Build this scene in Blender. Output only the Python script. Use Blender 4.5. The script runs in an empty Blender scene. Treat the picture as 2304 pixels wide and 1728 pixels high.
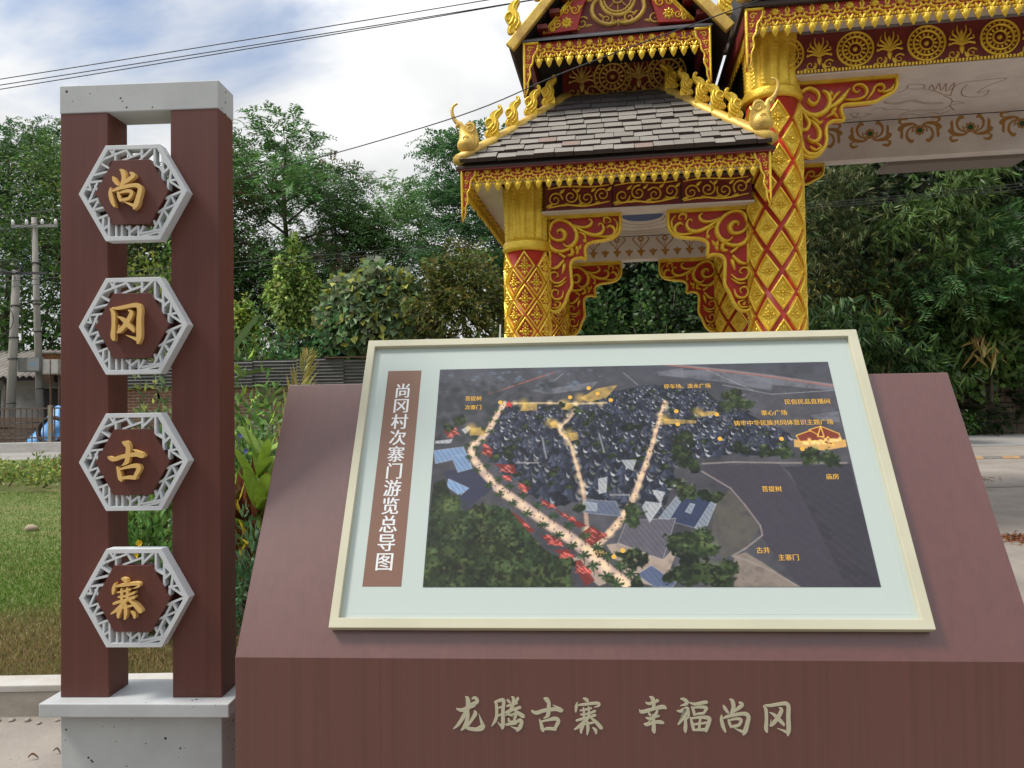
import bpy, bmesh, math, random
import numpy as np
from mathutils import Vector, Matrix, Euler
R = math.radians
S = bpy.context.scene
COL = S.collection
random.seed(7)

# ------------------------------------------------------------------ camera
CAM_F, CAM_PITCH, CAM_ROLL = 1660.0 / 2304 * 36, 0.02776, 0.01694
cam_d = bpy.data.cameras.new('camera')
cam_d.sensor_width = 36.0
cam_d.lens = CAM_F
cam_d.clip_start, cam_d.clip_end = 0.05, 2000
cam = bpy.data.objects.new('camera', cam_d)
COL.objects.link(cam)
cam.matrix_world = (Matrix.Translation((0, 0, 1.6)) @ Matrix.Rotation(math.pi / 2 + CAM_PITCH, 4, 'X')
                    @ Matrix.Rotation(-CAM_ROLL, 4, 'Z'))
S.camera = cam

# ------------------------------------------------------------------ world, sun, exposure
SUN_EL, SUN_AZ = R(55), R(259)          # azimuth clockwise from +Y: light comes from behind, left of the camera
w = bpy.data.worlds.new('World')
S.world = w
w.use_nodes = True
nt = w.node_tree
nt.nodes.clear()
def N(nt, t, **kw):
    n = nt.nodes.new(t)
    for k, v in kw.items():
        if hasattr(n, k):
            setattr(n, k, v)
        else:
            n.inputs[k.replace('_', ' ')].default_value = v
    return n
def L(nt, a, b): nt.links.new(a, b)
out = N(nt, 'ShaderNodeOutputWorld')
sky = N(nt, 'ShaderNodeTexSky', sky_type='NISHITA', sun_disc=False, sun_elevation=SUN_EL, sun_rotation=SUN_AZ,
        air_density=1.0, dust_density=0.6, ozone_density=1.5)
tc = N(nt, 'ShaderNodeTexCoord')
sep = N(nt, 'ShaderNodeSeparateXYZ'); L(nt, tc.outputs['Generated'], sep.inputs[0])
zc = N(nt, 'ShaderNodeMath', operation='MAXIMUM'); L(nt, sep.outputs['Z'], zc.inputs[0]); zc.inputs[1].default_value = 0.0
za = N(nt, 'ShaderNodeMath', operation='ADD'); L(nt, zc.outputs[0], za.inputs[0]); za.inputs[1].default_value = 0.32
dx = N(nt, 'ShaderNodeMath', operation='DIVIDE'); L(nt, sep.outputs['X'], dx.inputs[0]); L(nt, za.outputs[0], dx.inputs[1])
dy = N(nt, 'ShaderNodeMath', operation='DIVIDE'); L(nt, sep.outputs['Y'], dy.inputs[0]); L(nt, za.outputs[0], dy.inputs[1])
cmb = N(nt, 'ShaderNodeCombineXYZ'); L(nt, dx.outputs[0], cmb.inputs[0]); L(nt, dy.outputs[0], cmb.inputs[1])
cmb.inputs[2].default_value = 19.46
n1 = N(nt, 'ShaderNodeTexNoise', Scale=1.15, Detail=7.0, Roughness=0.56, Distortion=0.35); L(nt, cmb.outputs[0], n1.inputs['Vector'])
n2 = N(nt, 'ShaderNodeTexNoise', Scale=2.3, Detail=5.0, Roughness=0.5); L(nt, cmb.outputs[0], n2.inputs['Vector'])
mask = N(nt, 'ShaderNodeMapRange', interpolation_type='SMOOTHSTEP'); L(nt, n1.outputs['Fac'], mask.inputs['Value'])
mask.inputs['From Min'].default_value, mask.inputs['From Max'].default_value = 0.33, 0.50
shade = N(nt, 'ShaderNodeValToRGB'); L(nt, n2.outputs['Fac'], shade.inputs['Fac'])
shade.color_ramp.elements[0].position = 0.30; shade.color_ramp.elements[0].color = (0.66, 0.675, 0.70, 1)
shade.color_ramp.elements[1].position = 0.72; shade.color_ramp.elements[1].color = (1.12, 1.12, 1.11, 1)
skyb = N(nt, 'ShaderNodeVectorMath', operation='SCALE'); L(nt, sky.outputs[0], skyb.inputs[0]); skyb.inputs['Scale'].default_value = 0.15
mx = N(nt, 'ShaderNodeMix', data_type='RGBA'); L(nt, mask.outputs[0], mx.inputs['Factor'])
L(nt, skyb.outputs[0], mx.inputs['A']); L(nt, shade.outputs[0], mx.inputs['B'])
gr = N(nt, 'ShaderNodeMath', operation='MULTIPLY_ADD'); L(nt, zc.outputs[0], gr.inputs[0]); gr.inputs[1].default_value, gr.inputs[2].default_value = 0.82, 0.58
grs = N(nt, 'ShaderNodeVectorMath', operation='SCALE'); L(nt, mx.outputs['Result'], grs.inputs[0]); L(nt, gr.outputs[0], grs.inputs['Scale'])
bg = N(nt, 'ShaderNodeBackground', Strength=1.0); L(nt, grs.outputs[0], bg.inputs['Color'])
L(nt, bg.outputs[0], out.inputs[0])

sun_d = bpy.data.lights.new('sun', 'SUN')
sun_d.energy, sun_d.angle, sun_d.color = 2.9, R(13), (1.0, 0.95, 0.87)
sun = bpy.data.objects.new('sun', sun_d)
COL.objects.link(sun)
sd = Vector((math.sin(SUN_AZ) * math.cos(SUN_EL), math.cos(SUN_AZ) * math.cos(SUN_EL), math.sin(SUN_EL)))
sun.rotation_euler = sd.to_track_quat('Z', 'Y').to_euler()
sun.location = (-6, -6, 9)
S.view_settings.view_transform = 'Standard'
S.view_settings.look = 'None'
S.view_settings.exposure = 0.18
S.view_settings.gamma = 1
S.view_settings.use_curve_mapping = False
S.render.engine = 'CYCLES'
S.cycles.max_bounces = 5
S.cycles.diffuse_bounces = 3
S.cycles.glossy_bounces = 2
S.cycles.transmission_bounces = 3
S.cycles.transparent_max_bounces = 4
S.cycles.use_denoising = True

# ------------------------------------------------------------------ materials
MATS = {}
def mat(name, col, rough=0.6, metal=0.0, var=0.0, vscale=(8, 8, 8), bump=0.0, bscale=40.0, col2=None, spec=0.5,
        attr=None, trans=0.0, coords='Object', detail=4.0, speck=None, lo=0.35, hi=0.65):
    """Principled material; var mixes towards col2 by noise; attr multiplies by a per-leaf colour attribute."""
    if name in MATS:
        return MATS[name]
    m = bpy.data.materials.new(name); m.use_nodes = True
    t = m.node_tree; p = t.nodes['Principled BSDF']
    p.inputs['Roughness'].default_value = rough; p.inputs['Metallic'].default_value = metal
    p.inputs['Specular IOR Level'].default_value = spec
    c = (*col, 1)
    p.inputs['Base Color'].default_value = c
    csock = None
    tcn = N(t, 'ShaderNodeTexCoord'); mp = N(t, 'ShaderNodeMapping'); L(t, tcn.outputs[coords], mp.inputs['Vector'])
    mp.inputs['Scale'].default_value = vscale
    if attr:
        a = N(t, 'ShaderNodeAttribute', attribute_name=attr); csock = a.outputs['Color']
    elif col2 is not None:
        nz = N(t, 'ShaderNodeTexNoise', Scale=1.0, Detail=detail, Roughness=0.6); L(t, mp.outputs[0], nz.inputs['Vector'])
        mr = N(t, 'ShaderNodeMapRange'); L(t, nz.outputs['Fac'], mr.inputs['Value'])
        mr.inputs['From Min'].default_value, mr.inputs['From Max'].default_value = lo, hi
        mix = N(t, 'ShaderNodeMix', data_type='RGBA'); L(t, mr.outputs[0], mix.inputs['Factor'])
        mix.inputs['A'].default_value = c; mix.inputs['B'].default_value = (*col2, 1)
        csock = mix.outputs['Result']
    if speck:
        sc, th, scol = speck
        vo = N(t, 'ShaderNodeTexVoronoi', Scale=sc, Randomness=1.0); L(t, tcn.outputs[coords], vo.inputs['Vector'])
        n3 = N(t, 'ShaderNodeTexNoise', Scale=sc * 0.35, Detail=2.0); L(t, tcn.outputs[coords], n3.inputs['Vector'])
        sb = N(t, 'ShaderNodeMath', operation='MULTIPLY'); L(t, n3.outputs['Fac'], sb.inputs[0]); sb.inputs[1].default_value = th * 2
        sq = N(t, 'ShaderNodeMath', operation='POWER'); L(t, sb.outputs[0], sq.inputs[0]); sq.inputs[1].default_value = 4.0
        lt = N(t, 'ShaderNodeMath', operation='LESS_THAN'); L(t, vo.outputs['Distance'], lt.inputs[0]); L(t, sq.outputs[0], lt.inputs[1])
        mix = N(t, 'ShaderNodeMix', data_type='RGBA'); L(t, lt.outputs[0], mix.inputs['Factor'])
        if csock: L(t, csock, mix.inputs['A'])
        else: mix.inputs['A'].default_value = c
        mix.inputs['B'].default_value = (*scol, 1); csock = mix.outputs['Result']
    if csock: L(t, csock, p.inputs['Base Color'])
    if bump:
        nb = N(t, 'ShaderNodeTexNoise', Scale=bscale, Detail=5.0, Roughness=0.6); L(t, tcn.outputs[coords], nb.inputs['Vector'])
        bp = N(t, 'ShaderNodeBump', Strength=bump, Distance=0.02); L(t, nb.outputs['Fac'], bp.inputs['Height'])
        L(t, bp.outputs[0], p.inputs['Normal'])
    if trans:
        tr = N(t, 'ShaderNodeBsdfTranslucent'); ms = N(t, 'ShaderNodeMixShader', Fac=trans)
        if csock: L(t, csock, tr.inputs['Color'])
        else: tr.inputs['Color'].default_value = c
        L(t, p.outputs[0], ms.inputs[1]); L(t, tr.outputs[0], ms.inputs[2])
        L(t, ms.outputs[0], t.nodes['Material Output'].inputs['Surface'])
    MATS[name] = m
    return m

BROWN = mat('brown_paint', (0.126, 0.032, 0.024), 0.42, spec=0.5, col2=(0.098, 0.023, 0.016), vscale=(42, 42, 0.4), bump=0.015, bscale=300, lo=0.3, hi=0.7)
BROWN.node_tree.nodes['Principled BSDF'].inputs['Coat Weight'].default_value = 0.8
BROWN.node_tree.nodes['Principled BSDF'].inputs['Coat Roughness'].default_value = 0.34
BROWN.node_tree.nodes['Principled BSDF'].inputs['Coat IOR'].default_value = 1.7
BROWN_POST = mat('brown_post_paint', (0.122, 0.036, 0.027), 0.5, col2=(0.103, 0.029, 0.021), vscale=(40, 40, 0.6), bump=0.02, bscale=350)
TERRAZZO = mat('pale_terrazzo', (0.50, 0.52, 0.53), 0.55, col2=(0.43, 0.45, 0.46), vscale=(5, 5, 5), speck=(34, 0.495, (0.03, 0.03, 0.035)), bump=0.02, bscale=200)
SILVER = mat('pale_blue_grey_paint', (0.68, 0.71, 0.74), 0.42, col2=(0.60, 0.63, 0.66), vscale=(6, 6, 6))
CHARGOLD = mat('gold_letter_face', (0.80, 0.52, 0.18), 0.42, metal=0.15)
CREAM = mat('cream_frame_paint', (0.58, 0.56, 0.42), 0.45, col2=(0.52, 0.50, 0.37), vscale=(3, 3, 3))
SHEET = mat('white_print_sheet', (0.49, 0.56, 0.535), 0.35, spec=0.4)
PALELETTER = mat('pale_letter_paint', (0.53, 0.50, 0.36), 0.5)
GOLD = mat('gold_paint', (1.0, 0.72, 0.09), 0.31, metal=0.45, col2=(0.82, 0.52, 0.045), vscale=(7, 7, 7), bump=0.35, bscale=50)
GOLD_OLD = mat('weathered_gold_paint', (0.80, 0.55, 0.12), 0.45, metal=0.3, col2=(0.46, 0.27, 0.08), vscale=(5, 5, 5), bump=0.2, bscale=35, lo=0.42, hi=0.7)
RED = mat('red_lacquer', (0.52, 0.034, 0.022), 0.42, col2=(0.38, 0.022, 0.016), vscale=(6, 6, 6))
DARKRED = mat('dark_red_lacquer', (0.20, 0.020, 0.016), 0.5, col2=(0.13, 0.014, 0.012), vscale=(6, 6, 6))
PLASTER = mat('white_plaster', (0.74, 0.68, 0.64), 0.85, col2=(0.65, 0.58, 0.55), vscale=(3, 3, 3))
PAINTORANGE = mat('orange_mural_paint', (0.40, 0.20, 0.045), 0.7)
PAINTGREEN = mat('green_mural_paint', (0.02, 0.09, 0.04), 0.7)
PAINTLINE = mat('brown_mural_line', (0.30, 0.17, 0.09), 0.8)
PAINTBLUE = mat('blue_mural_paint', (0.06, 0.10, 0.26), 0.7)
SLATE = mat('slate_new', (0.115, 0.112, 0.122), 0.6, col2=(0.085, 0.083, 0.09), vscale=(9, 9, 9), bump=0.05, bscale=50)
SLATE_OLD = mat('slate_weathered', (0.34, 0.315, 0.28), 0.75, col2=(0.13, 0.12, 0.11), vscale=(16, 16, 16), bump=0.15, bscale=40, lo=0.40, hi=0.75)
SLATE_PINK = mat('slate_pinkish', (0.33, 0.22, 0.18), 0.75, col2=(0.20, 0.17, 0.155), vscale=(8, 8, 8))
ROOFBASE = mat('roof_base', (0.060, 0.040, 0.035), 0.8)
DARKWOOD_SHADE = mat('dark_interior_shade', (0.018, 0.015, 0.014), 0.9)  # near-black: interior shadow put into the colour of attic and upper walls

# ------------------------------------------------------------------ mesh helpers
class MB:
    def __init__(self): self.v = []; self.f = []; self.sm = []
    def add(self, vs, fs, smooth=False):
        o = len(self.v); self.v += [tuple(x) for x in vs]
        for f in fs: self.f.append(tuple(i + o for i in f)); self.sm.append(smooth)
        return self
    def box(self, x0, x1, y0, y1, z0, z1):
        vs = [(x, y, z) for z in (z0, z1) for y in (y0, y1) for x in (x0, x1)]
        return self.add(vs, [(0, 2, 3, 1), (4, 5, 7, 6), (0, 1, 5, 4), (2, 6, 7, 3), (0, 4, 6, 2), (1, 3, 7, 5)])
    def prism(self, pts, h0, h1, fn=None, smooth=False):
        """closed 2D outline extruded; fn(x, y, h) -> 3D point"""
        fn = fn or (lambda x, y, h: (x, y, h)); n = len(pts)
        a = sum(pts[i][0] * pts[(i + 1) % n][1] - pts[(i + 1) % n][0] * pts[i][1] for i in range(n))
        if a < 0: pts = pts[::-1]
        vs = [fn(x, y, h0) for x, y in pts] + [fn(x, y, h1) for x, y in pts]
        fs = [tuple(range(n - 1, -1, -1)), tuple(range(n, 2 * n))] + [(i, (i + 1) % n, n + (i + 1) % n, n + i) for i in range(n)]
        return self.add(vs, fs, smooth)
    def tube(self, path, rad, ns=6, sx=1.0, up=None, cap=True, smooth=True):
        """tube along path with radii; sx flattens along the frame's second axis"""
        P = [Vector(p) for p in path]; n = len(P)
        if not hasattr(rad, '__len__'): rad = [rad] * n
        rings = []; prev = None
        for i in range(n):
            d = (P[min(i + 1, n - 1)] - P[max(i - 1, 0)])
            if d.length < 1e-9: d = Vector((0, 0, 1))
            d.normalize()
            if up is not None: b = Vector(up) - d * d.dot(Vector(up))
            else:
                b = (prev if prev is not None else Vector((0, 0, 1) if abs(d.z) < 0.9 else (1, 0, 0)))
                b = b - d * d.dot(b)
            if b.length < 1e-6: b = d.orthogonal()
            b.normalize(); prev = b; c = d.cross(b)
            rings.append([P[i] + (c * math.cos(2 * math.pi * k / ns) + b * (math.sin(2 * math.pi * k / ns) * sx)) * rad[i] for k in range(ns)])
        vs = [p for r in rings for p in r]
        fs = [(i * ns + k, i * ns + (k + 1) % ns, (i + 1) * ns + (k + 1) % ns, (i + 1) * ns + k) for i in range(n - 1) for k in range(ns)]
        if cap: fs += [tuple(range(ns - 1, -1, -1)), tuple(range((n - 1) * ns, n * ns))]
        return self.add(vs, fs, smooth)
    def lathe(self, prof, ns=24, c=(0, 0), fl=None, smooth=True):
        """prof: (r, z) list about a vertical axis; fl(k) scales the radius per side (fluting)"""
        vs = []
        for r, z in prof:
            for k in range(ns):
                a = 2 * math.pi * k / ns; q = r * (fl(k) if fl else 1)
                vs.append((c[0] + q * math.cos(a), c[1] + q * math.sin(a), z))
        n = len(prof)
        fs = [(i * ns + k, i * ns + (k + 1) % ns, (i + 1) * ns + (k + 1) % ns, (i + 1) * ns + k) for i in range(n - 1) for k in range(ns)]
        fs += [tuple(range(ns - 1, -1, -1)), tuple(range((n - 1) * ns, n * ns))]
        return self.add(vs, fs, smooth)
    def sheet(self, fn, nu, nv, smooth=True):
        vs = [fn(i / nu, j / nv) for j in range(nv + 1) for i in range(nu + 1)]
        fs = [(j * (nu + 1) + i, j * (nu + 1) + i + 1, (j + 1) * (nu + 1) + i + 1, (j + 1) * (nu + 1) + i) for j in range(nv) for i in range(nu)]
        return self.add(vs, fs, smooth)
    def xf(self, M, start=0):
        for i in range(start, len(self.v)): self.v[i] = tuple(M @ Vector(self.v[i]))
        return self
    def mesh(self, name):
        me = bpy.data.meshes.new(name); me.from_pydata(self.v, [], self.f)
        me.polygons.foreach_set('use_smooth', self.sm); me.update()
        return me
    def build(self, name, m, parent=None, bevel=0.0, loc=None):
        return link(name, self.mesh(name), m, parent, bevel, loc)

def link(name, me, m, parent=None, bevel=0.0, loc=None, rot=None):
    if m is not None and not me.materials: me.materials.append(m)
    o = bpy.data.objects.new(name, me); COL.objects.link(o)
    if parent is not None: o.parent = parent
    if loc is not None: o.location = loc
    if rot is not None: o.rotation_euler = rot
    if bevel:
        b = o.modifiers.new('bevel', 'BEVEL'); b.width = bevel; b.segments = 2; b.limit_method = 'ANGLE'; b.angle_limit = R(40)
    return o
def tag(o, label=None, cat=None, group=None, kind=None):
    if label: o['label'] = label
    if cat: o['category'] = cat
    if group: o['group'] = group
    if kind: o['kind'] = kind
    return o
def thing(name, label, cat, loc=(0, 0, 0), rz=0.0, group=None):
    o = bpy.data.objects.new(name, None); COL.objects.link(o); o.location = loc; o.rotation_euler = (0, 0, rz)
    o.empty_display_size = 0.1
    return tag(o, label, cat, group)
def dup(o, parent, loc=None, rot=None, scale=None):
    c = o.copy(); COL.objects.link(c); c.parent = parent
    if loc is not None: c.location = loc
    if rot is not None: c.rotation_euler = rot
    if scale is not None: c.scale = scale
    return c

def smooth_path(pts, k=5):
    """Catmull-Rom through points of any dimension"""
    P = [np.array(p, float) for p in pts]
    if len(P) < 3: return [tuple(P[0] + (P[-1] - P[0]) * i / k) for i in range(k + 1)]
    o = []
    for i in range(len(P) - 1):
        a, b, c, d = P[max(i - 1, 0)], P[i], P[i + 1], P[min(i + 2, len(P) - 1)]
        for j in range(k):
            t = j / k
            o.append(tuple(0.5 * ((2 * b) + (c - a) * t + (2 * a - 5 * b + 4 * c - d) * t * t + (3 * b - a - 3 * c + d) * t ** 3)))
    o.append(tuple(P[-1])); return o
def stroke_outline(pts, k=4, wmin=1e-4):
    """brush stroke: (x, y, width) list -> closed outline with rounded ends"""
    s = smooth_path(pts, k); n = len(s); lft, rgt = [], []
    for i in range(n):
        ax, ay, _ = s[max(i - 1, 0)]; bx, by, _ = s[min(i + 1, n - 1)]
        dx_, dy_ = bx - ax, by - ay; l = math.hypot(dx_, dy_) or 1e-6
        h = max(s[i][2], wmin) / 2; nx, ny = -dy_ / l * h, dx_ / l * h
        lft.append((s[i][0] + nx, s[i][1] + ny)); rgt.append((s[i][0] - nx, s[i][1] - ny))
    def capp(p0, p1, w_):
        d = math.hypot(p1[0] - p0[0], p1[1] - p0[1]) or 1e-6
        return (p1[0] + (p1[0] - p0[0]) / d * w_ * 0.35, p1[1] + (p1[1] - p0[1]) / d * w_ * 0.35)
    return lft + [capp(s[-2], s[-1], s[-1][2])] + rgt[::-1] + [capp(s[1], s[0], s[0][2])]
def strokes_mesh(mb, strokes, scale, ox, oy, depth, fn, step=0.00012, base=0.0):
    for i, st in enumerate(strokes):
        pts = [((x - ox) * scale, -(y - oy) * scale) for x, y in stroke_outline(st)]
        mb.prism(pts, base, depth + i * step, fn)
    return mb

def per_piece(m, lo, hi):
    """each piece of the material a little lighter or darker than its neighbours"""
    t = m.node_tree; p = t.nodes['Principled BSDF']; src = p.inputs['Base Color'].links[0].from_socket
    oi = N(t, 'ShaderNodeObjectInfo'); mr = N(t, 'ShaderNodeMapRange'); L(t, oi.outputs['Random'], mr.inputs['Value']); mr.inputs['To Min'].default_value, mr.inputs['To Max'].default_value = lo, hi
    vm = N(t, 'ShaderNodeVectorMath', operation='SCALE'); L(t, src, vm.inputs[0]); L(t, mr.outputs[0], vm.inputs['Scale']); L(t, vm.outputs[0], p.inputs['Base Color'])
per_piece(SLATE_OLD, 0.80, 1.10); per_piece(SLATE, 0.85, 1.15)
# ------------------------------------------------------------------ brush written characters, strokes as (x, y, width)
GLYPH = {
 '龙': [[(155,305,18),(220,322,44),(300,290,42),(370,262,42),(398,244,20)],
       [(268,152,12),(296,180,52),(302,250,58),(285,320,58),(232,415,50),(165,508,36),(108,556,8)],
       [(300,310,20),(296,380,46),(278,465,48),(244,535,42),(207,572,16)],
       [(258,522,36),(310,548,44),(395,560,44),(465,540,66),(502,514,36)],[(490,525,50),(466,458,34),(437,368,5)],
       [(380,335,28),(392,362,50),(352,428,40),(292,512,32),(268,545,20)],[(350,180,14),(382,165,32),(414,188,48),(404,224,48),(330,242,16)]],
 '腾': [[(630,215,14),(655,245,38),(657,370,38),(638,445,38),(590,516,10)],
       [(632,216,18),(680,202,34),(738,190,44),(748,225,44),(736,330,44),(735,470,50),(726,535,40),(722,553,10)],[(730,525,40),(700,500,24),(664,462,4)],
       [(668,292,18),(725,276,22)],[(668,388,20),(725,366,24)],[(792,188,20),(812,205,36),(832,228,18)],
       [(848,150,14),(872,172,42),(862,250,44),(826,325,40),(766,384,10)],[(932,162,32),(912,192,36),(886,222,14)],
       [(782,266,18),(840,250,30),(918,224,28)],[(764,346,20),(850,312,34),(958,278,34)],[(872,300,18),(925,345,40),(985,385,50),(1006,398,20)],
       [(800,372,14),(850,374,32),(900,360,34),(882,420,34),(868,440,18)],[(806,420,26),(822,462,30),(900,452,32),(958,440,42),(970,468,44),(944,530,50),(906,574,22)],
       [(925,552,40),(880,535,22),(830,515,5)],[(770,496,24),(840,486,26),(906,478,22)]],
 '古': [[(1095,320,24),(1150,346,44),(1250,316,42),(1390,296,46),(1462,314,44),(1486,300,14)],[(1360,245,4),(1410,272,24),(1460,300,40)],
       [(1250,165,18),(1284,180,58),(1310,218,46),(1306,300,50),(1298,368,48),(1262,402,20),(1238,412,4)],
       [(1190,425,14),(1208,470,38),(1224,545,44),(1240,575,20)],[(1204,456,14),(1300,430,32),(1385,415,46),(1428,440,46),(1396,508,40),(1376,550,28)],
       [(1225,552,20),(1300,538,36),(1392,544,38)]],
 '寨': [[(1738,158,16),(1780,180,44),(1800,206,18)],[(1664,208,8),(1648,265,38),(1640,330,18)],
       [(1668,246,14),(1750,234,32),(1890,218,34),(1932,228,38),(1920,252,24),(1868,268,5)],
       [(1692,312,14),(1760,300,24),(1838,278,22)],[(1700,362,18),(1780,352,26),(1884,314,28)],[(1645,436,24),(1740,408,30),(1884,364,34)],
       [(1738,272,20),(1742,340,30),(1738,410,26)],[(1800,262,20),(1806,340,32),(1796,405,28)],
       [(1792,400,32),(1748,440,38),(1690,500,40),(1620,546,14)],[(1826,398,20),(1890,450,42),(1950,518,46),(1960,535,18)],
       [(1690,494,18),(1770,474,24),(1862,456,22)],[(1782,440,30),(1788,530,40),(1776,606,18)],[(1738,498,16),(1704,545,40),(1704,590,18)],[(1846,518,12),(1882,550,40),(1888,594,18)]],
 '幸': [[(352,170,16),(388,190,52),(402,255,46),(394,322,44)],[(300,240,16),(340,256,34),(400,238,36),(458,212,36)],
       [(220,336,18),(255,360,44),(400,318,40),(515,294,50),(554,312,28)],[(328,358,14),(346,388,34),(362,412,16)],[(446,340,28),(420,392,34),(376,440,28),(326,482,6)],
       [(300,432,18),(340,442,30),(400,424,26),(466,406,24)],[(274,512,18),(315,516,44),(400,486,36),(480,486,44),(520,494,28)],
       [(392,396,32),(396,490,44),(394,585,52),(402,622,22)]],
 '福': [[(742,190,16),(788,200,42),(820,232,46),(800,258,34),(734,278,4)],[(690,340,12),(740,346,36),(806,310,42),(828,322,38),(778,415,42),(702,512,22)],
       [(788,402,32),(796,495,40),(790,575,46),(794,616,10)],[(850,340,6),(838,380,26),(826,420,30),(800,452,10)],[(850,236,14),(920,256,34),(1030,234,40),(1074,228,30)],
       [(878,288,22),(900,345,38),(908,396,26)],[(888,302,16),(980,290,34),(1056,298,42),(1048,330,36),(1022,374,26)],[(906,386,18),(970,374,26),(1032,368,26)],
       [(858,420,18),(878,500,42),(896,582,38)],[(868,436,18),(980,418,34),(1086,428,48),(1090,470,46),(1064,540,46),(1046,596,30)],
       [(890,582,18),(970,574,34),(1050,572,36)],[(890,512,22),(975,498,26),(1070,484,24)],[(978,430,28),(972,500,32),(958,580,28)]],
 '尚': [[(1352,190,12),(1386,214,50),(1398,288,48),(1376,372,46)],[(1274,265,14),(1288,298,42),(1322,348,34),(1342,366,8)],
       [(1472,230,28),(1508,258,44),(1432,320,36),(1368,362,16)],[(1250,390,14),(1244,445,40),(1264,535,46),(1292,600,22)],
       [(1268,428,18),(1350,396,40),(1490,370,40),(1556,376,50),(1582,412,48),(1562,500,50),(1534,588,54),(1508,632,20)],
       [(1530,604,44),(1450,572,22),(1394,545,4)],[(1328,438,18),(1344,490,38),(1362,544,22)],[(1342,452,16),(1430,432,34),(1490,446,36),(1462,512,32)],[(1360,532,22),(1420,524,34),(1466,510,26)]],
 '冈': [[(1768,270,16),(1798,312,42),(1802,440,40),(1794,550,48),(1806,596,24)],[(1786,260,14),(1850,264,34),(1990,240,40),(2056,240,50),(2078,284,50),(2072,400,50),(2072,560,54),(2058,636,20)],
       [(2068,600,44),(2010,576,26),(1932,545,4)],[(1962,288,16),(1992,318,42),(1942,418,46),(1872,498,40),(1842,516,18)],[(1860,438,4),(1856,480,14),(1860,512,24)],
       [(1844,350,8),(1900,380,38),(1962,442,50),(2008,492,38),(2012,516,14)]],
}
GBOX = {}
for k_, st_ in GLYPH.items():
    xs = [p[0] + sgn * p[2] / 2 for s_ in st_ for p in s_ for sgn in (-1, 1)]; ys = [p[1] + sgn * p[2] / 2 for s_ in st_ for p in s_ for sgn in (-1, 1)]
    GBOX[k_] = (min(xs), max(xs), min(ys), max(ys))

# ------------------------------------------------------------------ sign pillar
PIL_YAW = -0.0449
SLAB_Z = 0.5537
pil = thing('sign_pillar', 'tall brown twin-post sign pillar with four hexagonal character plaques and pale stone base', 'sign', (-1.0249, 2.65, 0), PIL_YAW)
pil['kind'] = 'thing'
MB().box(-0.654, -0.051, 0.057, 0.186, 0, SLAB_Z - 0.049).build('base_block', TERRAZZO, pil, 0.004)
MB().box(-0.697, 0, 0, 0.243, SLAB_Z - 0.049, SLAB_Z).build('base_slab', TERRAZZO, pil, 0.004)
H_P = 2.1637
post = MB().box(-0.654, -0.4715, 0.057, 0.186, SLAB_Z, SLAB_Z + H_P).build('post', BROWN_POST, pil, 0.003)
MB().box(-0.2332, -0.0507, 0.057, 0.186, SLAB_Z, SLAB_Z + H_P).build('post', BROWN_POST, pil, 0.003)
MB().box(-0.656, -0.0487, 0.055, 0.188, SLAB_Z + H_P, SLAB_Z + H_P + 0.1057).build('cap', TERRAZZO, pil, 0.003)

HEX_R = 0.2035
def hexpts(r): return [(r * math.cos(R(60 * i)), r * math.sin(R(60 * i))) for i in range(6)]
def fz(x, y, h): return (x, -h, y)          # plane of the front face: x right, y up, h towards the viewer
# lattice bars traced inside the ring, in units of the ring's radius; x right, y up
def hb(*p): return [((x - 865) / 850, -(y - 818) / 850) for x, y in p]
BARS = [hb((400,290),(760,160)), hb((495,130),(560,220)), hb((580,130),(545,215)), hb((590,200),(590,320)), hb((760,150),(840,280)), hb((700,320),(1000,215)),
        hb((1003,120),(1003,310)), hb((1180,130),(1010,290)), hb((1205,120),(1205,390)), hb((1240,120),(1330,260)), hb((1330,250),(1330,640)), hb((1205,400),(1350,480)),
        hb((1340,530),(1440,440)), hb((1345,340),(1440,440)), hb((1465,470),(1440,660)), hb((1410,660),(1540,635)), hb((1440,660),(1630,790)), hb((1420,650),(1410,780)),
        hb((1370,920),(1640,815)), hb((1460,880),(1520,1010)), hb((1390,920),(1440,930)), hb((1440,910),(1350,1080)), hb((1260,1130),(1500,1030)), hb((1330,1080),(1420,1210)), hb((1330,1130),(1180,1420)),
        hb((1270,1270),(1310,1410)), hb((1190,1260),(1220,1330)), hb((1000,1450),(1300,1395)), hb((960,1500),(1280,1430)), hb((950,1340),(950,1500)), hb((1030,1340),(970,1460)),
        hb((810,1330),(810,1510)), hb((830,1420),(940,1340)), hb((760,1340),(810,1390)), hb((600,1320),(600,1520)), hb((690,1320),(690,1510)), hb((490,1190),(490,1500)), hb((400,1370),(490,1310)),
        hb((400,1190),(390,1350)), hb((300,1210),(470,1150)), hb((250,1070),(300,1200)), hb((250,1070),(400,1030)), hb((240,1070),(320,930)), hb((160,950),(320,895)), hb((310,900),(330,960)),
        hb((180,930),(310,650)), hb((110,740),(190,750)), hb((180,660),(200,760)), hb((200,640),(390,625)), hb((270,690),(310,770)), hb((240,535),(470,485)), hb((350,340),(500,440)), hb((420,275),(370,330))]
bar_me = MB().box(-0.5, 0.5, -0.5, 0.5, -0.5, 0.5).mesh('lattice_bar'); bar_me.materials.append(SILVER)
CH4 = ['尚', '冈', '古', '寨']
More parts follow.
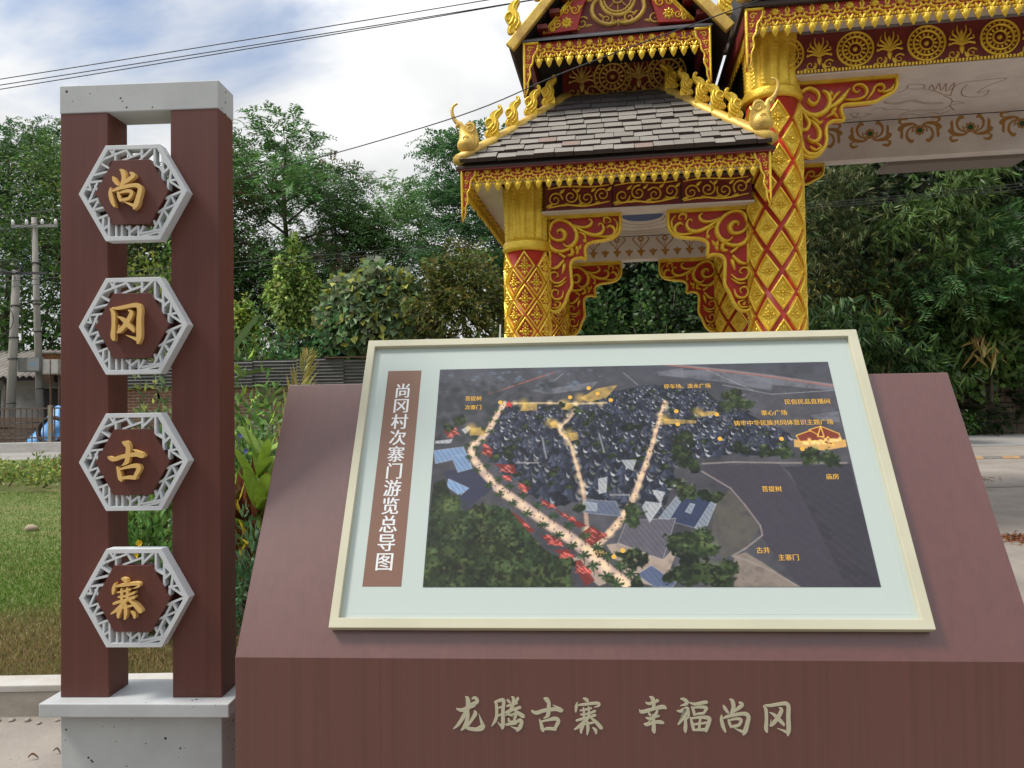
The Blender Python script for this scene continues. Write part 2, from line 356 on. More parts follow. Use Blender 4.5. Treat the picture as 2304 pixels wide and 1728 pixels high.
for ci, zc_ in enumerate((1.845, 1.356, 0.862, 0.3725)):
    a, b_ = hexpts(HEX_R), hexpts(HEX_R * 0.908)
    mbx = MB()
    vs = [fz(*p, h) for h in (0.0, 0.045) for p in a] + [fz(*p, h) for h in (0.0, 0.045) for p in b_]
    fs = []
    for i in range(6):
        j = (i + 1) % 6
        fs += [(i, j, 6 + j, 6 + i), (12 + j, 12 + i, 18 + i, 18 + j), (6 + i, 6 + j, 18 + j, 18 + i), (j, i, 12 + i, 12 + j)]
    mbx.add(vs, fs)
    pq = mbx.build('hexagonal_plaque', SILVER, pil, 0.0012, loc=(-0.3515, 0.0565, SLAB_Z + zc_))
    tag(pq, 'pale grey hexagonal lattice plaque carrying the gold character ' + CH4[ci])
    for seg in BARS:
        (x0, y0), (x1, y1) = seg
        x0, y0, x1, y1 = [q * HEX_R for q in (x0, y0, x1, y1)]
        ln = math.hypot(x1 - x0, y1 - y0) + 0.004
        dep = 0.028
        dup_o = bpy.data.objects.new('lattice_bar', bar_me); COL.objects.link(dup_o); dup_o.parent = pq
        dup_o.location = ((x0 + x1) / 2, -0.0305 - random.uniform(-0.0007, 0.0007), (y0 + y1) / 2)
        dup_o.rotation_euler = (0, -math.atan2(y1 - y0, x1 - x0), 0); dup_o.scale = (ln, dep, 0.0076)
    MB().prism(hexpts(HEX_R * 0.672), 0.006, 0.052, fz).build('face_plate', BROWN_POST, pq, 0.0008)
    g = GLYPH[CH4[ci]]; bx = GBOX[CH4[ci]]
    sc = 0.150 / (bx[3] - bx[2]) * (1.0 if CH4[ci] != '古' else 0.98)
    strokes_mesh(MB(), g, sc, (bx[0] + bx[1]) / 2 - 0.0 / sc, (bx[2] + bx[3]) / 2, 0.072, fz, base=0.0522).build('character', CHARGOLD, pq, loc=(-0.012, 0, 0.004))

# ------------------------------------------------------------------ information board
BRD_YAW, BRD_W, RIDGE_Z, SLOPE = -0.06651, 2.5958, 0.76774, R(60.964)
brd = thing('information_board', 'wide brown sloping console board with a cream framed village map and pale lettering', 'information board', (-0.94532, 2.5, 0), BRD_YAW)
prof = [(0, 0), (0, RIDGE_Z), (0.51475, RIDGE_Z + 0.92726), (0.545, RIDGE_Z + 0.92726), (0.60, 0.0)]
MB().prism(prof, 0, BRD_W, lambda y, z, h: (h, y, z)).build('console', BROWN, brd, 0.003)
# faint sheet joints on the front and the slope
SEAM = mat('brown_seam', (0.17, 0.066, 0.057), 0.5)
for xs_ in (0.49, 1.93, 2.30):
    MB().box(xs_, xs_ + 0.0022, -0.0006, 0.001, 0.0, RIDGE_Z - 0.004).build('sheet_joint', SEAM, brd)
sl = dict(loc=(0, 0, RIDGE_Z), rot=(SLOPE, 0, 0))
def on_slope(o, n=0.0):
    o.rotation_euler = (SLOPE, 0, 0); o.location = (0, -math.sin(SLOPE) * n, RIDGE_Z + math.cos(SLOPE) * n); return o
FU0, FU1, FV0, FV1 = 0.318, 2.2795, 0.0887, 1.2441
IU0, IU1, IV0, IV1 = 0.348, 2.243, 0.122, 1.2135
ro = [(FU0, FV0), (FU1, FV0), (FU1, FV1), (FU0, FV1)]; ri = [(IU0, IV0), (IU1, IV0), (IU1, IV1), (IU0, IV1)]
vs = [(x, y, h) for h in (0.002, 0.040) for x, y in ro] + [(x, y, h) for h in (0.002, 0.040) for x, y in ri]; fs = []
for i in range(4):
    j = (i + 1) % 4
    fs += [(i, j, 4 + j, 4 + i), (8 + j, 8 + i, 12 + i, 12 + j), (4 + i, 4 + j, 12 + j, 12 + i), (j, i, 8 + i, 8 + j)]
m_ = MB(); m_.add(vs, fs); on_slope(m_.build('frame', CREAM, brd, 0.002))
on_slope(MB().box(IU0 - 0.01, IU1 + 0.01, IV0 - 0.01, IV1 + 0.01, 0.003, 0.020).build('print_sheet', SHEET, brd))
LINE = mat('fine_print_line', (0.50, 0.58, 0.57), 0.5)
bl = MB(); e_ = 0.0012
bx0, bx1, by0, by1 = 0.366, 2.226, 0.140, 1.196
for q in ((bx0, bx1, by0, by0 + e_), (bx0, bx1, by1 - e_, by1), (bx0, bx0 + e_, by0, by1), (bx1 - e_, bx1, by0, by1)):
    bl.box(q[0], q[1], q[2], q[3], 0.0195, 0.0204 if q[1] - q[0] > 0.1 else 0.0206)
on_slope(bl.build('border_line', LINE, brd))
STRIP = mat('brown_strip_print', (0.190, 0.095, 0.062), 0.45)
strip = on_slope(MB().box(0.411, 0.547, 0.2317, 1.105, 0.0195, 0.0208).build('title_strip', STRIP, brd))
def text_mesh(body, size, bold=0.0, spacing=1.0):
    cu = bpy.data.curves.new('t', 'FONT'); cu.body = body; cu.size = size; cu.offset = bold; cu.align_x = 'CENTER'; cu.align_y = 'CENTER'
    cu.space_character = spacing; cu.resolution_u = 5; cu.fill_mode = 'FRONT'
    ob = bpy.data.objects.new('t', cu); me = bpy.data.meshes.new_from_object(ob); bpy.data.objects.remove(ob); bpy.data.curves.remove(cu)
    co = np.empty(len(me.vertices) * 3); me.vertices.foreach_get('co', co); co = co.reshape(-1, 3)
    c = (co.max(0) + co.min(0)) / 2; co -= c; me.vertices.foreach_set('co', co.ravel()); me.update()
    return me
TITLEWHITE = mat('white_title_print', (0.72, 0.74, 0.76), 0.5)
tt = '尚冈村次寨门游览总导图'
for i, chh in enumerate(tt):
    v_ = 1.012 + (0.318 - 1.012) * i / (len(tt) - 1)
    me = text_mesh(chh, 0.068)
    # the title face has heavy stems and fine horizontals: a second print of the glyph a hair to the side
    co = np.empty(len(me.vertices) * 3); me.vertices.foreach_get('co', co); co = co.reshape(-1, 3)
    fcs = [tuple(p.vertices) for p in me.polygons]; mb = MB()
    for k in range(2): mb.add([(x + (k - .5) * 0.0026, y * 1.03, 0.0001 * k) for x, y, z in co], fcs)
    bpy.data.meshes.remove(me)
    mb.build('title_character', TITLEWHITE, strip, loc=(0.4795, v_, 0.0211))

# front lettering
let = [('龙', 0), ('腾', 0), ('古', 0), ('寨', 0), ('幸', 1), ('福', 1), ('尚', 1), ('冈', 1)]
LSC = 0.1118 / 430
for chh, b1 in let:
    x0g, z0g = (0.7065, 0.6845) if b1 == 0 else (1.2863, 0.6926)
    ox, oy = (0, 0)
    bx = GBOX[chh]; cxg, cyg = (bx[0] + bx[1]) / 2, (bx[2] + bx[3]) / 2
    lsc = LSC if b1 == 0 else 2.534e-4
    lx, lz = x0g + cxg * lsc * (1.008 if b1 == 0 else 1.0), z0g - cyg * lsc
    strokes_mesh(MB(), GLYPH[chh], lsc, cxg, cyg, 0.0016, fz, step=0.00006, base=0.0).build('lettering_character', PALELETTER, brd, loc=(lx, -0.0002, lz))
# ------------------------------------------------------------------ printed aerial picture of the village (flat print)
# outlines of what the print shows, in print coordinates (0..1 from the lower left corner)
MAPF = {
 'road_left': [[(0.175,0.819),(0.157,0.758),(0.139,0.694),(0.112,0.631),(0.094,0.586),(0.115,0.516),(0.153,0.429),(0.19,0.379),(0.235,0.321),(0.283,0.256),(0.33,0.2),(0.372,0.139),(0.4,0.086),(0.436,0.034),(0.46,-0.002)]],
 'road_mid': [[(0.376,0.146),(0.368,0.376),(0.36,0.459),(0.348,0.545),(0.336,0.625),(0.313,0.68),(0.342,0.743),(0.362,0.808)],[(0.313,0.698),(0.299,0.717)]],
 'road_right': [[(0.38,0.139),(0.434,0.238),(0.472,0.325),(0.503,0.448),(0.53,0.567),(0.554,0.691),(0.572,0.782),(0.578,0.81)]],
 'road_top': [[(0.175,0.814),(0.266,0.814),(0.357,0.808),(0.433,0.81)]],
 'road_thin': [[(0.271,0.636),(0.28,0.547)],[(0.41,0.659),(0.421,0.57)],[(0.261,0.526),(0.207,0.527)],[(0.43,0.379),(0.474,0.378)]],
 'village': [[(0.157,0.74),(0.176,0.795),(0.361,0.799),(0.443,0.862),(0.516,0.888),(0.601,0.895),(0.684,0.863),(0.715,0.777),(0.652,0.724),(0.599,0.6),(0.577,0.43),(0.548,0.284),(0.454,0.318),(0.368,0.376),(0.288,0.32),(0.252,0.369),(0.207,0.454),(0.151,0.541),(0.136,0.63)]],
 'village_r': [[(0.529,0.869),(0.604,0.866),(0.704,0.815),(0.773,0.757),(0.805,0.711),(0.871,0.646),(0.856,0.585),(0.791,0.544),(0.73,0.562),(0.64,0.539),(0.598,0.583),(0.579,0.654),(0.561,0.745)]],
 'redroof': [[(0.126,0.617),(0.148,0.594),(0.146,0.55),(0.123,0.577)],[(0.151,0.524),(0.202,0.518),(0.207,0.479),(0.184,0.48)],[(0.175,0.471),(0.198,0.467),(0.189,0.441)],[(0.212,0.441),(0.243,0.411),(0.226,0.395)],[(0.261,0.373),(0.297,0.336),(0.283,0.32)],[(0.292,0.328),(0.374,0.247),(0.352,0.239)],[(0.352,0.208),(0.383,0.247),(0.416,0.207),(0.381,0.162)],[(0.191,0.317),(0.217,0.288),(0.253,0.225),(0.2,0.209),(0.187,0.241)],[(0.266,0.209),(0.304,0.201),(0.313,0.17),(0.287,0.17)],[(0.295,0.147),(0.33,0.154),(0.338,0.109),(0.321,0.116)],[(0.337,0.101),(0.355,0.109),(0.386,0.027),(0.365,0.005)],[(0.021,0.683),(0.049,0.701),(0.059,0.669),(0.036,0.651)]],
 'blueroof': [[(0.001,0.589),(0.075,0.605),(0.086,0.56),(0.008,0.527)],[(0.046,0.561),(0.086,0.569),(0.099,0.503),(0.065,0.486)],[(0.043,0.457),(0.094,0.414),(0.073,0.38),(0.04,0.423)]],
 'darkroof': [[(0.028,0.492),(0.097,0.507),(0.153,0.413),(0.084,0.314)]],
 'greyroof': [[(0.372,0.359),(0.442,0.35),(0.453,0.286),(0.367,0.303)]],
 'steelroof': [[(0.367,0.351),(0.398,0.343),(0.397,0.31),(0.367,0.311)],[(0.592,0.388),(0.604,0.376),(0.562,0.272),(0.538,0.277)],[(0.665,0.355),(0.676,0.346),(0.639,0.222),(0.617,0.236)],[(0.613,0.339),(0.624,0.335),(0.612,0.295),(0.6,0.304)]],
 'bigroof': [[(0.465,0.27),(0.577,0.276),(0.539,0.108),(0.441,0.176)]],
 'bigroof2': [[(0.565,0.292),(0.592,0.388),(0.676,0.351),(0.64,0.225),(0.538,0.277)]],
 'plaza': [[(0.449,0.176),(0.539,0.108),(0.595,0.206),(0.569,0.13),(0.534,-0.002),(0.461,0.027),(0.415,0.169)],[(0.333,0.109),(0.381,0.146),(0.436,0.034),(0.394,0.005),(0.337,0.101)]],
 'shed': [[(0.478,0.049),(0.513,0.086),(0.563,0.02),(0.554,0.001),(0.517,0.001)]],
 'whiteroof': [[(0.529,0.398),(0.557,0.389),(0.546,0.34),(0.542,0.349)],[(0.511,0.341),(0.548,0.332),(0.517,0.261),(0.51,0.317)],[(0.511,0.349),(0.548,0.34),(0.516,0.261),(0.502,0.325)],[(0.537,0.398),(0.558,0.381),(0.542,0.361),(0.53,0.381)],[(0.403,0.45),(0.425,0.458),(0.421,0.391),(0.403,0.383)],[(0.461,0.534),(0.497,0.533),(0.486,0.486),(0.473,0.499)],[(0.068,0.687),(0.084,0.705),(0.092,0.695),(0.078,0.668)],[(0.004,0.634),(0.046,0.642),(0.042,0.624),(0.004,0.623)]],
 'forest': [[(0.007,0.44),(0.034,0.457),(0.055,0.372),(0.084,0.314),(0.155,0.338),(0.191,0.321),(0.244,0.209),(0.278,0.147),(0.329,0.094),(0.336,0.001),(-0.001,0.001),(0.004,0.291)]],
 'tree': [[(0.354,0.327),(0.017,0)],[(0.487,0.285),(0.026,0)],[(0.473,0.131),(0.029,0)],[(0.576,0.175),(0.025,0)],[(0.589,0.413),(0.026,0)],[(0.598,0.583),(0.018,0)],[(0.361,0.78),(0.012,0)],[(0.379,0.714),(0.011,0)],[(0.319,0.795),(0.012,0)],[(0.216,0.471),(0.011,0)],[(0.16,0.55),(0.009,0)],[(0.574,0.056),(0.024,0)],[(0.42,0.027),(0.012,0)],[(0.482,0.027),(0.016,0)],[(0.057,0.733),(0.019,0)],[(0.034,0.697),(0.015,0)],[(0.48,0.693),(0.014,0)],[(0.614,0.548),(0.031,0)],[(0.613,0.618),(0.023,0)],[(0.638,0.504),(0.018,0)],[(0.589,0.421),(0.022,0)],[(0.613,0.388),(0.022,0)],[(0.646,0.363),(0.022,0)],[(0.681,0.363),(0.017,0)],[(0.61,0.19),(0.034,0)],[(0.627,0.13),(0.037,0)],[(0.586,0.145),(0.03,0)],[(0.643,0.056),(0.041,0)],[(0.595,0.071),(0.037,0)],[(0.673,0.078),(0.025,0)],[(0.845,0.56),(0.022,0)],[(0.905,0.541),(0.026,0)],[(0.947,0.532),(0.022,0)],[(0.798,0.578),(0.018,0)],[(0.754,0.579),(0.018,0)],[(0.742,0.833),(0.023,0)],[(0.776,0.794),(0.018,0)],[(0.733,0.777),(0.018,0)]],
 'field': [[(0.656,0.504),(0.831,0.509),(0.998,0.001),(0.828,0.001),(0.768,0.181),(0.715,0.362),(0.662,0.462)]],
 'field2': [[(0.839,0.496),(0.996,0.505),(0.998,0.001),(0.927,0.001),(0.854,0.466)]],
 'sand': [[(0.697,0.122),(0.723,0.137),(0.76,0.092),(0.828,0.001),(0.688,0.001)]],
 'path': [[(0.649,0.479),(0.71,0.403),(0.738,0.329),(0.765,0.243),(0.766,0.204),(0.724,0.151),(0.693,0.122),(0.72,0.107),(0.774,0.063),(0.828,0.001)],[(0.652,0.513),(0.727,0.519),(0.832,0.513),(0.988,0.509)]],
 'scrub': [[(0.672,0.363),(0.709,0.395),(0.738,0.322),(0.764,0.235),(0.724,0.151),(0.671,0.107),(0.652,0.19)]],
 'redline': [[(0.131,0.864),(0.184,0.896),(0.232,0.928),(0.301,0.97)]],
 'railway': [[(0.587,1.004),(0.761,0.957),(0.852,0.929),(1.004,0.875)]],
 'fieldlight': [[(0.566,0.965),(0.724,0.973),(0.779,0.946),(0.851,0.914),(0.846,0.857),(0.71,0.91),(0.57,0.945)],[(0.242,0.879),(0.324,0.896),(0.416,0.921),(0.396,0.883),(0.29,0.858)],[(0.779,0.946),(1.0,0.88),(0.999,0.852),(0.848,0.886)],[(0.929,0.734),(0.998,0.75),(0.994,0.696),(0.936,0.716)],[(0.567,0.965),(0.634,0.982),(0.632,0.933),(0.59,0.944)]],
 'fieldline': [[(0.3,0.926),(0.325,0.964)],[(0.48,0.963),(0.52,0.888)],[(0.727,0.89),(0.844,0.838),(0.997,0.852)],[(0.682,0.98),(0.8,0.859)],[(0.75,0.814),(0.78,0.841)]],
 'yellow': [[(0.223,0.813),(0.257,0.812),(0.257,0.778),(0.214,0.775)],[(0.328,0.807),(0.352,0.806),(0.342,0.776),(0.319,0.781)],[(0.367,0.836),(0.411,0.883),(0.464,0.9),(0.433,0.834),(0.385,0.815)],[(0.092,0.695),(0.134,0.699),(0.126,0.658),(0.088,0.659)],[(0.573,0.727),(0.651,0.715),(0.65,0.702),(0.572,0.699)],[(0.658,0.756),(0.7,0.76),(0.698,0.741),(0.666,0.733)],[(0.29,0.717),(0.306,0.726),(0.311,0.689),(0.294,0.689)],[(0.336,0.661),(0.357,0.669),(0.359,0.633),(0.34,0.625)]],
 'temple_wall': [[(0.877,0.619),(0.951,0.609),(0.998,0.616),(0.996,0.582),(0.942,0.566),(0.874,0.585)]],
 'temple_roof': [[(0.884,0.637),(0.917,0.658),(0.96,0.644),(0.956,0.613),(0.89,0.61)],[(0.917,0.663),(0.946,0.679),(0.986,0.643),(0.987,0.612),(0.952,0.618)]],
 'temple_spire': [[(0.934,0.631),(0.946,0.679),(0.949,0.631)],[(0.942,0.6),(0.958,0.63),(0.967,0.591)]],
 'zigzag': [[(0.385,0.154),(0.411,0.154),(0.422,0.123),(0.393,0.116)]],
}
def paint_map(PW=1240, PH=714):
    rg = np.random.default_rng(5); asp = PW / PH
    yy, xx = np.mgrid[0:PH, 0:PW]; V = 1 - (yy + 0.5) / PH; U = (xx + 0.5) / PW
    def c255(c): return np.array(c, float) / 255
    def fbm(fx, fy, seed, octs=4):
        r_ = np.random.default_rng(seed); o = np.zeros((PH, PW)); amp = 1; tot = 0
        for k in range(octs):
            gx, gy = int(fx * 2 ** k) + 2, int(fy * 2 ** k) + 2; g = r_.random((gy + 1, gx + 1))
            px, py = U * (gx - 1), (1 - V) * (gy - 1); ix, iy = px.astype(int), py.astype(int); a, b = px - ix, py - iy
            a, b = a * a * (3 - 2 * a), b * b * (3 - 2 * b)
            o += amp * ((g[iy, ix] * (1 - a) + g[iy, ix + 1] * a) * (1 - b) + (g[iy + 1, ix] * (1 - a) + g[iy + 1, ix + 1] * a) * b); tot += amp; amp *= 0.55
        return o / tot
    nz = fbm(9, 6, 1, 5); nf = fbm(60, 40, 2, 3); ns = fbm(8, 120, 9, 2)
    im = np.zeros((PH, PW, 3))
    im[:] = c255((82, 82, 88)); im *= (0.72 + 0.5 * nz + 0.12 * (nf - 0.5))[..., None]
    top = np.clip((V - 0.80) / 0.2, 0, 1)[..., None]; im = im * (1 - 0.35 * top) + c255((88, 92, 104)) * 0.35 * top
    def box_of(us, vs, pad):
        x0, x1 = max(int((min(us) - pad) * PW), 0), min(int((max(us) + pad) * PW) + 2, PW)
        y0, y1 = max(int((1 - max(vs) - pad * asp) * PH), 0), min(int((1 - min(vs) + pad * asp) * PH) + 2, PH)
        return slice(y0, y1), slice(x0, x1)
    def inside(pts, s):
        u, v = U[s], V[s]; m = np.zeros(u.shape, bool); n = len(pts)
        for i in range(n):
            (a, b), (c, d) = pts[i], pts[(i + 1) % n]
            if b == d: continue
            m ^= ((b > v) != (d > v)) & (u < (c - a) * (v - b) / (d - b) + a)
        return m
    def put(s, m, col, al=1.0):
        if im[s].size == 0: return
        a = (m * al)[..., None] if m.dtype != bool else (m.astype(float) * al)[..., None]
        im[s] = im[s] * (1 - a) + c255(col) * a
    def poly(pts, col, al=1.0, tex=0.0):
        s = box_of([p[0] for p in pts], [p[1] for p in pts], 0.002); m = inside(pts, s).astype(float)
        if tex: m = m * np.clip(1 + tex * (nf[s] - 0.5) * 2, 0, 1)
        put(s, m, col, al)
    def line(pts, wd, col, al=1.0, soft=0.3):
        for (a, b), (c, d) in zip(pts[:-1], pts[1:]):
            s = box_of([a, c], [b, d], wd * 1.5); u, v = (U[s] - a) * asp, V[s] - b; ex, ey = (c - a) * asp, d - b
            t = np.clip((u * ex + v * ey) / (ex * ex + ey * ey + 1e-12), 0, 1)
            dist = np.hypot(u - t * ex, v - t * ey); put(s, np.clip((wd * asp * 0.5 - dist) / (wd * asp * 0.5 * soft) , 0, 1), col, al)
    def blob(u0, v0, r, col, al=1.0, pw=1.0, sq=1.0):
        s = box_of([u0], [v0], r * 1.1); d = np.hypot((U[s] - u0) * asp, (V[s] - v0) / sq) / (r * asp)
        put(s, np.clip(1 - d ** 2, 0, 1) ** pw, col, al)
    nt1, nt2, nt3 = fbm(150, 90, 21, 2), fbm(45, 28, 22, 2), fbm(14, 9, 23, 3)
    def leafy(s, m, base, lift=0.0):
        k = 0.40 + 0.55 * np.clip((nt1[s] - 0.28) * 1.5, 0, 1) * (0.35 + 0.9 * np.clip((nt2[s] - 0.3) * 1.8, 0, 1)) + lift
        c = c255(base)[None, None] * k[..., None] * (0.55 + 0.9 * nt3[s])[..., None]; c[..., 0] += 0.05 * np.clip(nt2[s] - 0.55, 0, 1) * 2; a = m[..., None]; im[s] = im[s] * (1 - a) + np.clip(c, 0, 1) * a
    def foliage(u0, v0, r, base):
        s = box_of([u0], [v0], r * 1.5)
        if im[s].size == 0: return
        x, y = (U[s] - u0) * asp / (r * asp), (V[s] - v0) / (r * asp * 0.8); d = np.hypot(x, y) + (nt2[s] - 0.5) * 1.5 + (nt1[s] - 0.5) * 0.8
        leafy(s, np.clip((1.0 - d) * 4, 0, 1), base); put(s, np.clip((1.0 - np.hypot(x - .25, y - .35) - (nt1[s] - .5) * 1.6) * 1.5, 0, 1) * 0.35 * (nt1[s] > 0.5), (120, 138, 86))
    def inpoly(p, pts):
        m = False; n = len(pts)
        for i in range(n):
            (a, b), (c, d) = pts[i], pts[(i + 1) % n]
            if (b > p[1]) != (d > p[1]) and p[0] < (c - a) * (p[1] - b) / (d - b) + a: m = not m
        return m
    M = MAPF
    # fields
    for q in M['fieldlight']: poly(q, (120, 122, 130), 0.75, 0.8)
    for q in M['fieldline']: line(q, 0.002, (160, 160, 165), 0.8)
    for q in M['redline']: line(q, 0.005, (170, 105, 90), 0.6)
    for q in M['railway']:
        line(q, 0.009, (135, 128, 130), 0.9); line([(a, b - 0.004) for a, b in q], 0.003, (170, 90, 75), 0.8)
    for k in range(60):
        u0, v0 = rg.random() * 0.42, 0.88 + rg.random() * 0.10; blob(u0, v0, 0.004 + rg.random() * 0.006, (110, 122, 138), 0.6, 1, 0.6)
    for k in range(220):
        u0, v0 = rg.random() * 0.30, 0.62 + rg.random() * 0.32; blob(u0, v0, 0.006 + rg.random() * 0.01, (52, 58, 60), 0.45)
    poly(M['field'][0], (74, 70, 80), 0.9); poly(M['field2'][0], (66, 63, 72), 0.9)
    for q in (M['field'][0], M['field2'][0]):
        s = box_of([p[0] for p in q], [p[1] for p in q], 0); m = inside(q, s); st = np.sin((U[s] * 0.9 + V[s] * 0.55) * 260 + nz[s] * 5) * 0.5 + 0.5
        put(s, m * st * 0.05, (120, 112, 115)); put(s, m * (nf[s] > 0.55) * 0.12, (40, 40, 48))
    poly(M['scrub'][0], (96, 92, 84), 0.8, 0.9); poly(M['sand'][0], (140, 128, 118), 0.9, 0.4)
    for q in M['path']: line(q, 0.0045, (150, 140, 135), 0.8)
    # roofs of the village
    for vp in (M['village'][0], M['village_r'][0]): poly(vp, (40, 42, 50), 0.92, 0.4)
    v0 = 0.895
    while v0 > 0.28:
        s_ = 0.0075 + 0.0235 * (0.90 - v0) ** 1.05; u0 = 0.12 + rg.uniform(0, s_)
        while u0 < 0.88:
            p = (u0 + rg.uniform(-.25, .25) * s_, v0 + rg.uniform(-.35, .35) * s_ + 0.012 * math.sin(u0 * 40))
            if inpoly(p, M['village'][0]) or inpoly(p, M['village_r'][0]):
                x, y = p; h = s_ * rg.uniform(0.85, 1.15); hv = h * asp * 0.62; dk = np.array((50, 54, 66)) * rg.uniform(0.65, 1.3)
                poly([(x - h, y - hv * 0.7), (x - h * .35, y + hv * .9), (x + h * .15, y + hv * 1.1), (x + h * .9, y - hv * .35), (x + h * .2, y - hv)], dk, 0.97)
                poly([(x - h, y - hv * 0.7), (x - h * .35, y + hv * .9), (x - h * .1, y - hv * .5)], dk * 1.35, 0.9)
                q = rg.random()
                if q < 0.62:
                    lg = np.array((158, 160, 163)) * rg.uniform(0.55, 1.2)
                    poly([(x + h * .05, y + hv * .95), (x + h * .30, y + hv * .15), (x + h * .95, y - hv * .40), (x + h * .45, y - hv * .75), (x + h * .12, y - hv * .25)], lg, 0.92)
                elif q < 0.72: foliage(x, y, h * 0.7, (84, 104, 66))
            u0 += s_ * rg.uniform(1.35, 1.75)
        v0 -= s_ * asp * 0.78
    for q in M['road_thin']: line(q, 0.005, (150, 148, 152), 0.8)
    for q in M['plaza']: poly(q, (166, 150, 138), 0.95, 0.3)
    for nme, w0, col in (('road_top', 0.006, (186, 166, 130)), ('road_left', 0.030, (190, 166, 156)), ('road_mid', 0.0125, (178, 152, 136)), ('road_right', 0.019, (196, 170, 150))):
        for q in M[nme]:
            sp = smooth_path(q, 5); n = len(sp)
            for i in range(n - 1):
                v0 = sp[i][1]; ww = w0 * (1.25 - 0.95 * v0) if nme != 'road_top' else w0
                line([sp[i], sp[i + 1]], ww * 1.25, (120, 98, 86), 0.5, 0.8); 
            for i in range(n - 1):
                v0 = sp[i][1]; ww = w0 * (1.25 - 0.95 * v0) if nme != 'road_top' else w0
                line([sp[i], sp[i + 1]], ww, col, 0.9, 0.5)
            for i in range(0, n, 2):
                blob(sp[i][0] + rg.uniform(-.006, .006), sp[i][1] + rg.uniform(-.01, .01), 0.010 + 0.006 * (1 - sp[i][1]), (255, 226, 180), 0.55, 1.6)
    for q in M['darkroof']: poly(q, (62, 64, 84), 0.95, 0.2)
    for nme, col in (('blueroof', (132, 158, 192)), ('greyroof', (104, 112, 132)), ('bigroof2', (66, 76, 104)), ('bigroof', (112, 108, 118)), ('shed', (92, 104, 132)), ('steelroof', (150, 158, 170)), ('whiteroof', (178, 180, 184))):
        for q in M[nme]:
            poly(q, np.array(col) * rg.uniform(0.92, 1.05), 0.96)
            s = box_of([p[0] for p in q], [p[1] for p in q], 0); m = inside(q, s); put(s, m * (np.sin((U[s] * 1.2 + V[s] * 0.5) * 420) > 0.2) * 0.14, (40, 44, 60))
            line(q + q[:1], 0.0018, (190, 190, 195), 0.5)
    for q in M['yellow']: poly(q, (190, 158, 92), 0.8, 0.6); blob(q[0][0], q[0][1], 0.02, (255, 210, 110), 0.5, 1.5)
    for q in M['redroof']:
        c = np.mean(q, 0); us, vs = [p[0] for p in q], [p[1] for p in q]; poly(q, (120, 52, 48), 0.9)
        for k in range(9):
            p = (rg.uniform(min(us), max(us)), rg.uniform(min(vs), max(vs)))
            if not inpoly(p, q): continue
            h = 0.0095 * (1.2 - 0.6 * p[1]); hv = h * 1.1; x, y = p; t = np.array((156, 60, 54)) * rg.uniform(0.8, 1.15)
            poly([(x - h, y - hv * .6), (x - h * .5, y + hv * .7), (x + h * .7, y + hv * .3), (x + h * .9, y - hv)], t, 0.95); poly([(x - h * .5, y + hv * .7), (x + h * .7, y + hv * .3), (x + h * .1, y - hv * .1)], t * 1.3, 0.9)
            line([(x - h * .5, y + hv * .7), (x + h * .1, y - hv * .1), (x + h * .9, y - hv)], 0.0015, (230, 190, 178), 0.75); line([(x - h, y - hv * .6), (x + h * .1, y - hv * .1)], 0.0012, (230, 190, 178), 0.6)
    poly(M['temple_wall'][0], (212, 168, 104), 0.95)
    for q in M['temple_roof']: poly(q, (128, 62, 42), 0.95); line(q + q[:1], 0.0028, (240, 190, 90), 0.9)
    for q in M['temple_spire']: poly(q, (110, 52, 38), 0.95); line(q + q[:1], 0.003, (245, 200, 100), 0.95)
    for k in range(14): blob(0.90 + k * 0.0065, 0.61 + rg.uniform(-.01, .01), 0.006, (255, 224, 150), 0.8)
    poly(M['zigzag'][0], (52, 46, 44), 0.9)
    for k in range(4):
        a = M['zigzag'][0]; line([(a[0][0] + 0.006 * k, a[0][1] - 0.008), (a[0][0] + 0.012 + 0.006 * k, a[0][1] - 0.02), (a[0][0] + 0.006 + 0.008 * k, a[0][1] - 0.034)], 0.0022, (226, 190, 120), 0.9)
    # woods
    fp = M['forest'][0]; s0 = box_of([p[0] for p in fp], [p[1] for p in fp], 0.02); sh = inside([(u, v) for u, v in fp], s0).astype(float)
    leafy(s0, sh * np.clip(0.6 + nt2[s0], 0, 1), (92, 116, 76))
    for _ in range(46):
        p = (rg.uniform(0, 0.33), rg.uniform(0.0, 0.48))
        if inpoly(p, fp): foliage(p[0], p[1], rg.uniform(0.018, 0.036), np.array((108, 128, 80)) * rg.uniform(0.7, 1.2))
    for k in range(40): blob(0.19 + rg.uniform(0, .30), rg.uniform(0.02, .3), 0.004, (140, 120, 70), 0.0)
    for (u0, v0), (r, _) in M['tree']:
        for k in range(3): foliage(u0 + rg.uniform(-.5, .5) * r, v0 + rg.uniform(-.5, .5) * r * asp, r * rg.uniform(0.7, 1.0), np.array((100, 122, 78)) * rg.uniform(0.7, 1.1))
    # palms either side of the main road
    sp = smooth_path(M['road_left'][0], 4)
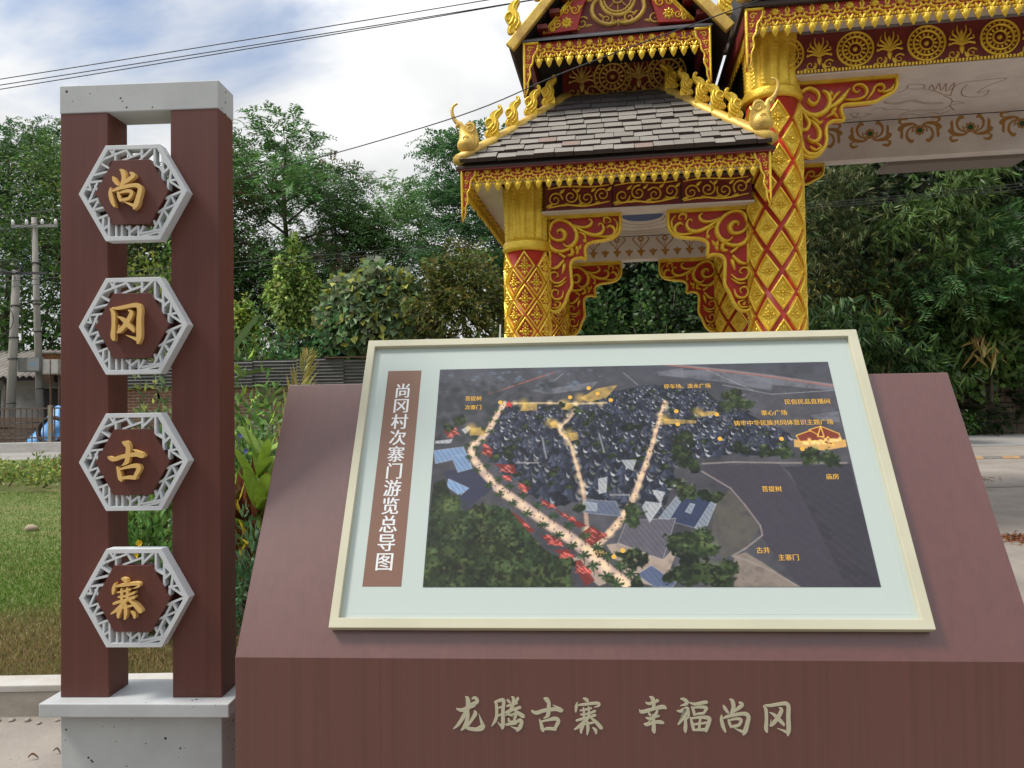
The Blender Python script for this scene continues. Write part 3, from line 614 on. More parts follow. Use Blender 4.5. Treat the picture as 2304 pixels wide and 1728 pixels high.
    for i in range(3, len(sp) - 2, 3):
        for sd_ in (-1, 1):
            u0, v0 = sp[i]; dx_, dy_ = sp[i + 1][0] - sp[i - 1][0], sp[i + 1][1] - sp[i - 1][1]; l = math.hypot(dx_, dy_)
            o_ = 0.021 * (1.2 - 0.9 * v0); pu, pv = u0 + sd_ * -dy_ / l * o_ * 0.8, v0 + sd_ * dx_ / l * o_ * 1.5 + 0.02 * (1 - v0)
            r = 0.0165 * (1.15 - 0.9 * v0)
            line([(pu, pv), (pu + 0.001, pv - r * 2.2)], 0.0022, (70, 58, 48), 0.9)
            for k in range(12):
                a = k * 0.5236 + rg.uniform(-.25, .25); line([(pu, pv), (pu + math.cos(a) * r * rg.uniform(.6, 1), pv + math.sin(a) * r * rg.uniform(.7, 1.3))], 0.0034 * (1.2 - 0.7 * v0), np.array((54, 72, 48)) * rg.uniform(0.7, 1.3), 0.95)
    for k in range(90):       # people and lamps
        sp_ = sp if k % 2 else smooth_path(M['road_right'][0], 5); i = rg.integers(0, len(sp_)); u0, v0 = sp_[i]
        blob(u0 + rg.uniform(-.008, .008), v0 + rg.uniform(-.01, .01), 0.0024, (52, 40, 40), 0.8)
    im[:] = np.clip(im, 0, 1) * (0.95 + 0.1 * (nf - 0.5))[..., None]
    return np.clip(im, 0, 1)
def fbm_s(u, v): return 0.5 + 0.5 * math.sin(u * 23 + 1.3 * math.sin(v * 17)) * math.cos(v * 19 + u * 7)
pim = paint_map()
pim = (pim[0::2, 0::2] + pim[1::2, 0::2] + pim[0::2, 1::2] + pim[1::2, 1::2]) / 4
pim = np.clip((pim - 0.40) * 1.22 + 0.385, 0.03, 1) * 0.95 + 0.03
plin = np.where(pim <= 0.04045, pim / 12.92, ((pim + 0.055) / 1.055) ** 2.4)
ph_, pw_ = plin.shape[:2]
MU0, MU1, MV0, MV1 = 0.6225, 2.1488, 0.2290, 1.1070
gx, gy = np.meshgrid(np.linspace(MU0, MU1, pw_), np.linspace(MV1, MV0, ph_))
me = bpy.data.meshes.new('map_print'); nv = pw_ * ph_; me.vertices.add(nv)
me.vertices.foreach_set('co', np.stack([gx, gy, np.full_like(gx, 0.0212)], -1).ravel().astype(np.float32))
ii = (np.arange(ph_ - 1)[:, None] * pw_ + np.arange(pw_ - 1)[None]).ravel()
quads = np.stack([ii + pw_, ii + pw_ + 1, ii + 1, ii], -1).astype(np.int32); nq = len(quads)
me.loops.add(nq * 4); me.loops.foreach_set('vertex_index', quads.ravel()); me.polygons.add(nq)
me.polygons.foreach_set('loop_start', (np.arange(nq) * 4).astype(np.int32)); me.update()
ca = me.color_attributes.new('print', 'FLOAT_COLOR', 'POINT')
ca.data.foreach_set('color', np.concatenate([plin.reshape(-1, 3), np.ones((nv, 1))], 1).ravel().astype(np.float32))
MAPPRINT = mat('map_print_ink', (0.3, 0.3, 0.3), 0.4, attr='print', spec=0.4)
mp_o = on_slope(link('map_print', me, MAPPRINT, brd))
CAPTION = mat('amber_caption_print', (0.76, 0.42, 0.05), 0.5)
STARRED = mat('red_star_print', (0.55, 0.03, 0.035), 0.5)
for txt, u_, v_, sz in (('菩提树', 0.7644, 0.970, 0.0222), ('次寨门', 0.7647, 0.9305, 0.0222), ('停车场、泼水广场', 1.5972, 1.0085, 0.0225), ('民俗民品直播间', 2.0383, 0.9314, 0.0243),
                       ('寨心广场', 1.9078, 0.8854, 0.0243), ('铸牢中华民族共同体意识主题广场', 1.9347, 0.8435, 0.0243), ('庙房', 2.0702, 0.6236, 0.0235), ('菩提树', 1.851, 0.5784, 0.0235),
                       ('古井', 1.7867, 0.3545, 0.0235), ('主寨门', 1.8671, 0.3295, 0.0235)):
    me = text_mesh(txt, sz)
    co = np.empty(len(me.vertices) * 3); me.vertices.foreach_get('co', co); co = co.reshape(-1, 3); fcs = [tuple(p.vertices) for p in me.polygons]; mb = MB()
    for k in range(2): mb.add([(x + (k - .5) * 0.0007, y, 0.0001 * k) for x, y, z in co], fcs)
    bpy.data.meshes.remove(me); mb.build('caption', CAPTION, mp_o, loc=(u_, v_, 0.0217))
dm = MB().prism([(0.0085 * math.cos(i * math.pi / 10), 0.0085 * math.sin(i * math.pi / 10)) for i in range(20)], 0, 0.0004).mesh('marker_dot'); dm.materials.append(CAPTION)
for u_, v_ in ((0.8708, 0.9502), (1.2165, 1.0073), (1.1431, 0.9674), (1.2498, 0.9821), (1.2998, 0.9518), (1.5451, 0.8985), (1.5454, 0.843), (1.3112, 0.3551), (1.2798, 0.3333),
               (1.6951, 0.882), (1.6943, 0.7793), (1.9174, 0.7759), (1.985, 0.7336)):
    link('marker_dot', dm, CAPTION, mp_o, loc=(u_, v_, 0.0213))
MB().prism([((0.0175 if i % 2 == 0 else 0.0072) * math.sin(i * math.pi / 5), (0.0175 if i % 2 == 0 else 0.0072) * math.cos(i * math.pi / 5)) for i in range(10)], 0, 0.0005).build('marker_star', STARRED, mp_o, loc=(0.9062, 0.9403, 0.0213))
# ------------------------------------------------------------------ ground, lawn, road, hillside
def gz(y): return 0.035 * min(max(0.0, y - 4.0), 17.0)
CONCRETE = mat('worn_concrete', (0.31, 0.275, 0.24), 0.9, col2=(0.225, 0.195, 0.17), vscale=(1.6, 1.6, 1.6), bump=0.35, bscale=22, detail=10, speck=(26, 0.48, (0.20, 0.18, 0.16)))
ROAD = mat('pale_road_concrete', (0.34, 0.325, 0.31), 0.85, col2=(0.28, 0.265, 0.25), vscale=(0.5, 2, 1), bump=0.1, bscale=30)
g = MB(); ys_ = [-300, -20, 0, 2, 4, 21, 60, 700]
xs_ = [-700, -60, -10, -3, 0, 3, 10, 60, 700]
for j in range(len(ys_) - 1):
    for i in range(len(xs_) - 1):
        g.add([(xs_[i], ys_[j], gz(ys_[j])), (xs_[i + 1], ys_[j], gz(ys_[j])), (xs_[i + 1], ys_[j + 1], gz(ys_[j + 1])), (xs_[i], ys_[j + 1], gz(ys_[j + 1]))], [(0, 1, 2, 3)])
tag(g.build('ground', CONCRETE), kind='structure')
g = MB(); g.add([(-60, 17.0, gz(17) + .006), (60, 17.0, gz(17) + .006), (60, 20.0, gz(20) + .006), (-60, 20.0, gz(20) + .006)], [(0, 1, 2, 3)])
tag(g.build('road', ROAD), kind='structure')
LINEP = mat('worn_line_paint', (0.42, 0.41, 0.40), 0.8)
g = MB(); g.add([(4, 17.25, gz(17.25) + .011), (60, 17.25, gz(17.25) + .011), (60, 17.38, gz(17.38) + .011), (4, 17.38, gz(17.38) + .011)], [(0, 1, 2, 3)])
tag(g.build('road_edge_line', LINEP), kind='structure')
JOINT = mat('road_joint_dirt', (0.10, 0.09, 0.08), 0.95)
g = MB(); jp = smooth_path([(3, 10.9), (5, 11.0), (6.6, 10.92), (8, 11.02), (14, 10.9)], 6)
for (x0, y0), (x1, y1) in zip(jp[:-1], jp[1:]): g.add([(x0, y0, gz(y0) + .004), (x1, y1, gz(y1) + .004), (x1, y1 + .03, gz(y1) + .005), (x0, y0 + .03, gz(y0) + .005)], [(0, 1, 2, 3)])
tag(g.build('road_joint', JOINT), kind='structure')
# lawn
LAWN = mat('mown_turf', (0.11, 0.16, 0.035), 0.95, col2=(0.18, 0.165, 0.06), vscale=(1.1, 2.4, 1), bump=0.4, bscale=60, detail=8)
t = LAWN.node_tree; p_ = t.nodes['Principled BSDF']; src = p_.inputs['Base Color'].links[0].from_socket
tcn = N(t, 'ShaderNodeTexCoord'); sp_ = N(t, 'ShaderNodeSeparateXYZ'); L(t, tcn.outputs['Object'], sp_.inputs[0])
nzn = N(t, 'ShaderNodeTexNoise', Scale=1.6, Detail=6.0); L(t, tcn.outputs['Object'], nzn.inputs['Vector'])
ad = N(t, 'ShaderNodeMath', operation='MULTIPLY_ADD'); L(t, nzn.outputs['Fac'], ad.inputs[0]); ad.inputs[1].default_value = 1.6; L(t, sp_.outputs['Y'], ad.inputs[2])
mr_ = N(t, 'ShaderNodeMapRange'); L(t, ad.outputs[0], mr_.inputs['Value']); mr_.inputs['From Min'].default_value, mr_.inputs['From Max'].default_value = 5.4, 6.2
mxn = N(t, 'ShaderNodeMix', data_type='RGBA'); L(t, mr_.outputs[0], mxn.inputs['Factor']); mxn.inputs['A'].default_value = (0.22, 0.14, 0.07, 1); L(t, src, mxn.inputs['B']); L(t, mxn.outputs['Result'], p_.inputs['Base Color'])
def lz(y): return gz(y) + 0.12
g = MB(); g.sheet(lambda a, b: (-40 + 39.6 * a, 4.07 + 12.4 * b, lz(4.07 + 12.4 * b) + 0.03 * math.sin(9 * b + 5 * a) * b), 20, 20)
tag(g.build('lawn', LAWN), kind='structure')
# hillside behind the road
def hill_y0(x): return 24.5 - 3.8 / (1 + math.exp(-(x - 2.0) * 0.8))
def hill_h(x): return 3.0 + 11.0 / (1 + math.exp(-(x - 6.5) * 0.55)) + 0.7 * math.sin(x * 0.7)
def hill(x, y):
    d = y - hill_y0(x)
    if d <= 0: return gz(y)
    return gz(y) + hill_h(x) * (1 - math.exp(-d / 2.4)) + 0.04 * d
HILL = mat('dark_hill_soil', (0.030, 0.034, 0.014), 1.0, col2=(0.016, 0.020, 0.009), vscale=(1, 1, 1), bump=0.6, bscale=4)
g = MB(); NXH, NYH = 90, 22
g.sheet(lambda a, b: ((-70 + 140 * a), hill_y0(-70 + 140 * a) + 30 * b * b - 0.02, hill(-70 + 140 * a, hill_y0(-70 + 140 * a) + 30 * b * b) - 0.03 + 0.10 * math.sin(a * 300) * b), NXH, NYH)
tag(g.build('hillside', HILL), kind='structure')
# unseen wooded slope behind the viewer, added to block low sky light
SKY_BLOCK_HILL = mat('sky_block_hill_green', (0.050, 0.070, 0.028), 1.0, col2=(0.030, 0.045, 0.018), vscale=(.6, .6, .6), bump=0.8, bscale=2)
g = MB(); g.sheet(lambda a, b: (-90 + 180 * a, -9.0 - 34 * b - 6 * math.sin(a * 7) * b, -0.05 + 17 * (1 - math.exp(-2.6 * b)) + 1.3 * math.sin(a * 31) * b + .8 * math.sin(a * 67 + b * 9) * b), 90, 16)
tag(g.build('added_sky_block_hill', SKY_BLOCK_HILL), kind='structure')
# ------------------------------------------------------------------ ceremonial gate
gate = thing('ceremonial_gate', 'ornate red and gold temple-style gate with slate hipped roofs and diamond patterned columns', 'gate', (0.2, 8.5, 0.0), -0.148)
def part(name, m=None, mesh=None, loc=(0, 0, 0), rot=None, bevel=0.0):
    return link(name, mesh, m, gate, bevel, loc, rot)
def fu(x, y, h): return (x, -h, y)                  # front-facing relief: x right, y up, h towards the viewer
def petal(mb, x, y, ln, wd, ang, h, fn, base=0.0):
    """leaf shaped boss with a raised spine; ang 0 points up"""
    o = [(0, 0.5), (0.30, 0.22), (0.5, -0.10), (0.34, -0.38), (0, -0.5), (-0.34, -0.38), (-0.5, -0.10), (-0.30, 0.22)]
    c, s = math.cos(ang), math.sin(ang)
    pts = [(x + (a * wd) * c - (b * ln) * s, y + (a * wd) * s + (b * ln) * c) for a, b in o]
    vs = [fn(px, py, base) for px, py in pts] + [fn(x + 0.12 * ln * -s, y + 0.12 * ln * c, base + h), fn(x - 0.2 * ln * -s, y - 0.2 * ln * c, base + h)]
    fs = [(0, 8, 1), (1, 8, 2), (2, 8, 9), (2, 9, 3), (3, 9, 4), (4, 9, 5), (5, 9, 6), (6, 9, 8), (6, 8, 7), (7, 8, 0)]
    mb.add(vs, [f[::-1] for f in fs], True)
def dome(mb, x, y, r, h, fn, n=8, base=0.0):
    vs = [fn(x + r * math.cos(i * 2 * math.pi / n), y + r * math.sin(i * 2 * math.pi / n), base) for i in range(n)] + \
         [fn(x + r * .6 * math.cos(i * 2 * math.pi / n), y + r * .6 * math.sin(i * 2 * math.pi / n), base + h * .8) for i in range(n)] + [fn(x, y, base + h)]
    mb.add(vs, [(i, (i + 1) % n, n + (i + 1) % n, n + i) for i in range(n)] + [(n + i, n + (i + 1) % n, 2 * n) for i in range(n)], True)
def ring(mb, x, y, r, t, h, fn, n=14, base=0.0):
    vs = []
    for rr, hh in ((r - t, 0), (r - t * .6, h), (r + t * .6, h), (r + t, 0)):
        vs += [fn(x + rr * math.cos(i * 2 * math.pi / n), y + rr * math.sin(i * 2 * math.pi / n), base + hh) for i in range(n)]
    mb.add(vs, [(k * n + i, (k + 1) * n + i, (k + 1) * n + (i + 1) % n, k * n + (i + 1) % n) for k in range(3) for i in range(n)], True)
def ribbon(mb, pts, fn, h=0.02, base=0.0, k=4, ns=5):
    """half round carved ribbon along (x, y, width)"""
    s = smooth_path(pts, k); n = len(s); vs = []
    for i in range(n):
        ax, ay, _ = s[max(i - 1, 0)]; bx, by, _ = s[min(i + 1, n - 1)]; dx_, dy_ = bx - ax, by - ay; l = math.hypot(dx_, dy_) or 1e-6
        w2 = max(s[i][2], 0.001) / 2; hh = h * min(1.0, w2 / 0.02 + 0.25)
        for q in range(ns):
            a = math.pi * q / (ns - 1); o = math.cos(a) * w2
            vs.append(fn(s[i][0] - dy_ / l * o, s[i][1] + dx_ / l * o, base + math.sin(a) * hh))
    fs = [(i * ns + q, i * ns + q + 1, (i + 1) * ns + q + 1, (i + 1) * ns + q) for i in range(n - 1) for q in range(ns - 1)]
    fs += [tuple(range(ns - 1, -1, -1)), tuple(range((n - 1) * ns, n * ns))]
    mb.add(vs, fs, True)
def spiral(cx, cy, r, turns, a0, dr, w, n=None):
    n = n or int(8 * turns) + 2
    return [(cx + r * (1 - 0.86 * i / (n - 1)) * math.cos(a0 + dr * 2 * math.pi * turns * i / (n - 1)), cy + r * (1 - 0.86 * i / (n - 1)) * math.sin(a0 + dr * 2 * math.pi * turns * i / (n - 1)), w * (1 - 0.45 * i / (n - 1))) for i in range(n)]

# ---- columns
def diamond_mesh(r, dw, dh, two):
    """rhombic tile wrapped on a cylinder of radius r about the z axis, facing -y"""
    me = bpy.data.meshes.new('diamond_tile'); mb = MB(); mi = []
    def P(s, t, h):
        a = s * dw / 2 / r; return ((r + h) * math.sin(a), -(r + h) * math.cos(a), t * dh / 2)
    K = 3; rim = []
    cor = [(0, 1), (1, 0), (0, -1), (-1, 0)]
    for i in range(4):
        for k in range(K):
            a, b = cor[i], cor[(i + 1) % 4]; rim.append((a[0] + (b[0] - a[0]) * k / K, a[1] + (b[1] - a[1]) * k / K))
    n = len(rim); lv = [(1.0, -0.004, 0), (0.96, 0.026, 0), (0.84, 0.032, 0), (0.76, 0.008, 0), (0.0, 0.008, 1 if two else 0)]
    vs = []
    for sc, h, _ in lv[:-1]: vs += [P(x * sc, y * sc, h) for x, y in rim]
    vs.append(P(0, 0, lv[-1][1])); fs = []
    for k in range(3):
        for i in range(n): fs.append((k * n + i, (k + 1) * n + i, (k + 1) * n + (i + 1) % n, k * n + (i + 1) % n)); mi.append(0)
    for i in range(n): fs.append((3 * n + i, 4 * n, 3 * n + (i + 1) % n)); mi.append(1 if two else 0)
    mb.add(vs, fs, False); c0 = len(mb.f)
    fn = lambda x, y, h: P(x / (dw / 2), y / (dh / 2), 0.008 + h)
    for k in range(8):
        a = k * math.pi / 4; petal(mb, 0.036 * math.sin(-a), 0.036 * math.cos(a), 0.040, 0.026, a, 0.022, fn)
    dome(mb, 0, 0, 0.019, 0.036, fn)
    for sg in (-1, 1):
        petal(mb, 0, sg * dh * 0.235, dh * 0.17, 0.030, 0 if sg > 0 else math.pi, 0.022, fn)
        petal(mb, 0.022, sg * dh * 0.17, dh * 0.10, 0.02, -0.5 * sg, 0.010, fn); petal(mb, -0.022, sg * dh * 0.17, dh * 0.10, 0.02, 0.5 * sg, 0.010, fn)
        petal(mb, sg * dw * 0.235, 0, 0.05, 0.034, math.pi / 2 * -sg, 0.022, fn)
    mi += [0] * (len(mb.f) - c0)
    me.from_pydata(mb.v, [], mb.f); me.materials.append(GOLD); me.materials.append(RED)
    me.polygons.foreach_set('material_index', mi); me.polygons.foreach_set('use_smooth', mb.sm); me.update(); return me
def column(u, b, r, zring, ztop, nd, dw, dh, pitch, two, zlow=1.2, name='column'):
    col = link(name, MB().lathe([(r * 1.25, 0.0), (r * 1.25, 0.3), (r * 1.05, 0.42), (r * 1.0, 0.5), (r, zring)], 28).mesh('column'), RED, gate, loc=(u, b, 0))
    dm = diamond_mesh(r, dw, dh, two); row = 0; z = zring - pitch * 0.5
    while z - dh / 2 > zlow:
        for k in range(nd):
            a = (k + (0.5 if row % 2 else 0)) * 2 * math.pi / nd
            o = bpy.data.objects.new('diamond_tile', dm); COL.objects.link(o); o.parent = col; o.location = (0, 0, z); o.rotation_euler = (0, 0, a)
        z -= pitch / 2; row += 1
    MB().lathe([(r * 0.9, zring - 0.01), (r * 1.10, zring + 0.005), (r * 1.17, zring + 0.035), (r * 1.12, zring + 0.06), (r * 1.16, zring + 0.085), (r * 1.08, zring + 0.12), (r * 0.9, zring + 0.13)], 28).build('neck_ring', GOLD, col)
    NF = 84
    def fl(k):
        q = k % 6; return (0.97, 1.035, 1.09, 1.09, 1.035, 0.94)[q]
    prof = [(r * 0.94, zring + 0.12)] + [(r * (0.94 + 0.10 * t * t), zring + 0.12 + (ztop - zring - 0.12) * t) for t in (0.05, 0.2, 0.4, 0.6, 0.8, 1.0)]
    cap = MB().lathe(prof, NF, fl=fl, smooth=True)
    for k in range(14):        # carved leaf sprays up each rib
        a = (k * 6 + 2.5) * 2 * math.pi / NF; zz = zring + 0.16
        while zz < ztop - 0.05:
            t = (zz - zring - 0.12) / (ztop - zring - 0.12); rr = r * (0.94 + 0.10 * t * t) * 1.07
            fn = lambda x, y, h, a=a, rr=rr: ((rr + h) * math.cos(a + x / rr), (rr + h) * math.sin(a + x / rr), y)
            petal(cap, 0.012, zz, 0.05, 0.02, -0.5, 0.012, fn); petal(cap, -0.012, zz, 0.05, 0.02, 0.5, 0.012, fn); zz += 0.045
    cap.build('capital', GOLD, col)
    return col
column(0.0, 0.0, 0.243, 3.34, 4.12, 6, 0.235, 0.355, 0.37, True, zlow=0.52)
column(0.0, 2.95, 0.243, 3.34, 4.12, 6, 0.235, 0.355, 0.37, True, zlow=1.6)
column(2.765, 0.0, 0.280, 4.86, 5.62, 6, 0.245, 0.395, 0.47, False, zlow=0.52)
column(2.765, 2.95, 0.280, 4.86, 5.62, 6, 0.245, 0.395, 0.47, False, zlow=1.6)

# ---- eave boards with hanging lotus drops
def fascia_units():
    k = 4.29e-4; f2 = lambda x, y, h: (x, -h, y)
    pend = MB()
    P2 = lambda x, y: (x * k, -(y - 130) * k)
    o = [(-48, 530), (-76, 620), (-56, 680), (0, 766), (56, 680), (76, 620), (48, 530)]
    vs = [f2(*P2(*q), 0.0056) for q in o] + [f2(*P2(0, 560), 0.0420), f2(*P2(0, 640), 0.0476)]
    pend.add(vs, [(0, 1, 8, 7), (1, 2, 8), (2, 3, 8), (3, 4, 8), (4, 5, 8), (5, 6, 7, 8), (6, 0, 7)][:], True)
    back = [f2(*P2(*q), -0.004) for q in o]; b0 = len(pend.v)
    pend.add(back + [f2(*P2(*q), 0.0056) for q in o], [tuple(range(7))[::-1]] + [(i, 7 + i, 7 + (i + 1) % 7, (i + 1) % 7) for i in range(7)])
    for s in (-1, 1):
        ribbon(pend, [(*P2(s * 62, 425), 0.0196), (*P2(s * 34, 480), 0.0280), (*P2(2 * s, 545), 0.0224)], f2, 0.030, k=2)
        dome(pend, *P2(s * 74, 560), 0.0170, 0.024, f2); dome(pend, *P2(s * 102, 478), 0.0135, 0.022, f2)
    ros = MB()
    ring(ros, *P2(0, 240), 0.021, 0.006, 0.030, f2, 12); ring(ros, *P2(0, 240), 0.010, 0.004, 0.036, f2, 10); dome(ros, *P2(0, 240), 0.005, 0.03, f2, 6)
    for q in range(7):
        a = -1.9 + q * 0.63; petal(ros, P2(0, 240)[0] + 0.037 * math.sin(a), P2(0, 240)[1] + 0.037 * math.cos(a), 0.024, 0.018, -a, 0.022, f2)
    for s in (-1, 1):
        ribbon(ros, [(*P2(s * 10, 345), 0.0140), (*P2(s * 45, 375), 0.0196), (*P2(s * 88, 350), 0.0168), (*P2(s * 80, 325), 0.0112)], f2, 0.022, k=3)
    petal(ros, *P2(0, 345), 0.03, 0.03, math.pi, 0.024, f2)
    bud = MB()
    for s in (-1, 1):
        ribbon(bud, [(*P2(0, 120), 0.0084), (*P2(s * 34, 190), 0.0210), (*P2(s * 26, 250), 0.0196), (*P2(s * 6, 296), 0.0112)], f2, 0.024, k=3)
        ribbon(bud, [(*P2(s * 22, 390), 0.0168), (*P2(s * 80, 412), 0.0252), (*P2(s * 142, 380), 0.0224), (*P2(s * 160, 320), 0.0182), (*P2(s * 120, 285), 0.0154), (*P2(s * 96, 325), 0.0126)], f2, 0.026, k=4)
    ribbon(bud, [(*P2(-68, 325), 0.0168), (*P2(0, 322), 0.0224), (*P2(68, 325), 0.0168)], f2, 0.03, k=2)
    return pend.mesh('pendant'), ros.mesh('rosette'), bud.mesh('bud')
PEND, ROS, BUD = fascia_units()
for m_ in (PEND, ROS, BUD): m_.materials.append(GOLD)
def corner_mesh():
    k = MB(); o = [(0, 0.0), (0.17, 0.0), (0.165, -0.09), (0.118, -0.15), (0.108, -0.22), (0.072, -0.28), (0.082, -0.37), (0.05, -0.44), (0.045, -0.52), (0.012, -0.60), (0, -0.58)]
    k.prism(o, -0.015, 0.006, fu); return k.mesh('corner_drop')
def corner_gold():
    g = MB(); 
    ribbon(g, [(0.013, 0.0, 0.03), (0.013, -0.3, 0.028), (0.013, -0.57, 0.02)], fu, 0.03, base=0.006, k=3)
    ribbon(g, [(0.0, -0.013, 0.028), (0.17, -0.013, 0.028)], fu, 0.03, base=0.006, k=2)
    ribbon(g, [(0.165, -0.03, 0.022), (0.150, -0.10, 0.024), (0.112, -0.155, 0.022), (0.10, -0.23, 0.022), (0.070, -0.285, 0.020), (0.078, -0.36, 0.020), (0.052, -0.43, 0.018), (0.046, -0.51, 0.018), (0.014, -0.595, 0.012)], fu, 0.026, base=0.005, k=4)
    for (x, y, r, a0, d) in ((0.075, -0.075, 0.032, 0.5, 1), (0.055, -0.165, 0.026, 2.5, -1), (0.045, -0.255, 0.022, 0.5, 1), (0.05, -0.35, 0.018, 2.0, -1), (0.032, -0.45, 0.014, 0.5, 1)):
        ribbon(g, spiral(x, y, r, 1.2, a0, d, 0.014), fu, 0.02, base=0.006, k=2)
        petal(g, x + r * 1.0, y + r * 0.7, r * 1.1, r * 0.5, -0.9, 0.014, fu, 0.006); petal(g, x - r * .2, y - r * 1.35, r, r * .5, 2.4, 0.014, fu, 0.006)
    return g.mesh('corner_scroll')
CORN, CORG = corner_mesh(), corner_gold(); CORN.materials.append(RED); CORG.materials.append(GOLD)
def fascia(u0, u1, b, ztop, n, sc=1.0, rz=0.0, corners=(True, True), name='eave_fascia', m=None, first=0):
    """board from (u0, b) running along local x; rz turns it about its start"""
    wd = u1 - u0; h = 0.285 * sc
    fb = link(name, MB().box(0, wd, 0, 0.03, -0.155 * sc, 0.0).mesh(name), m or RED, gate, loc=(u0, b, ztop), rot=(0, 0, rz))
    p = wd / n; x0 = 0.12 if corners[0] else 0.03; x1 = wd - (0.12 if corners[1] else 0.03)
    n = int(round((x1 - x0) / (0.1095 * sc))); p = (x1 - x0) / n
    for i in range(n):
        for me_, nm in ((PEND, 'pendant'), ((ROS, 'rosette') if i % 2 else (BUD, 'bud'))[0:2]):
            o = bpy.data.objects.new(nm, me_); COL.objects.link(o); o.parent = fb
            j = random.uniform(-0.012, 0.012)
            o.location = (x0 + (i + 0.5) * p, -0.001, -0.004 * sc); o.scale = (sc * p / (0.1095 * sc), 1, sc); o.rotation_euler = (random.uniform(-.03, .03), j, 0)
    for s, on in ((0, corners[0]), (1, corners[1])):
        if on:
            for me_, nm in ((CORN, 'corner_drop'), (CORG, 'corner_scroll')):
                o = bpy.data.objects.new(nm, me_); COL.objects.link(o); o.parent = fb
                o.location = (-0.004 if s == 0 else wd + 0.004, -0.016, 0.0); o.scale = (sc if s == 0 else -sc, 1, sc)
    return fb
fascia(-0.632, 2.612, -0.60, 4.185, 27, 1.0)
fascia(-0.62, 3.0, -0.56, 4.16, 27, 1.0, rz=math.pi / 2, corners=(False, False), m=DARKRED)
fascia(0.0, 2.122, 0.0, 5.80, 17, 1.08)
fascia(2.395, 6.9, -0.60, 5.65, 24, 1.10, corners=(True, False))
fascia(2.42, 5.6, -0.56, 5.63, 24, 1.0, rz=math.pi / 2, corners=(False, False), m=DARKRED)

# ---- carved brackets
def bracket(outline, scrolls, petals, k, ox, oy, slope):
    T = lambda x, y: ((x - ox) * k, -((y + slope * (x - ox)) - oy) * k)
    pl = MB(); o = [T(*q) for q in outline]; sm = o
    pl.prism(sm, -0.10, 0.0, fu)
    g = MB(); cl = [(x, y, 0.042) for x, y in smooth_path(o[1:], 4)]
    ribbon(g, cl, fu, 0.045, base=-0.002, k=1)
    g.box(o[0][0], o[1][0], -0.035, 0.03, o[0][1] - 0.045, o[0][1] + 0.02)
    ribbon(g, [(0.02, -0.03, 0.036), (0.02, o[-1][1] + 0.03, 0.036)], fu, 0.03, k=2)
    for s in scrolls: ribbon(g, [(*T(x, y), w_ * k) for x, y, w_ in s], fu, 0.062, base=-0.001, k=4)
    for (x, y, ln, wd, a) in petals: petal(g, *T(x, y), ln * k, wd * k, a, 0.05, fu)
    return pl.mesh('bracket'), g.mesh('scrollwork')
BL = bracket([(60,170),(1090,105),(1098,250),(1080,375),(1000,465),(850,512),(690,540),(612,590),(592,660),(600,780),(535,765),(425,792),(382,870),(384,1010),(390,1170),(335,1290),(275,1440),(200,1528),(110,1545),(60,1500)],
  [[(100,400,20),(105,330,50),(150,260,44),(240,228,44),(360,262,50),(455,360,60),(478,470,70),(430,570,62),(340,612,40),(275,560,20)],
   [(80,400,30),(112,478,44),(190,520,44),(280,510,60),(310,430,80),(262,372,60),(200,388,30),(212,426,16)],
   [(92,590,40),(130,652,70),(220,682,62),(340,655,50),(440,590,30)],[(430,300,30),(560,382,48),(700,436,62),(812,420,64),(862,350,50),(838,280,34),(792,284,24),(800,312,14)],
   [(420,290,20),(560,332,40),(662,308,48),(698,246,40),(652,206,26)],[(780,455,20),(920,462,44),(1006,428,60),(1012,350,52),(950,306,40),(906,336,20)],
   [(872,270,30),(868,205,36),(930,190,34),(962,232,28),(930,262,18)],[(1000,196,20),(1050,260,34),(1052,340,36),(1020,420,18)],[(505,395,20),(590,440,34),(602,520,24)],
   [(402,640,60),(412,712,60),(345,740,30)],[(220,712,40),(310,768,44)],[(90,938,20),(190,912,54),(290,806,36)],[(258,1008,16),(286,905,54),(305,850,20)],
   [(312,1045,14),(240,1124,34),(140,1134,40),(84,1066,38),(108,992,32),(178,988,28),(200,1036,22),(160,1056,14)],[(312,1105,14),(220,1176,30),(130,1182,20)],
   [(276,1245,16),(244,1348,36),(150,1372,36),(100,1304,34),(132,1236,30),(198,1252,24),(186,1312,14)],[(96,1494,20),(190,1494,34),(226,1424,30),(140,1404,16)]],
  [(475, 625, 110, 60, 0.3), (520, 610, 100, 50, -0.5), (480, 690, 90, 50, 2.8), (590, 520, 70, 60, 0.8), (150, 1445, 70, 50, 0.4)], 8.0e-4, 60, 170, 0.063)
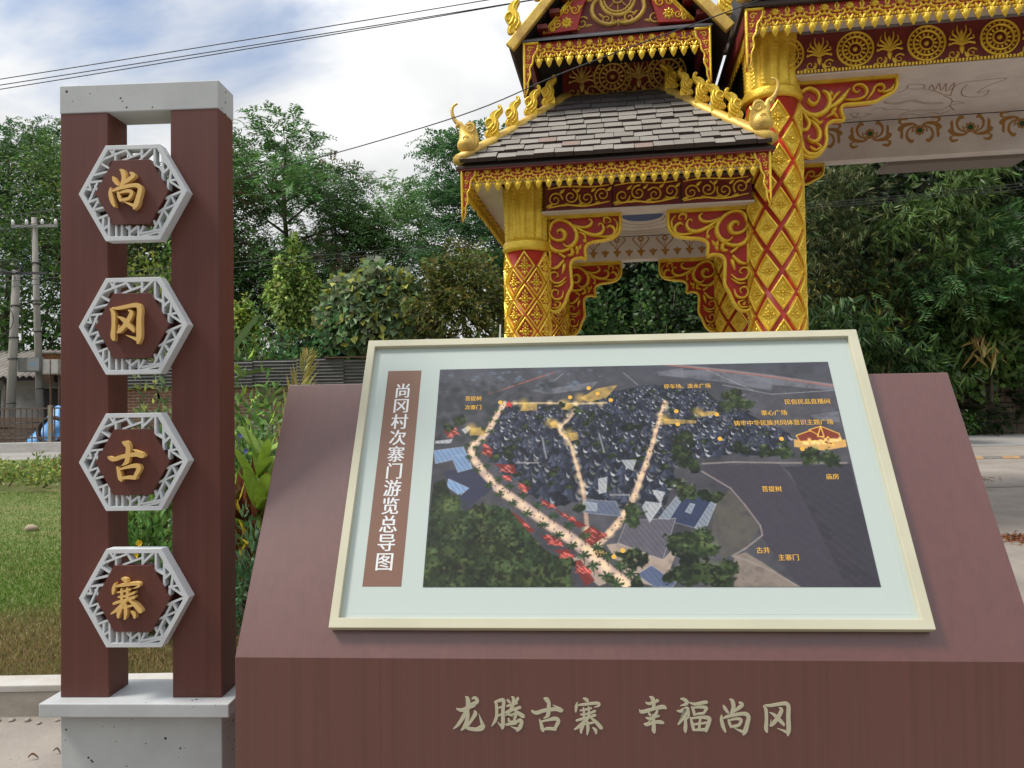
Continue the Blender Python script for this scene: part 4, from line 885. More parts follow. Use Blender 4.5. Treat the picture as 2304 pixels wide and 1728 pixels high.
BM = bracket([(700,120),(1985,-10),(1982,140),(1930,225),(1800,305),(1690,365),(1500,394),(1340,412),(1285,450),(1290,535),(1308,620),(1185,632),(1108,680),(1085,770),(1088,900),(1048,1010),(960,1112),(860,1130),(760,1080),(735,960)],
  [[(760,380,30),(785,270,56),(880,208,56),(985,258,50),(1000,350,40),(940,420,60),(870,380,50),(890,340,20)],[(750,430,40),(800,515,70),(900,566,74),(1010,552,80),(1105,478,80),(1142,365,66),(1108,270,50),(1045,236,24)],
   [(1070,505,24),(1180,432,60),(1262,368,74),(1320,300,70),(1395,196,20)],[(1330,345,16),(1480,344,34),(1580,296,40),(1604,212,38),(1545,148,36),(1460,160,32),(1440,220,28),(1490,250,22),(1520,212,16)],
   [(1600,350,14),(1670,250,40),(1716,160,36),(1795,140,34),(1822,196,30),(1772,232,22),(1742,200,14)],[(1800,240,16),(1900,205,44),(1940,130,20)],
   [(740,470,20),(828,596,50),(872,680,60),(840,760,56),(780,770,40),(765,712,20)],[(880,620,20),(985,750,60),(995,870,66),(925,922,54),(850,884,36),(872,838,20)],[(900,590,20),(1000,672,50),(1045,630,20)],
   [(782,920,30),(790,1030,60),(860,1090,64),(970,1078,60),(1045,975,20)],[(870,985,20),(945,1040,40),(1004,985,36),(945,935,20)],[(1090,596,20),(1180,540,40),(1236,596,20)],[(1150,400,20),(1220,290,50),(1280,240,20)]],
  [(1200, 480, 120, 60, -0.8), (1160, 260, 90, 70, 0.2), (960, 640, 90, 50, 2.4)], 8.23e-4, 700, 120, 0.101)
def put_bracket(B, u, b, z, mirror=False, red=RED, gold=GOLD, sc=1.0):
    pl = link('bracket', B[0], red, gate, loc=(u, b, z)); pl.scale = ((-sc if mirror else sc), 1, sc)
    link('scrollwork', B[1], gold, pl); return pl
put_bracket(BL, 0.245, -0.02, 3.76); put_bracket(BL, 2.487, -0.02, 3.76, True, sc=1.06)
put_bracket(BL, 0.245, 2.93, 3.755); put_bracket(BL, 2.487, 2.93, 3.755, True)
put_bracket(BM, 3.0, -0.02, 5.095); put_bracket(BM, 3.0, 2.93, 5.07)

# ---- beams, friezes, soffits, ceilings
def frieze(u0, u1, b, z0, z1, kind, nm='frieze', m=DARKRED, gold=GOLD):
    fb = part(nm, m, MB().box(0, u1 - u0, 0, 0.25, 0, z1 - z0).mesh(nm), (u0, b, z0)); w_ = u1 - u0; h = z1 - z0
    if kind == 'scroll':
        n = 3; p = w_ / n
        for i in range(n):
            g = MB(); c = (i + 0.5) * p; s = 1 if i % 2 else -1
            for q in range(4):
                cx_ = c + (q - 1.5) * p * 0.235; ribbon(g, spiral(cx_, h * (0.52 if q % 2 else 0.42), h * 0.30, 1.5, q * 1.3, s if q % 2 else -s, 0.02), fu, 0.02, k=2)
                petal(g, cx_ + p * 0.11, h * 0.75, 0.08, 0.035, -0.9, 0.02, fu); petal(g, cx_ - p * 0.09, h * 0.2, 0.09, 0.035, 1.9, 0.02, fu)
            ribbon(g, [(c - p * .47, h * .1, .014), (c - p * .2, h * .2, .022), (c + p * .1, h * .12, .022), (c + p * .46, h * .25, .012)], fu, 0.018)
            ribbon(g, [(c - p * .47, h * .85, .012), (c - p * .2, h * .93, .018), (c + p * .2, h * .86, .018), (c + p * .46, h * .9, .012)], fu, 0.018)
            g.build('carved_panel', gold, fb)
            if i: MB().box(i * p - 0.006, i * p + 0.006, -0.003, 0.0, 0, h).build('panel_joint', DARKWOOD_SHADE, fb)
    else:
        p = kind; n = int(w_ / p) + 2
        md = MB(); r = h * 0.44
        ring(md, 0, 0, r * 0.97, r * 0.06, 0.02, fu, 24); ring(md, 0, 0, r * 0.70, r * 0.05, 0.026, fu, 20); ring(md, 0, 0, r * 0.36, r * 0.04, 0.02, fu, 16); dome(md, 0, 0, r * 0.14, 0.03, fu)
        for q in range(20): dome(md, r * 0.83 * math.cos(q * .314), r * 0.83 * math.sin(q * .314), r * 0.07, 0.02, fu, 6)
        for q in range(14): petal(md, r * 0.53 * math.cos(q * .449), r * 0.53 * math.sin(q * .449), r * 0.28, r * 0.13, q * .449 - math.pi / 2, 0.016, fu)
        mm = md.mesh('medallion'); mm.materials.append(gold)
        sp = MB()
        for s in (-1, 1):
            for q in range(4):
                a = 0.35 + q * 0.42; ribbon(sp, [(0, -h * 0.1, .012), (s * h * 0.16 * math.sin(a), h * (0.16 * math.cos(a) - 0.02), .02), (s * h * 0.30 * math.sin(a), h * (0.36 * math.cos(a) - 0.06), .016), (s * h * 0.27 * math.sin(a), h * (0.42 * math.cos(a)), .008)], fu, 0.02, k=3)
            ribbon(sp, spiral(s * h * 0.22, -h * 0.30, h * 0.13, 1.2, 0.5, s, 0.016), fu, 0.018, k=2)
            petal(sp, s * h * 0.10, -h * 0.33, h * 0.2, h * 0.09, s * 0.5, 0.02, fu); petal(sp, s * h * 0.33, -h * 0.40, h * 0.14, h * 0.07, s * 1.2, 0.02, fu)
        petal(sp, 0, h * 0.14, h * 0.34, h * 0.12, 0, 0.024, fu); petal(sp, 0, -h * 0.2, h * 0.24, h * 0.12, math.pi, 0.024, fu)
        sm_ = sp.mesh('carved_spray'); sm_.materials.append(gold)
        return fb, mm, sm_, h
    return fb
frieze(0.245, 2.49, -0.20, 3.775, 4.06, 'scroll')
part('beam_soffit', PLASTER, MB().box(0.2, 2.52, -0.195, 0.10, 3.755, 3.774).mesh('beam_soffit'))
fb, mm, sm_, h_ = frieze(2.98, 6.9, -0.20, 5.105, 5.53, 0.7)
for i in range(6):
    o = link('medallion', mm, None, fb, loc=(-0.10 + i * 0.71, 0, h_ * 0.52))
    o = link('carved_spray', sm_, None, fb, loc=(0.245 + i * 0.71, 0, h_ * 0.5))
bead = MB().box(-0.012, 0.012, -0.012, 0.0, -0.014, 0.014).mesh('bead'); bead.materials.append(GOLD)
bd = MB()
for i in range(112): bd.box(0.01 + i * 0.035, 0.031 + i * 0.035, -0.022, -0.001, 0.0, 0.028)
tag(bd.build('bead_moulding', GOLD, fb), kind='stuff')
part('beam_soffit', PLASTER, MB().box(2.98, 6.9, -0.195, 0.10, 5.085, 5.104).mesh('beam_soffit'))
part('beam_soffit', PLASTER, MB().box(3.0, 6.9, 2.83, 3.06, 5.08, 5.62).mesh('beam_soffit'))
part('beam_soffit', PLASTER, MB().box(0.1, 2.6, 2.83, 3.06, 3.765, 4.11).mesh('beam_soffit'))
part('ceiling_panel', PLASTER, MB().box(0.05, 2.62, -0.05, 2.825, 4.12, 4.135).mesh('ceiling_panel'))
part('ceiling_panel', PLASTER, MB().box(2.9, 6.9, -0.05, 2.825, 5.63, 5.65).mesh('ceiling_panel'))
for q in ((-0.60, 2.60, -0.56, -0.21, 4.105, 4.125), (-0.60, -0.26, -0.205, 3.5, 4.105, 4.125), (2.43, 6.9, -0.565, -0.205, 5.56, 5.58)):
    part('eave_soffit', PLASTER, MB().box(*q).mesh('eave_soffit'))
part('rear_eave', mat('grey_brown_soffit', (.24, .205, .185), .9), MB().box(5.0, 6.9, 3.07, 3.5, 5.03, 5.10).mesh('rear_eave'))
for b_ in (-0.195, 2.83):
    part('side_beam', DARKRED, MB().box(2.55, 2.95, b_ + 0.26, b_ + 0.5, 3.78, 5.6).mesh('side_beam')) if b_ > 9 else None
part('side_beam', DARKRED, MB().box(-0.10, 0.10, 0.2, 2.8, 3.78, 4.10).mesh('side_beam'))
part('side_beam', DARKRED, MB().box(2.66, 2.86, 0.2, 2.8, 3.78, 5.60).mesh('side_beam'))
part('attic_wall', DARKWOOD_SHADE, MB().box(2.50, 2.62, 0.32, 3.0, 4.3, 5.75).mesh('attic_wall'))  # shade under the passage eave painted as a near-black wall

# ---- painted ornaments on the ceilings and rear beams
def flat(mb, strokes, fn, base, h=0.0016):
    for i, s in enumerate(strokes): mb.prism(stroke_outline(s, 3), base, base + h + 0.0001 * i, fn)
for i in range(-1, 4):
    u0 = 4.69 + i * 0.675; up = 1 if i % 2 == 0 else -1; g = MB(); st = []
    for s in (-1, 1):
        st += [[(s * .01, -.05, .012), (s * .08, -.10, .03), (s * .20, -.10, .035), (s * .28, -.03, .045), (s * .22, -.0, .0)], [(s * .05, -.08, .012), (s * .15, -.02, .03), (s * .175, .08, .035), (s * .12, .155, .05), (s * .085, .13, .02)],
               [(s * .10, -.09, .01), (s * .22, -.06, .025), (s * .245, .06, .04), (s * .24, .11, .02)], [(s * .05, -.07, .008), (s * .09, -.03, .02), (s * .10, .02, .02)], [(s * .20, -.10, .01), (s * .27, -.13, .03), (s * .24, -.185, .045), (s * .17, -.17, .02)]]
    flat(g, [[(x, y * up, w_) for x, y, w_ in s_] for s_ in st], fu, 0.0)
    for q in range(8): g.prism([(0.055 * math.cos(q * .785) + 0.02 * math.cos(t * 1.05), 0.055 * math.sin(q * .785) + 0.02 * math.sin(t * 1.05)) for t in range(6)], 0, 0.004 + q * 0.0001, fu)
    g.prism([(0.045 * math.cos(t * .5236), 0.045 * math.sin(t * .5236)) for t in range(12)], 0, 0.005, fu)
    go = g.build('painted_scroll', PAINTORANGE, gate, loc=(u0, 2.8295, 5.44))
    MB().prism([(0.036 * math.cos(t * .5236), 0.036 * math.sin(t * .5236)) for t in range(12)], 0.005, 0.0065, fu).build('painted_dot', PAINTGREEN, go)
for i in range(-2, 9):
    g = MB(); u0 = 0.846 + i * 0.179; big = i % 2
    flat(g, [[(0, -.07, .004), (0, -.03, .05), (0, .01, .075), (0, .04, .03)], [(-.05, .02, .03), (-.02, .0, .03)], [(.05, .02, .03), (.02, .0, .03)]], fu, 0.0)
    if big:
        for q in range(6): g.prism([(0.032 * math.cos(q * 1.047) + 0.017 * math.cos(t * 1.05), 0.20 + 0.032 * math.sin(q * 1.047) + 0.017 * math.sin(t * 1.05)) for t in range(6)], 0, 0.003 + q * 0.0001, fu)
        flat(g, [[(0, .03, .012), (.04, .10, .014), (.09, .15, .018), (.12, .20, .02), (.09, .225, .01)], [(0, .03, .012), (-.04, .10, .014), (-.09, .15, .018), (-.12, .20, .02), (-.09, .225, .01)], [(0, .05, .012), (0, .16, .01)]], fu, 0.0)
    g.build('painted_flower', PAINTORANGE, gate, loc=(u0, 2.8295, 3.872))
DRG = [[(4.744,1.865),(4.807,1.746),(4.795,1.615),(4.978,1.65),(5.011,1.784),(4.826,1.749)],[(5.03,1.788),(5.159,1.856),(5.366,2.027),(5.481,2.094)],[(5.104,1.802),(5.088,1.671),(5.197,1.863),(5.162,1.643),(5.29,1.902),(5.253,1.66),(5.365,1.938),(5.353,1.658),(5.481,2.094)],
  [(5.402,1.902),(5.436,1.694),(5.653,1.652),(5.967,1.65),(5.826,1.852),(5.801,2.065),(5.909,1.997),(5.939,2.181),(5.808,2.202),(5.653,2.127),(5.552,1.93),(5.547,1.757)],[(4.653,2.121),(4.747,2.186),(4.883,2.212),(5.021,2.144),(5.252,2.282),(5.486,2.327)],[(4.66,2.16),(4.75,2.225),(4.883,2.25),(5.021,2.185),(5.252,2.322),(5.486,2.36)],
  [(5.386,2.076),(5.521,2.193),(5.603,2.349),(5.589,2.54),(5.442,2.586),(5.171,2.559),(5.039,2.66)],[(5.047,2.739),(5.17,2.66),(5.353,2.746),(5.473,2.667),(5.616,2.745),(5.711,2.613),(5.762,2.647),(5.626,2.449),(5.779,2.383),(5.582,2.298)],[(4.615,2.402),(4.689,2.343),(4.794,2.436),(4.904,2.433),(5.122,2.524)],[(4.302,2.753),(4.433,2.673),(4.325,2.497),(4.437,2.493),(4.445,2.649),(4.559,2.645),(4.626,2.555),(4.526,2.536)]]
g = MB(); fc = lambda x, y, h: (x, y, 5.6295 - h)
[ribbon(g, [(x, y, 0.014) for x, y in s], fc, 0.0025, k=4, ns=3) for s in DRG]
g.build('painted_beast_outline', PAINTLINE, gate)
g = MB(); fc2 = lambda x, y, h: (x, y, 4.1195 - h)
for rr, w_ in ((0.62, 0.022), (0.30, 0.012), (0.42, 0.010), (0.72, 0.010)):
    flat(g, [[(1.375 + rr * math.cos(t * .3142), 1.75 + rr * 1.25 * math.sin(t * .3142), w_) for t in range(21)]], fc2, 0.0)
g.build('painted_ring', PAINTLINE, gate)
MB().prism([(1.375 + 0.27 * math.cos(t * .2618), 1.62 + 0.30 * math.sin(t * .2618)) for t in range(24)], 0.0008, 0.0022, fc2).build('painted_disc', PAINTBLUE, gate)
# ---- lower hipped roof: slates laid row by row
EZ, EB, TZ, TB = 4.215, -0.66, 5.36, 0.62
SL_L = math.hypot(TZ - EZ, TB - EB); SL_A = math.atan2(TZ - EZ, TB - EB)
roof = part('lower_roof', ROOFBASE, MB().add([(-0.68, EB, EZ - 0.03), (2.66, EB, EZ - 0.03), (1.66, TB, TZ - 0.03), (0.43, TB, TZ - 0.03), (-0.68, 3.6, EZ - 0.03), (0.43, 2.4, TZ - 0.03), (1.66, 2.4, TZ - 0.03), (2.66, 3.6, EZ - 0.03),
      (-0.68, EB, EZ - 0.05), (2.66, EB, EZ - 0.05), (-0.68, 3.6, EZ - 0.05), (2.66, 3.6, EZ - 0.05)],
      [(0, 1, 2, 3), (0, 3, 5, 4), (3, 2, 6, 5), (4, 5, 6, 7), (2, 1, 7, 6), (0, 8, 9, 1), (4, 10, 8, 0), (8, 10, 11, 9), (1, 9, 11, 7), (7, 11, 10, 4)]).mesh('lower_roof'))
def slate_mesh(m, n):
    k = MB(); rs = random.Random(n)
    o = [(-0.5, 0.0), (0.5, 0.0), (0.5, -1.0), (0.25 + rs.uniform(-.1, .1), -1.0 + rs.uniform(-.02, .02)), (-0.2, -1.0 + rs.uniform(-.02, .02)), (-0.5, -1.0)]
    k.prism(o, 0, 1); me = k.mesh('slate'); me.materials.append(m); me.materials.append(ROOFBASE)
    for p in me.polygons: p.material_index = 1 if abs(p.normal.z) < 0.5 else 0  # edge faces get the dark base colour, painting the shadow gap between courses
    return me
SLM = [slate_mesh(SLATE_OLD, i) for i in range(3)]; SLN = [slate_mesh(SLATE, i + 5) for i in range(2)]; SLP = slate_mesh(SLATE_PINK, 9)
NR = 11; EXP = SL_L / NR
rs = random.Random(3)
for r_ in range(NR):
    t = r_ / NR; tm = (r_ + 0.5) / NR
    uL = -0.68 + (0.43 + 0.68) * tm + 0.02; uR = 2.66 + (1.66 - 2.66) * tm - 0.02
    wt = 0.205 if r_ < 8 else 0.215; x = uL - rs.uniform(0, 0.12)
    while x < uR:
        w_ = wt * rs.uniform(0.92, 1.06)
        a, b2 = max(x, uL - 0.02), min(x + w_, uR + 0.02)
        if b2 - a > 0.04:
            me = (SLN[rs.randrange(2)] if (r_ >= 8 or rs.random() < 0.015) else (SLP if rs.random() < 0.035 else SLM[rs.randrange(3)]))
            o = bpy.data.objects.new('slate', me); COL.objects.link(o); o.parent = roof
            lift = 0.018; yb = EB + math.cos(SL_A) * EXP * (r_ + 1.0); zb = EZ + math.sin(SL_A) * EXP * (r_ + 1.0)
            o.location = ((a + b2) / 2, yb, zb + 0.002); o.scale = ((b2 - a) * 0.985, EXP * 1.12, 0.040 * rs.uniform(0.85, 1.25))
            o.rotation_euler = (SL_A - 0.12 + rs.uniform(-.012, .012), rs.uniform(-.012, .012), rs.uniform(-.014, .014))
        x += w_ + 0.003
sidet = MB()
for sgn in (0, 1):
    for r_ in range(NR):
        t0, t1 = r_ / NR, (r_ + 1.08) / NR
        for k in range(16):
            b0 = EB + 0.13 + (TB - EB) * t0 * 0.9 + k * 0.215
            if b0 > 3.5 - 1.1 * t0: break
            f = lambda t: (-0.68 + 1.11 * t if sgn == 0 else 2.66 - 1.0 * t)
            z0, z1 = EZ + (TZ - EZ) * t0 + 0.02, EZ + (TZ - EZ) * t1 - 0.005
            sidet.add([(f(t0), b0, z0), (f(t0), b0 + 0.21, z0), (f(t1), b0 + 0.21, z1), (f(t1), b0, z1)], [(0, 3, 2, 1) if sgn == 0 else (0, 1, 2, 3)])
tag(sidet.build('side_slates', SLATE_OLD, roof), kind='stuff')
part('eave_board', DARKRED, MB().box(-0.66, 2.64, -0.655, -0.575, 4.145, 4.186).mesh('eave_board'))

# ---- hip ridges with flame finials and birds
def ridge(p0, p1, w_=0.15, nm='hip_ridge', m=None):
    P0, P1 = Vector(p0), Vector(p1); n = 10; rs = random.Random(hash(p0) % 1000)
    path = [P0.lerp(P1, i / n) + Vector((0, 0, -0.02 * math.sin(math.pi * i / n) + rs.uniform(-.004, .004))) for i in range(n + 1)]
    mb = MB(); mb.tube(path, [w_ * 0.66] * (n + 1), 8, sx=0.62, up=(0, 0, 1)); return mb.build(nm, m or GOLD_OLD, gate)
fk = 6.0e-4
FO = [(620,1130),(612,1050),(640,1000),(600,930),(580,880),(606,836),(650,800),(662,722),(735,652),(790,640),(812,612),(782,596),(776,562),(815,545),(858,585),(866,655),(822,722),(795,790),(832,850),(832,950),(862,1030),(850,1130)]
def finial_mesh():
    T = lambda x, y: ((x - 735) * fk, -(y - 1110) * fk)
    mb = MB(); mb.prism([T(*q) for q in smooth_closed(FO)], -0.032, 0.032, fu)
    for sg in (1, -1):
        f2 = (lambda x, y, h: fu(x, y, h)) if sg == 1 else (lambda x, y, h: fu(x, y, -h))
        ribbon(mb, [(*T(x, y), w_ * fk) for x, y, w_ in [(640,1010,30),(700,960,60),(736,890,56),(700,820,50),(632,830,46),(606,890,42),(640,935,34),(680,905,24),(668,880,14)]], f2, 0.028, base=0.028, k=4)
        ribbon(mb, [(*T(x, y), w_ * fk) for x, y, w_ in [(700,1050,30),(770,960,60),(780,850,50),(752,770,40),(775,700,40),(830,650,44),(840,600,40),(805,575,30)]], f2, 0.026, base=0.028, k=4)
        ribbon(mb, [(*T(x, y), w_ * fk) for x, y, w_ in [(650,1110,30),(660,1050,40),(700,1010,30)]], f2, 0.022, base=0.028); ribbon(mb, [(*T(x, y), w_ * fk) for x, y, w_ in [(740,1100,40),(815,1010,50),(815,900,30),(800,850,14)]], f2, 0.022, base=0.028)
    return mb.mesh('flame_finial')
def smooth_closed(pts, k=3):
    n = len(pts); o = []
    for i in range(n):
        a, b, c, d = [np.array(pts[(i + j) % n], float) for j in (-1, 0, 1, 2)]
        for j in range(k):
            t = j / k; o.append(tuple(0.5 * ((2 * b) + (c - a) * t + (2 * a - 5 * b + 4 * c - d) * t * t + (3 * b - a - 3 * c + d) * t ** 3)))
    return o
FIN = finial_mesh(); FIN.materials.append(GOLD)
def bird_mesh():
    T = lambda x, y: ((x - 330) * fk, -(y - 1310) * fk)
    mb = MB()
    pth = [(*T(330, 1300), .03), (*T(335, 1250), .085), (*T(335, 1160), .112), (*T(325, 1070), .105), (*T(295, 985), .072), (*T(262, 900), .044), (*T(243, 820), .034), (*T(205, 755), .032), (*T(150, 715), .026), (*T(100, 650), .022), (*T(68, 560), .019), (*T(62, 470), .017), (*T(95, 400), .015), (*T(165, 368), .013)]
    sp = smooth_path(pth, 3); mb.tube([fu(x, y, 0) for x, y, r in sp], [r for x, y, r in sp], 12, up=(0, 1, 0), sx=0.85)
    mb.tube([fu(*T(200, 760), 0), fu(*T(160, 780), 0), fu(*T(125, 815), 0)], [.032, .028, .006], 8, up=(0, 1, 0))
    w_o = [(300,830),(345,765),(410,740),(475,765),(500,850),(530,950),(545,1060),(520,1170),(440,1255),(390,1180),(360,1060),(330,960)]
    mb.prism([T(*q) for q in smooth_closed(w_o)], -0.045, 0.045, fu)
    for sg in (1, -1):
        f2 = (lambda x, y, h: fu(x, y, h)) if sg == 1 else (lambda x, y, h: fu(x, y, -h))
        ribbon(mb, spiral(*T(410, 870), 0.055, 1.5, 2.2, -1, 0.022), f2, 0.02, base=0.04, k=3)
        ribbon(mb, spiral(*T(335, 1075), 0.036, 1.8, 0.4, 1, 0.013), f2, 0.016, base=0.082, k=2); ribbon(mb, spiral(*T(435, 1065), 0.034, 1.3, 1.4, -1, 0.014), f2, 0.016, base=0.042, k=2)
        for q in range(4): ribbon(mb, [(*T(360 + q * 22, 1150 - q * 6), .006), (*T(400 + q * 22, 1200 - q * 8), .012), (*T(432 + q * 18, 1240 - q * 16), .006)], f2, 0.014, base=0.07 - 0.01 * q, k=3)
        dome(mb, *T(170, 752), 0.007, 0.008, f2, 6, base=0.024)
    return mb.mesh('ridge_bird')
BIRD = bird_mesh(); BIRD.materials.append(GOLD_OLD)
hl0, hl1 = (-0.65, -0.66, 4.265), (0.45, 0.62, 5.40); hr0, hr1 = (2.62, -0.66, 4.275), (1.64, 0.62, 5.41)
rl, rr_ = ridge(hl0, hl1), ridge(hr0, hr1)
def on_ridge(p0, p1, t): return Vector(p0).lerp(Vector(p1), t)
for (p0, p1, rg_, mir, ts) in ((hl0, hl1, rl, False, (0.285, 0.465, 0.64, 0.815)), (hr0, hr1, rr_, True, (0.30, 0.455, 0.61, 0.765, 0.92))):
    for t in ts:
        q = on_ridge(p0, p1, t); o = link('flame_finial', FIN, None, rg_, loc=(q.x, q.y - 0.02, q.z + 0.035), rot=(0, random.uniform(-.06, .06) + (0.12 if not mir else -0.12), 0)); s_ = random.uniform(0.94, 1.06)
        o.scale = (s_ if not mir else -s_, 1, s_)
    q = on_ridge(p0, p1, 0.075); o = link('ridge_bird', BIRD, None, rg_, loc=(q.x, q.y - 0.03, q.z - 0.005)); o.scale = (-1 if mir else 1, 1, 1)
ridge((0.40, 0.66, 5.40), (1.70, 0.66, 5.40), 0.09, 'top_ridge')

# ---- upper storey
part('upper_wall', DARKWOOD_SHADE, MB().box(0.14, 1.98, 0.95, 2.4, 5.0, 6.1).mesh('upper_wall'))  # recess shadow beside the panel is in the wall colour
fb, mm, sm_, h_ = frieze(0.40, 1.735, 0.70, 5.42, 5.95, 0.5, nm='upper_panel', gold=GOLD_OLD)
for i, x in enumerate((0.64, 1.30)): link('medallion', mm, None, fb, loc=(x - 0.02, 0, h_ * 0.42))
for x in (0.24, 0.94): link('carved_spray', sm_, None, fb, loc=(x, 0, h_ * 0.42))
part('skirt_roof', SLATE, MB().add([(-0.02, -0.05, 5.80), (2.14, -0.05, 5.80), (2.02, 0.16, 5.93), (0.12, 0.16, 5.93), (-0.02, -0.05, 5.82), (2.14, -0.05, 5.82), (2.02, 0.16, 5.95), (0.12, 0.16, 5.95)],
     [(0, 1, 5, 4), (4, 5, 6, 7), (3, 2, 1, 0), (0, 4, 7, 3), (1, 2, 6, 5), (2, 3, 7, 6)]).mesh('skirt_roof'))
for x in (0.06, 2.04): part('upper_side_eave', DARKRED, MB().box(x - 0.03, x + 0.03, 0.06, 2.6, 5.62, 5.80).mesh('upper_side_eave'))
part('upper_soffit', DARKWOOD_SHADE, MB().box(0.03, 2.09, 0.05, 2.6, 5.80, 5.83).mesh('upper_soffit'))
# gable with its boards
AP = 7.0
gp_ = part('gable_panel', DARKRED, MB().prism([(0.25, 5.94), (1.93, 5.94), (1.09, AP - 0.05)], -0.10, -0.05, fu).mesh('gable_panel'), (0, 0.12, 0))
g = MB(); fp = lambda x, y, h: fu(x, y, h - 0.05)
ring(g, 1.10, 6.33, 0.20, 0.02, 0.02, fp, 24); ring(g, 1.10, 6.33, 0.16, 0.012, 0.02, fp, 24); ring(g, 1.10, 6.33, 0.06, 0.01, 0.02, fp, 14)
for q in range(8): ribbon(g, [(1.10 + .06 * math.cos(q * .785), 6.33 + .06 * math.sin(q * .785), .016), (1.10 + .16 * math.cos(q * .785), 6.33 + .16 * math.sin(q * .785), .012)], fp, 0.02, k=2)
for q in range(24): dome(g, 1.10 + .18 * math.cos(q * .2618), 6.33 + .18 * math.sin(q * .2618), 0.009, 0.02, fp, 6)
for s in (-1, 1):
    ribbon(g, [(1.10 + s * x, y, w_) for x, y, w_ in [(.02,6.03,.03),(.12,6.03,.05),(.22,6.07,.05),(.30,6.17,.055),(.29,6.28,.05),(.23,6.33,.03)]], fp, 0.035)
    for (cx_, cy_, r, d) in ((.13, 6.09, .07, 1), (.42, 6.07, .08, -1), (.34, 6.38, .07, 1), (.52, 6.02, .05, 1), (.22, 6.60, .07, -1)):
        ribbon(g, spiral(1.10 + s * cx_, cy_, r, 1.4, 0.6, d * s, 0.024), fp, 0.026, k=3)
        petal(g, 1.10 + s * (cx_ + r), cy_ + r * .8, r * 1.3, r * .5, -s * .8, 0.03, fp); petal(g, 1.10 + s * (cx_ - r), cy_ - r * .4, r * 1.2, r * .5, s * 1.4, 0.03, fp)
for a in (-0.8, 0, 0.8): petal(g, 1.10 + 0.03 * math.sin(a), 6.05, 0.09, 0.04, -a, 0.03, fp)
g.build('gable_carving', GOLD_OLD, gp_, loc=(0, 0, 0))
for s in (1, -1):
    X = lambda x: 1.09 - s * (1.09 - x)
    o = [(0.204, 5.945), (0.62, 5.97), (0.70, 6.25), (0.80, 6.47), (0.93, 6.66), (1.09, AP)]
    bo = part('gable_board', RED, MB().prism([(X(x), y) for x, y in o], -0.05, 0.0, fu).mesh('gable_board'), (0, 0.10, 0))
    g = MB()
    ribbon(g, [(X(0.225), 5.955, .03), (X(0.62), 6.415, .03), (X(1.07), 6.95, .03)], fu, 0.03, k=3); ribbon(g, [(X(0.26), 5.96, .018), (X(0.645), 6.40, .018), (X(1.07), 6.90, .018)], fu, 0.024, k=3)
    for q in range(26): dome(g, X(0.243 + q * 0.032), 5.958 + q * 0.0378, 0.008, 0.022, fu, 6)
    for q in range(8): petal(g, X(0.50) + 0.045 * math.cos(q * .785), 6.06 + 0.045 * math.sin(q * .785), 0.06, 0.042, q * .785 - math.pi / 2, 0.026, fu)
    dome(g, X(0.50), 6.06, 0.022, 0.035, fu)
    for (cx_, cy_, r, d) in ((.40, 6.04, .05, 1), (.60, 6.20, .06, -1), (.66, 6.36, .06, 1), (.76, 6.53, .055, -1), (.50, 6.20, .045, 1), (.88, 6.70, .05, 1), (.33, 5.99, .03, -1)):
        ribbon(g, spiral(X(cx_), cy_, r, 1.4, 1.0, d * s, 0.022), fu, 0.03, k=3); petal(g, X(cx_ + r * 1.1), cy_ + r * .5, r * 1.2, r * .5, -s * 1.0, 0.026, fu); petal(g, X(cx_ - r), cy_ + r * .9, r * 1.2, r * .5, s * .4, 0.026, fu)
    g.build('gable_scrollwork', GOLD, bo)
    # outer barge, rafters' shade and roof slope
    e0, e1 = (X(-0.13), 5.725), (1.09 - s * 0.0, 7.14)
    dxx, dzz = e1[0] - e0[0], e1[1] - e0[1]; ll = math.hypot(dxx, dzz); nx, nz = -dzz / ll * s, dxx / ll * s
    rf = part('upper_roof', ROOFBASE, MB().add([(e0[0], -0.02, e0[1]), (e1[0], -0.02, e1[1]), (e1[0], 2.9, e1[1]), (e0[0], 2.9, e0[1])] + [(e0[0] + nx * .05, -0.02, e0[1] + nz * .05), (e1[0], -0.02, e1[1] + .07), (e1[0], 2.9, e1[1] + .07), (e0[0] + nx * .05, 2.9, e0[1] + nz * .05)],
         [(0, 1, 2, 3), (4, 7, 6, 5), (0, 4, 5, 1), (3, 2, 6, 7), (0, 3, 7, 4)]).mesh('upper_roof'))
    bg_ = part('barge_board', GOLD_OLD, MB().prism([(e0[0] - nx * .03, e0[1] - nz * .03), (e1[0], e1[1] - .04), (e1[0], e1[1] + .10), (e0[0] + nx * .09, e0[1] + nz * .09)], 0, 0.07, fu).mesh('barge_board'), (0, -0.02, 0), bevel=0.01)
    for t in (0.10, 0.36, 0.62):
        o_ = link('flame_finial', FIN, None, bg_, loc=(e0[0] + dxx * t + nx * .10, -0.03, e0[1] + dzz * t + nz * .10), rot=(0, -s * 0.10, 0)); o_.scale = (1.15 * s, 1, 1.25)
    for t in (0.22, 0.34, 0.46): part('purlin_end', DARKRED, MB().box(-0.02, 0.10, 0.0, 0.5, -0.03, 0.02).mesh('purlin_end'), (e0[0] + dxx * t - nx * .06, -0.005, e0[1] + dzz * t - nz * .06))

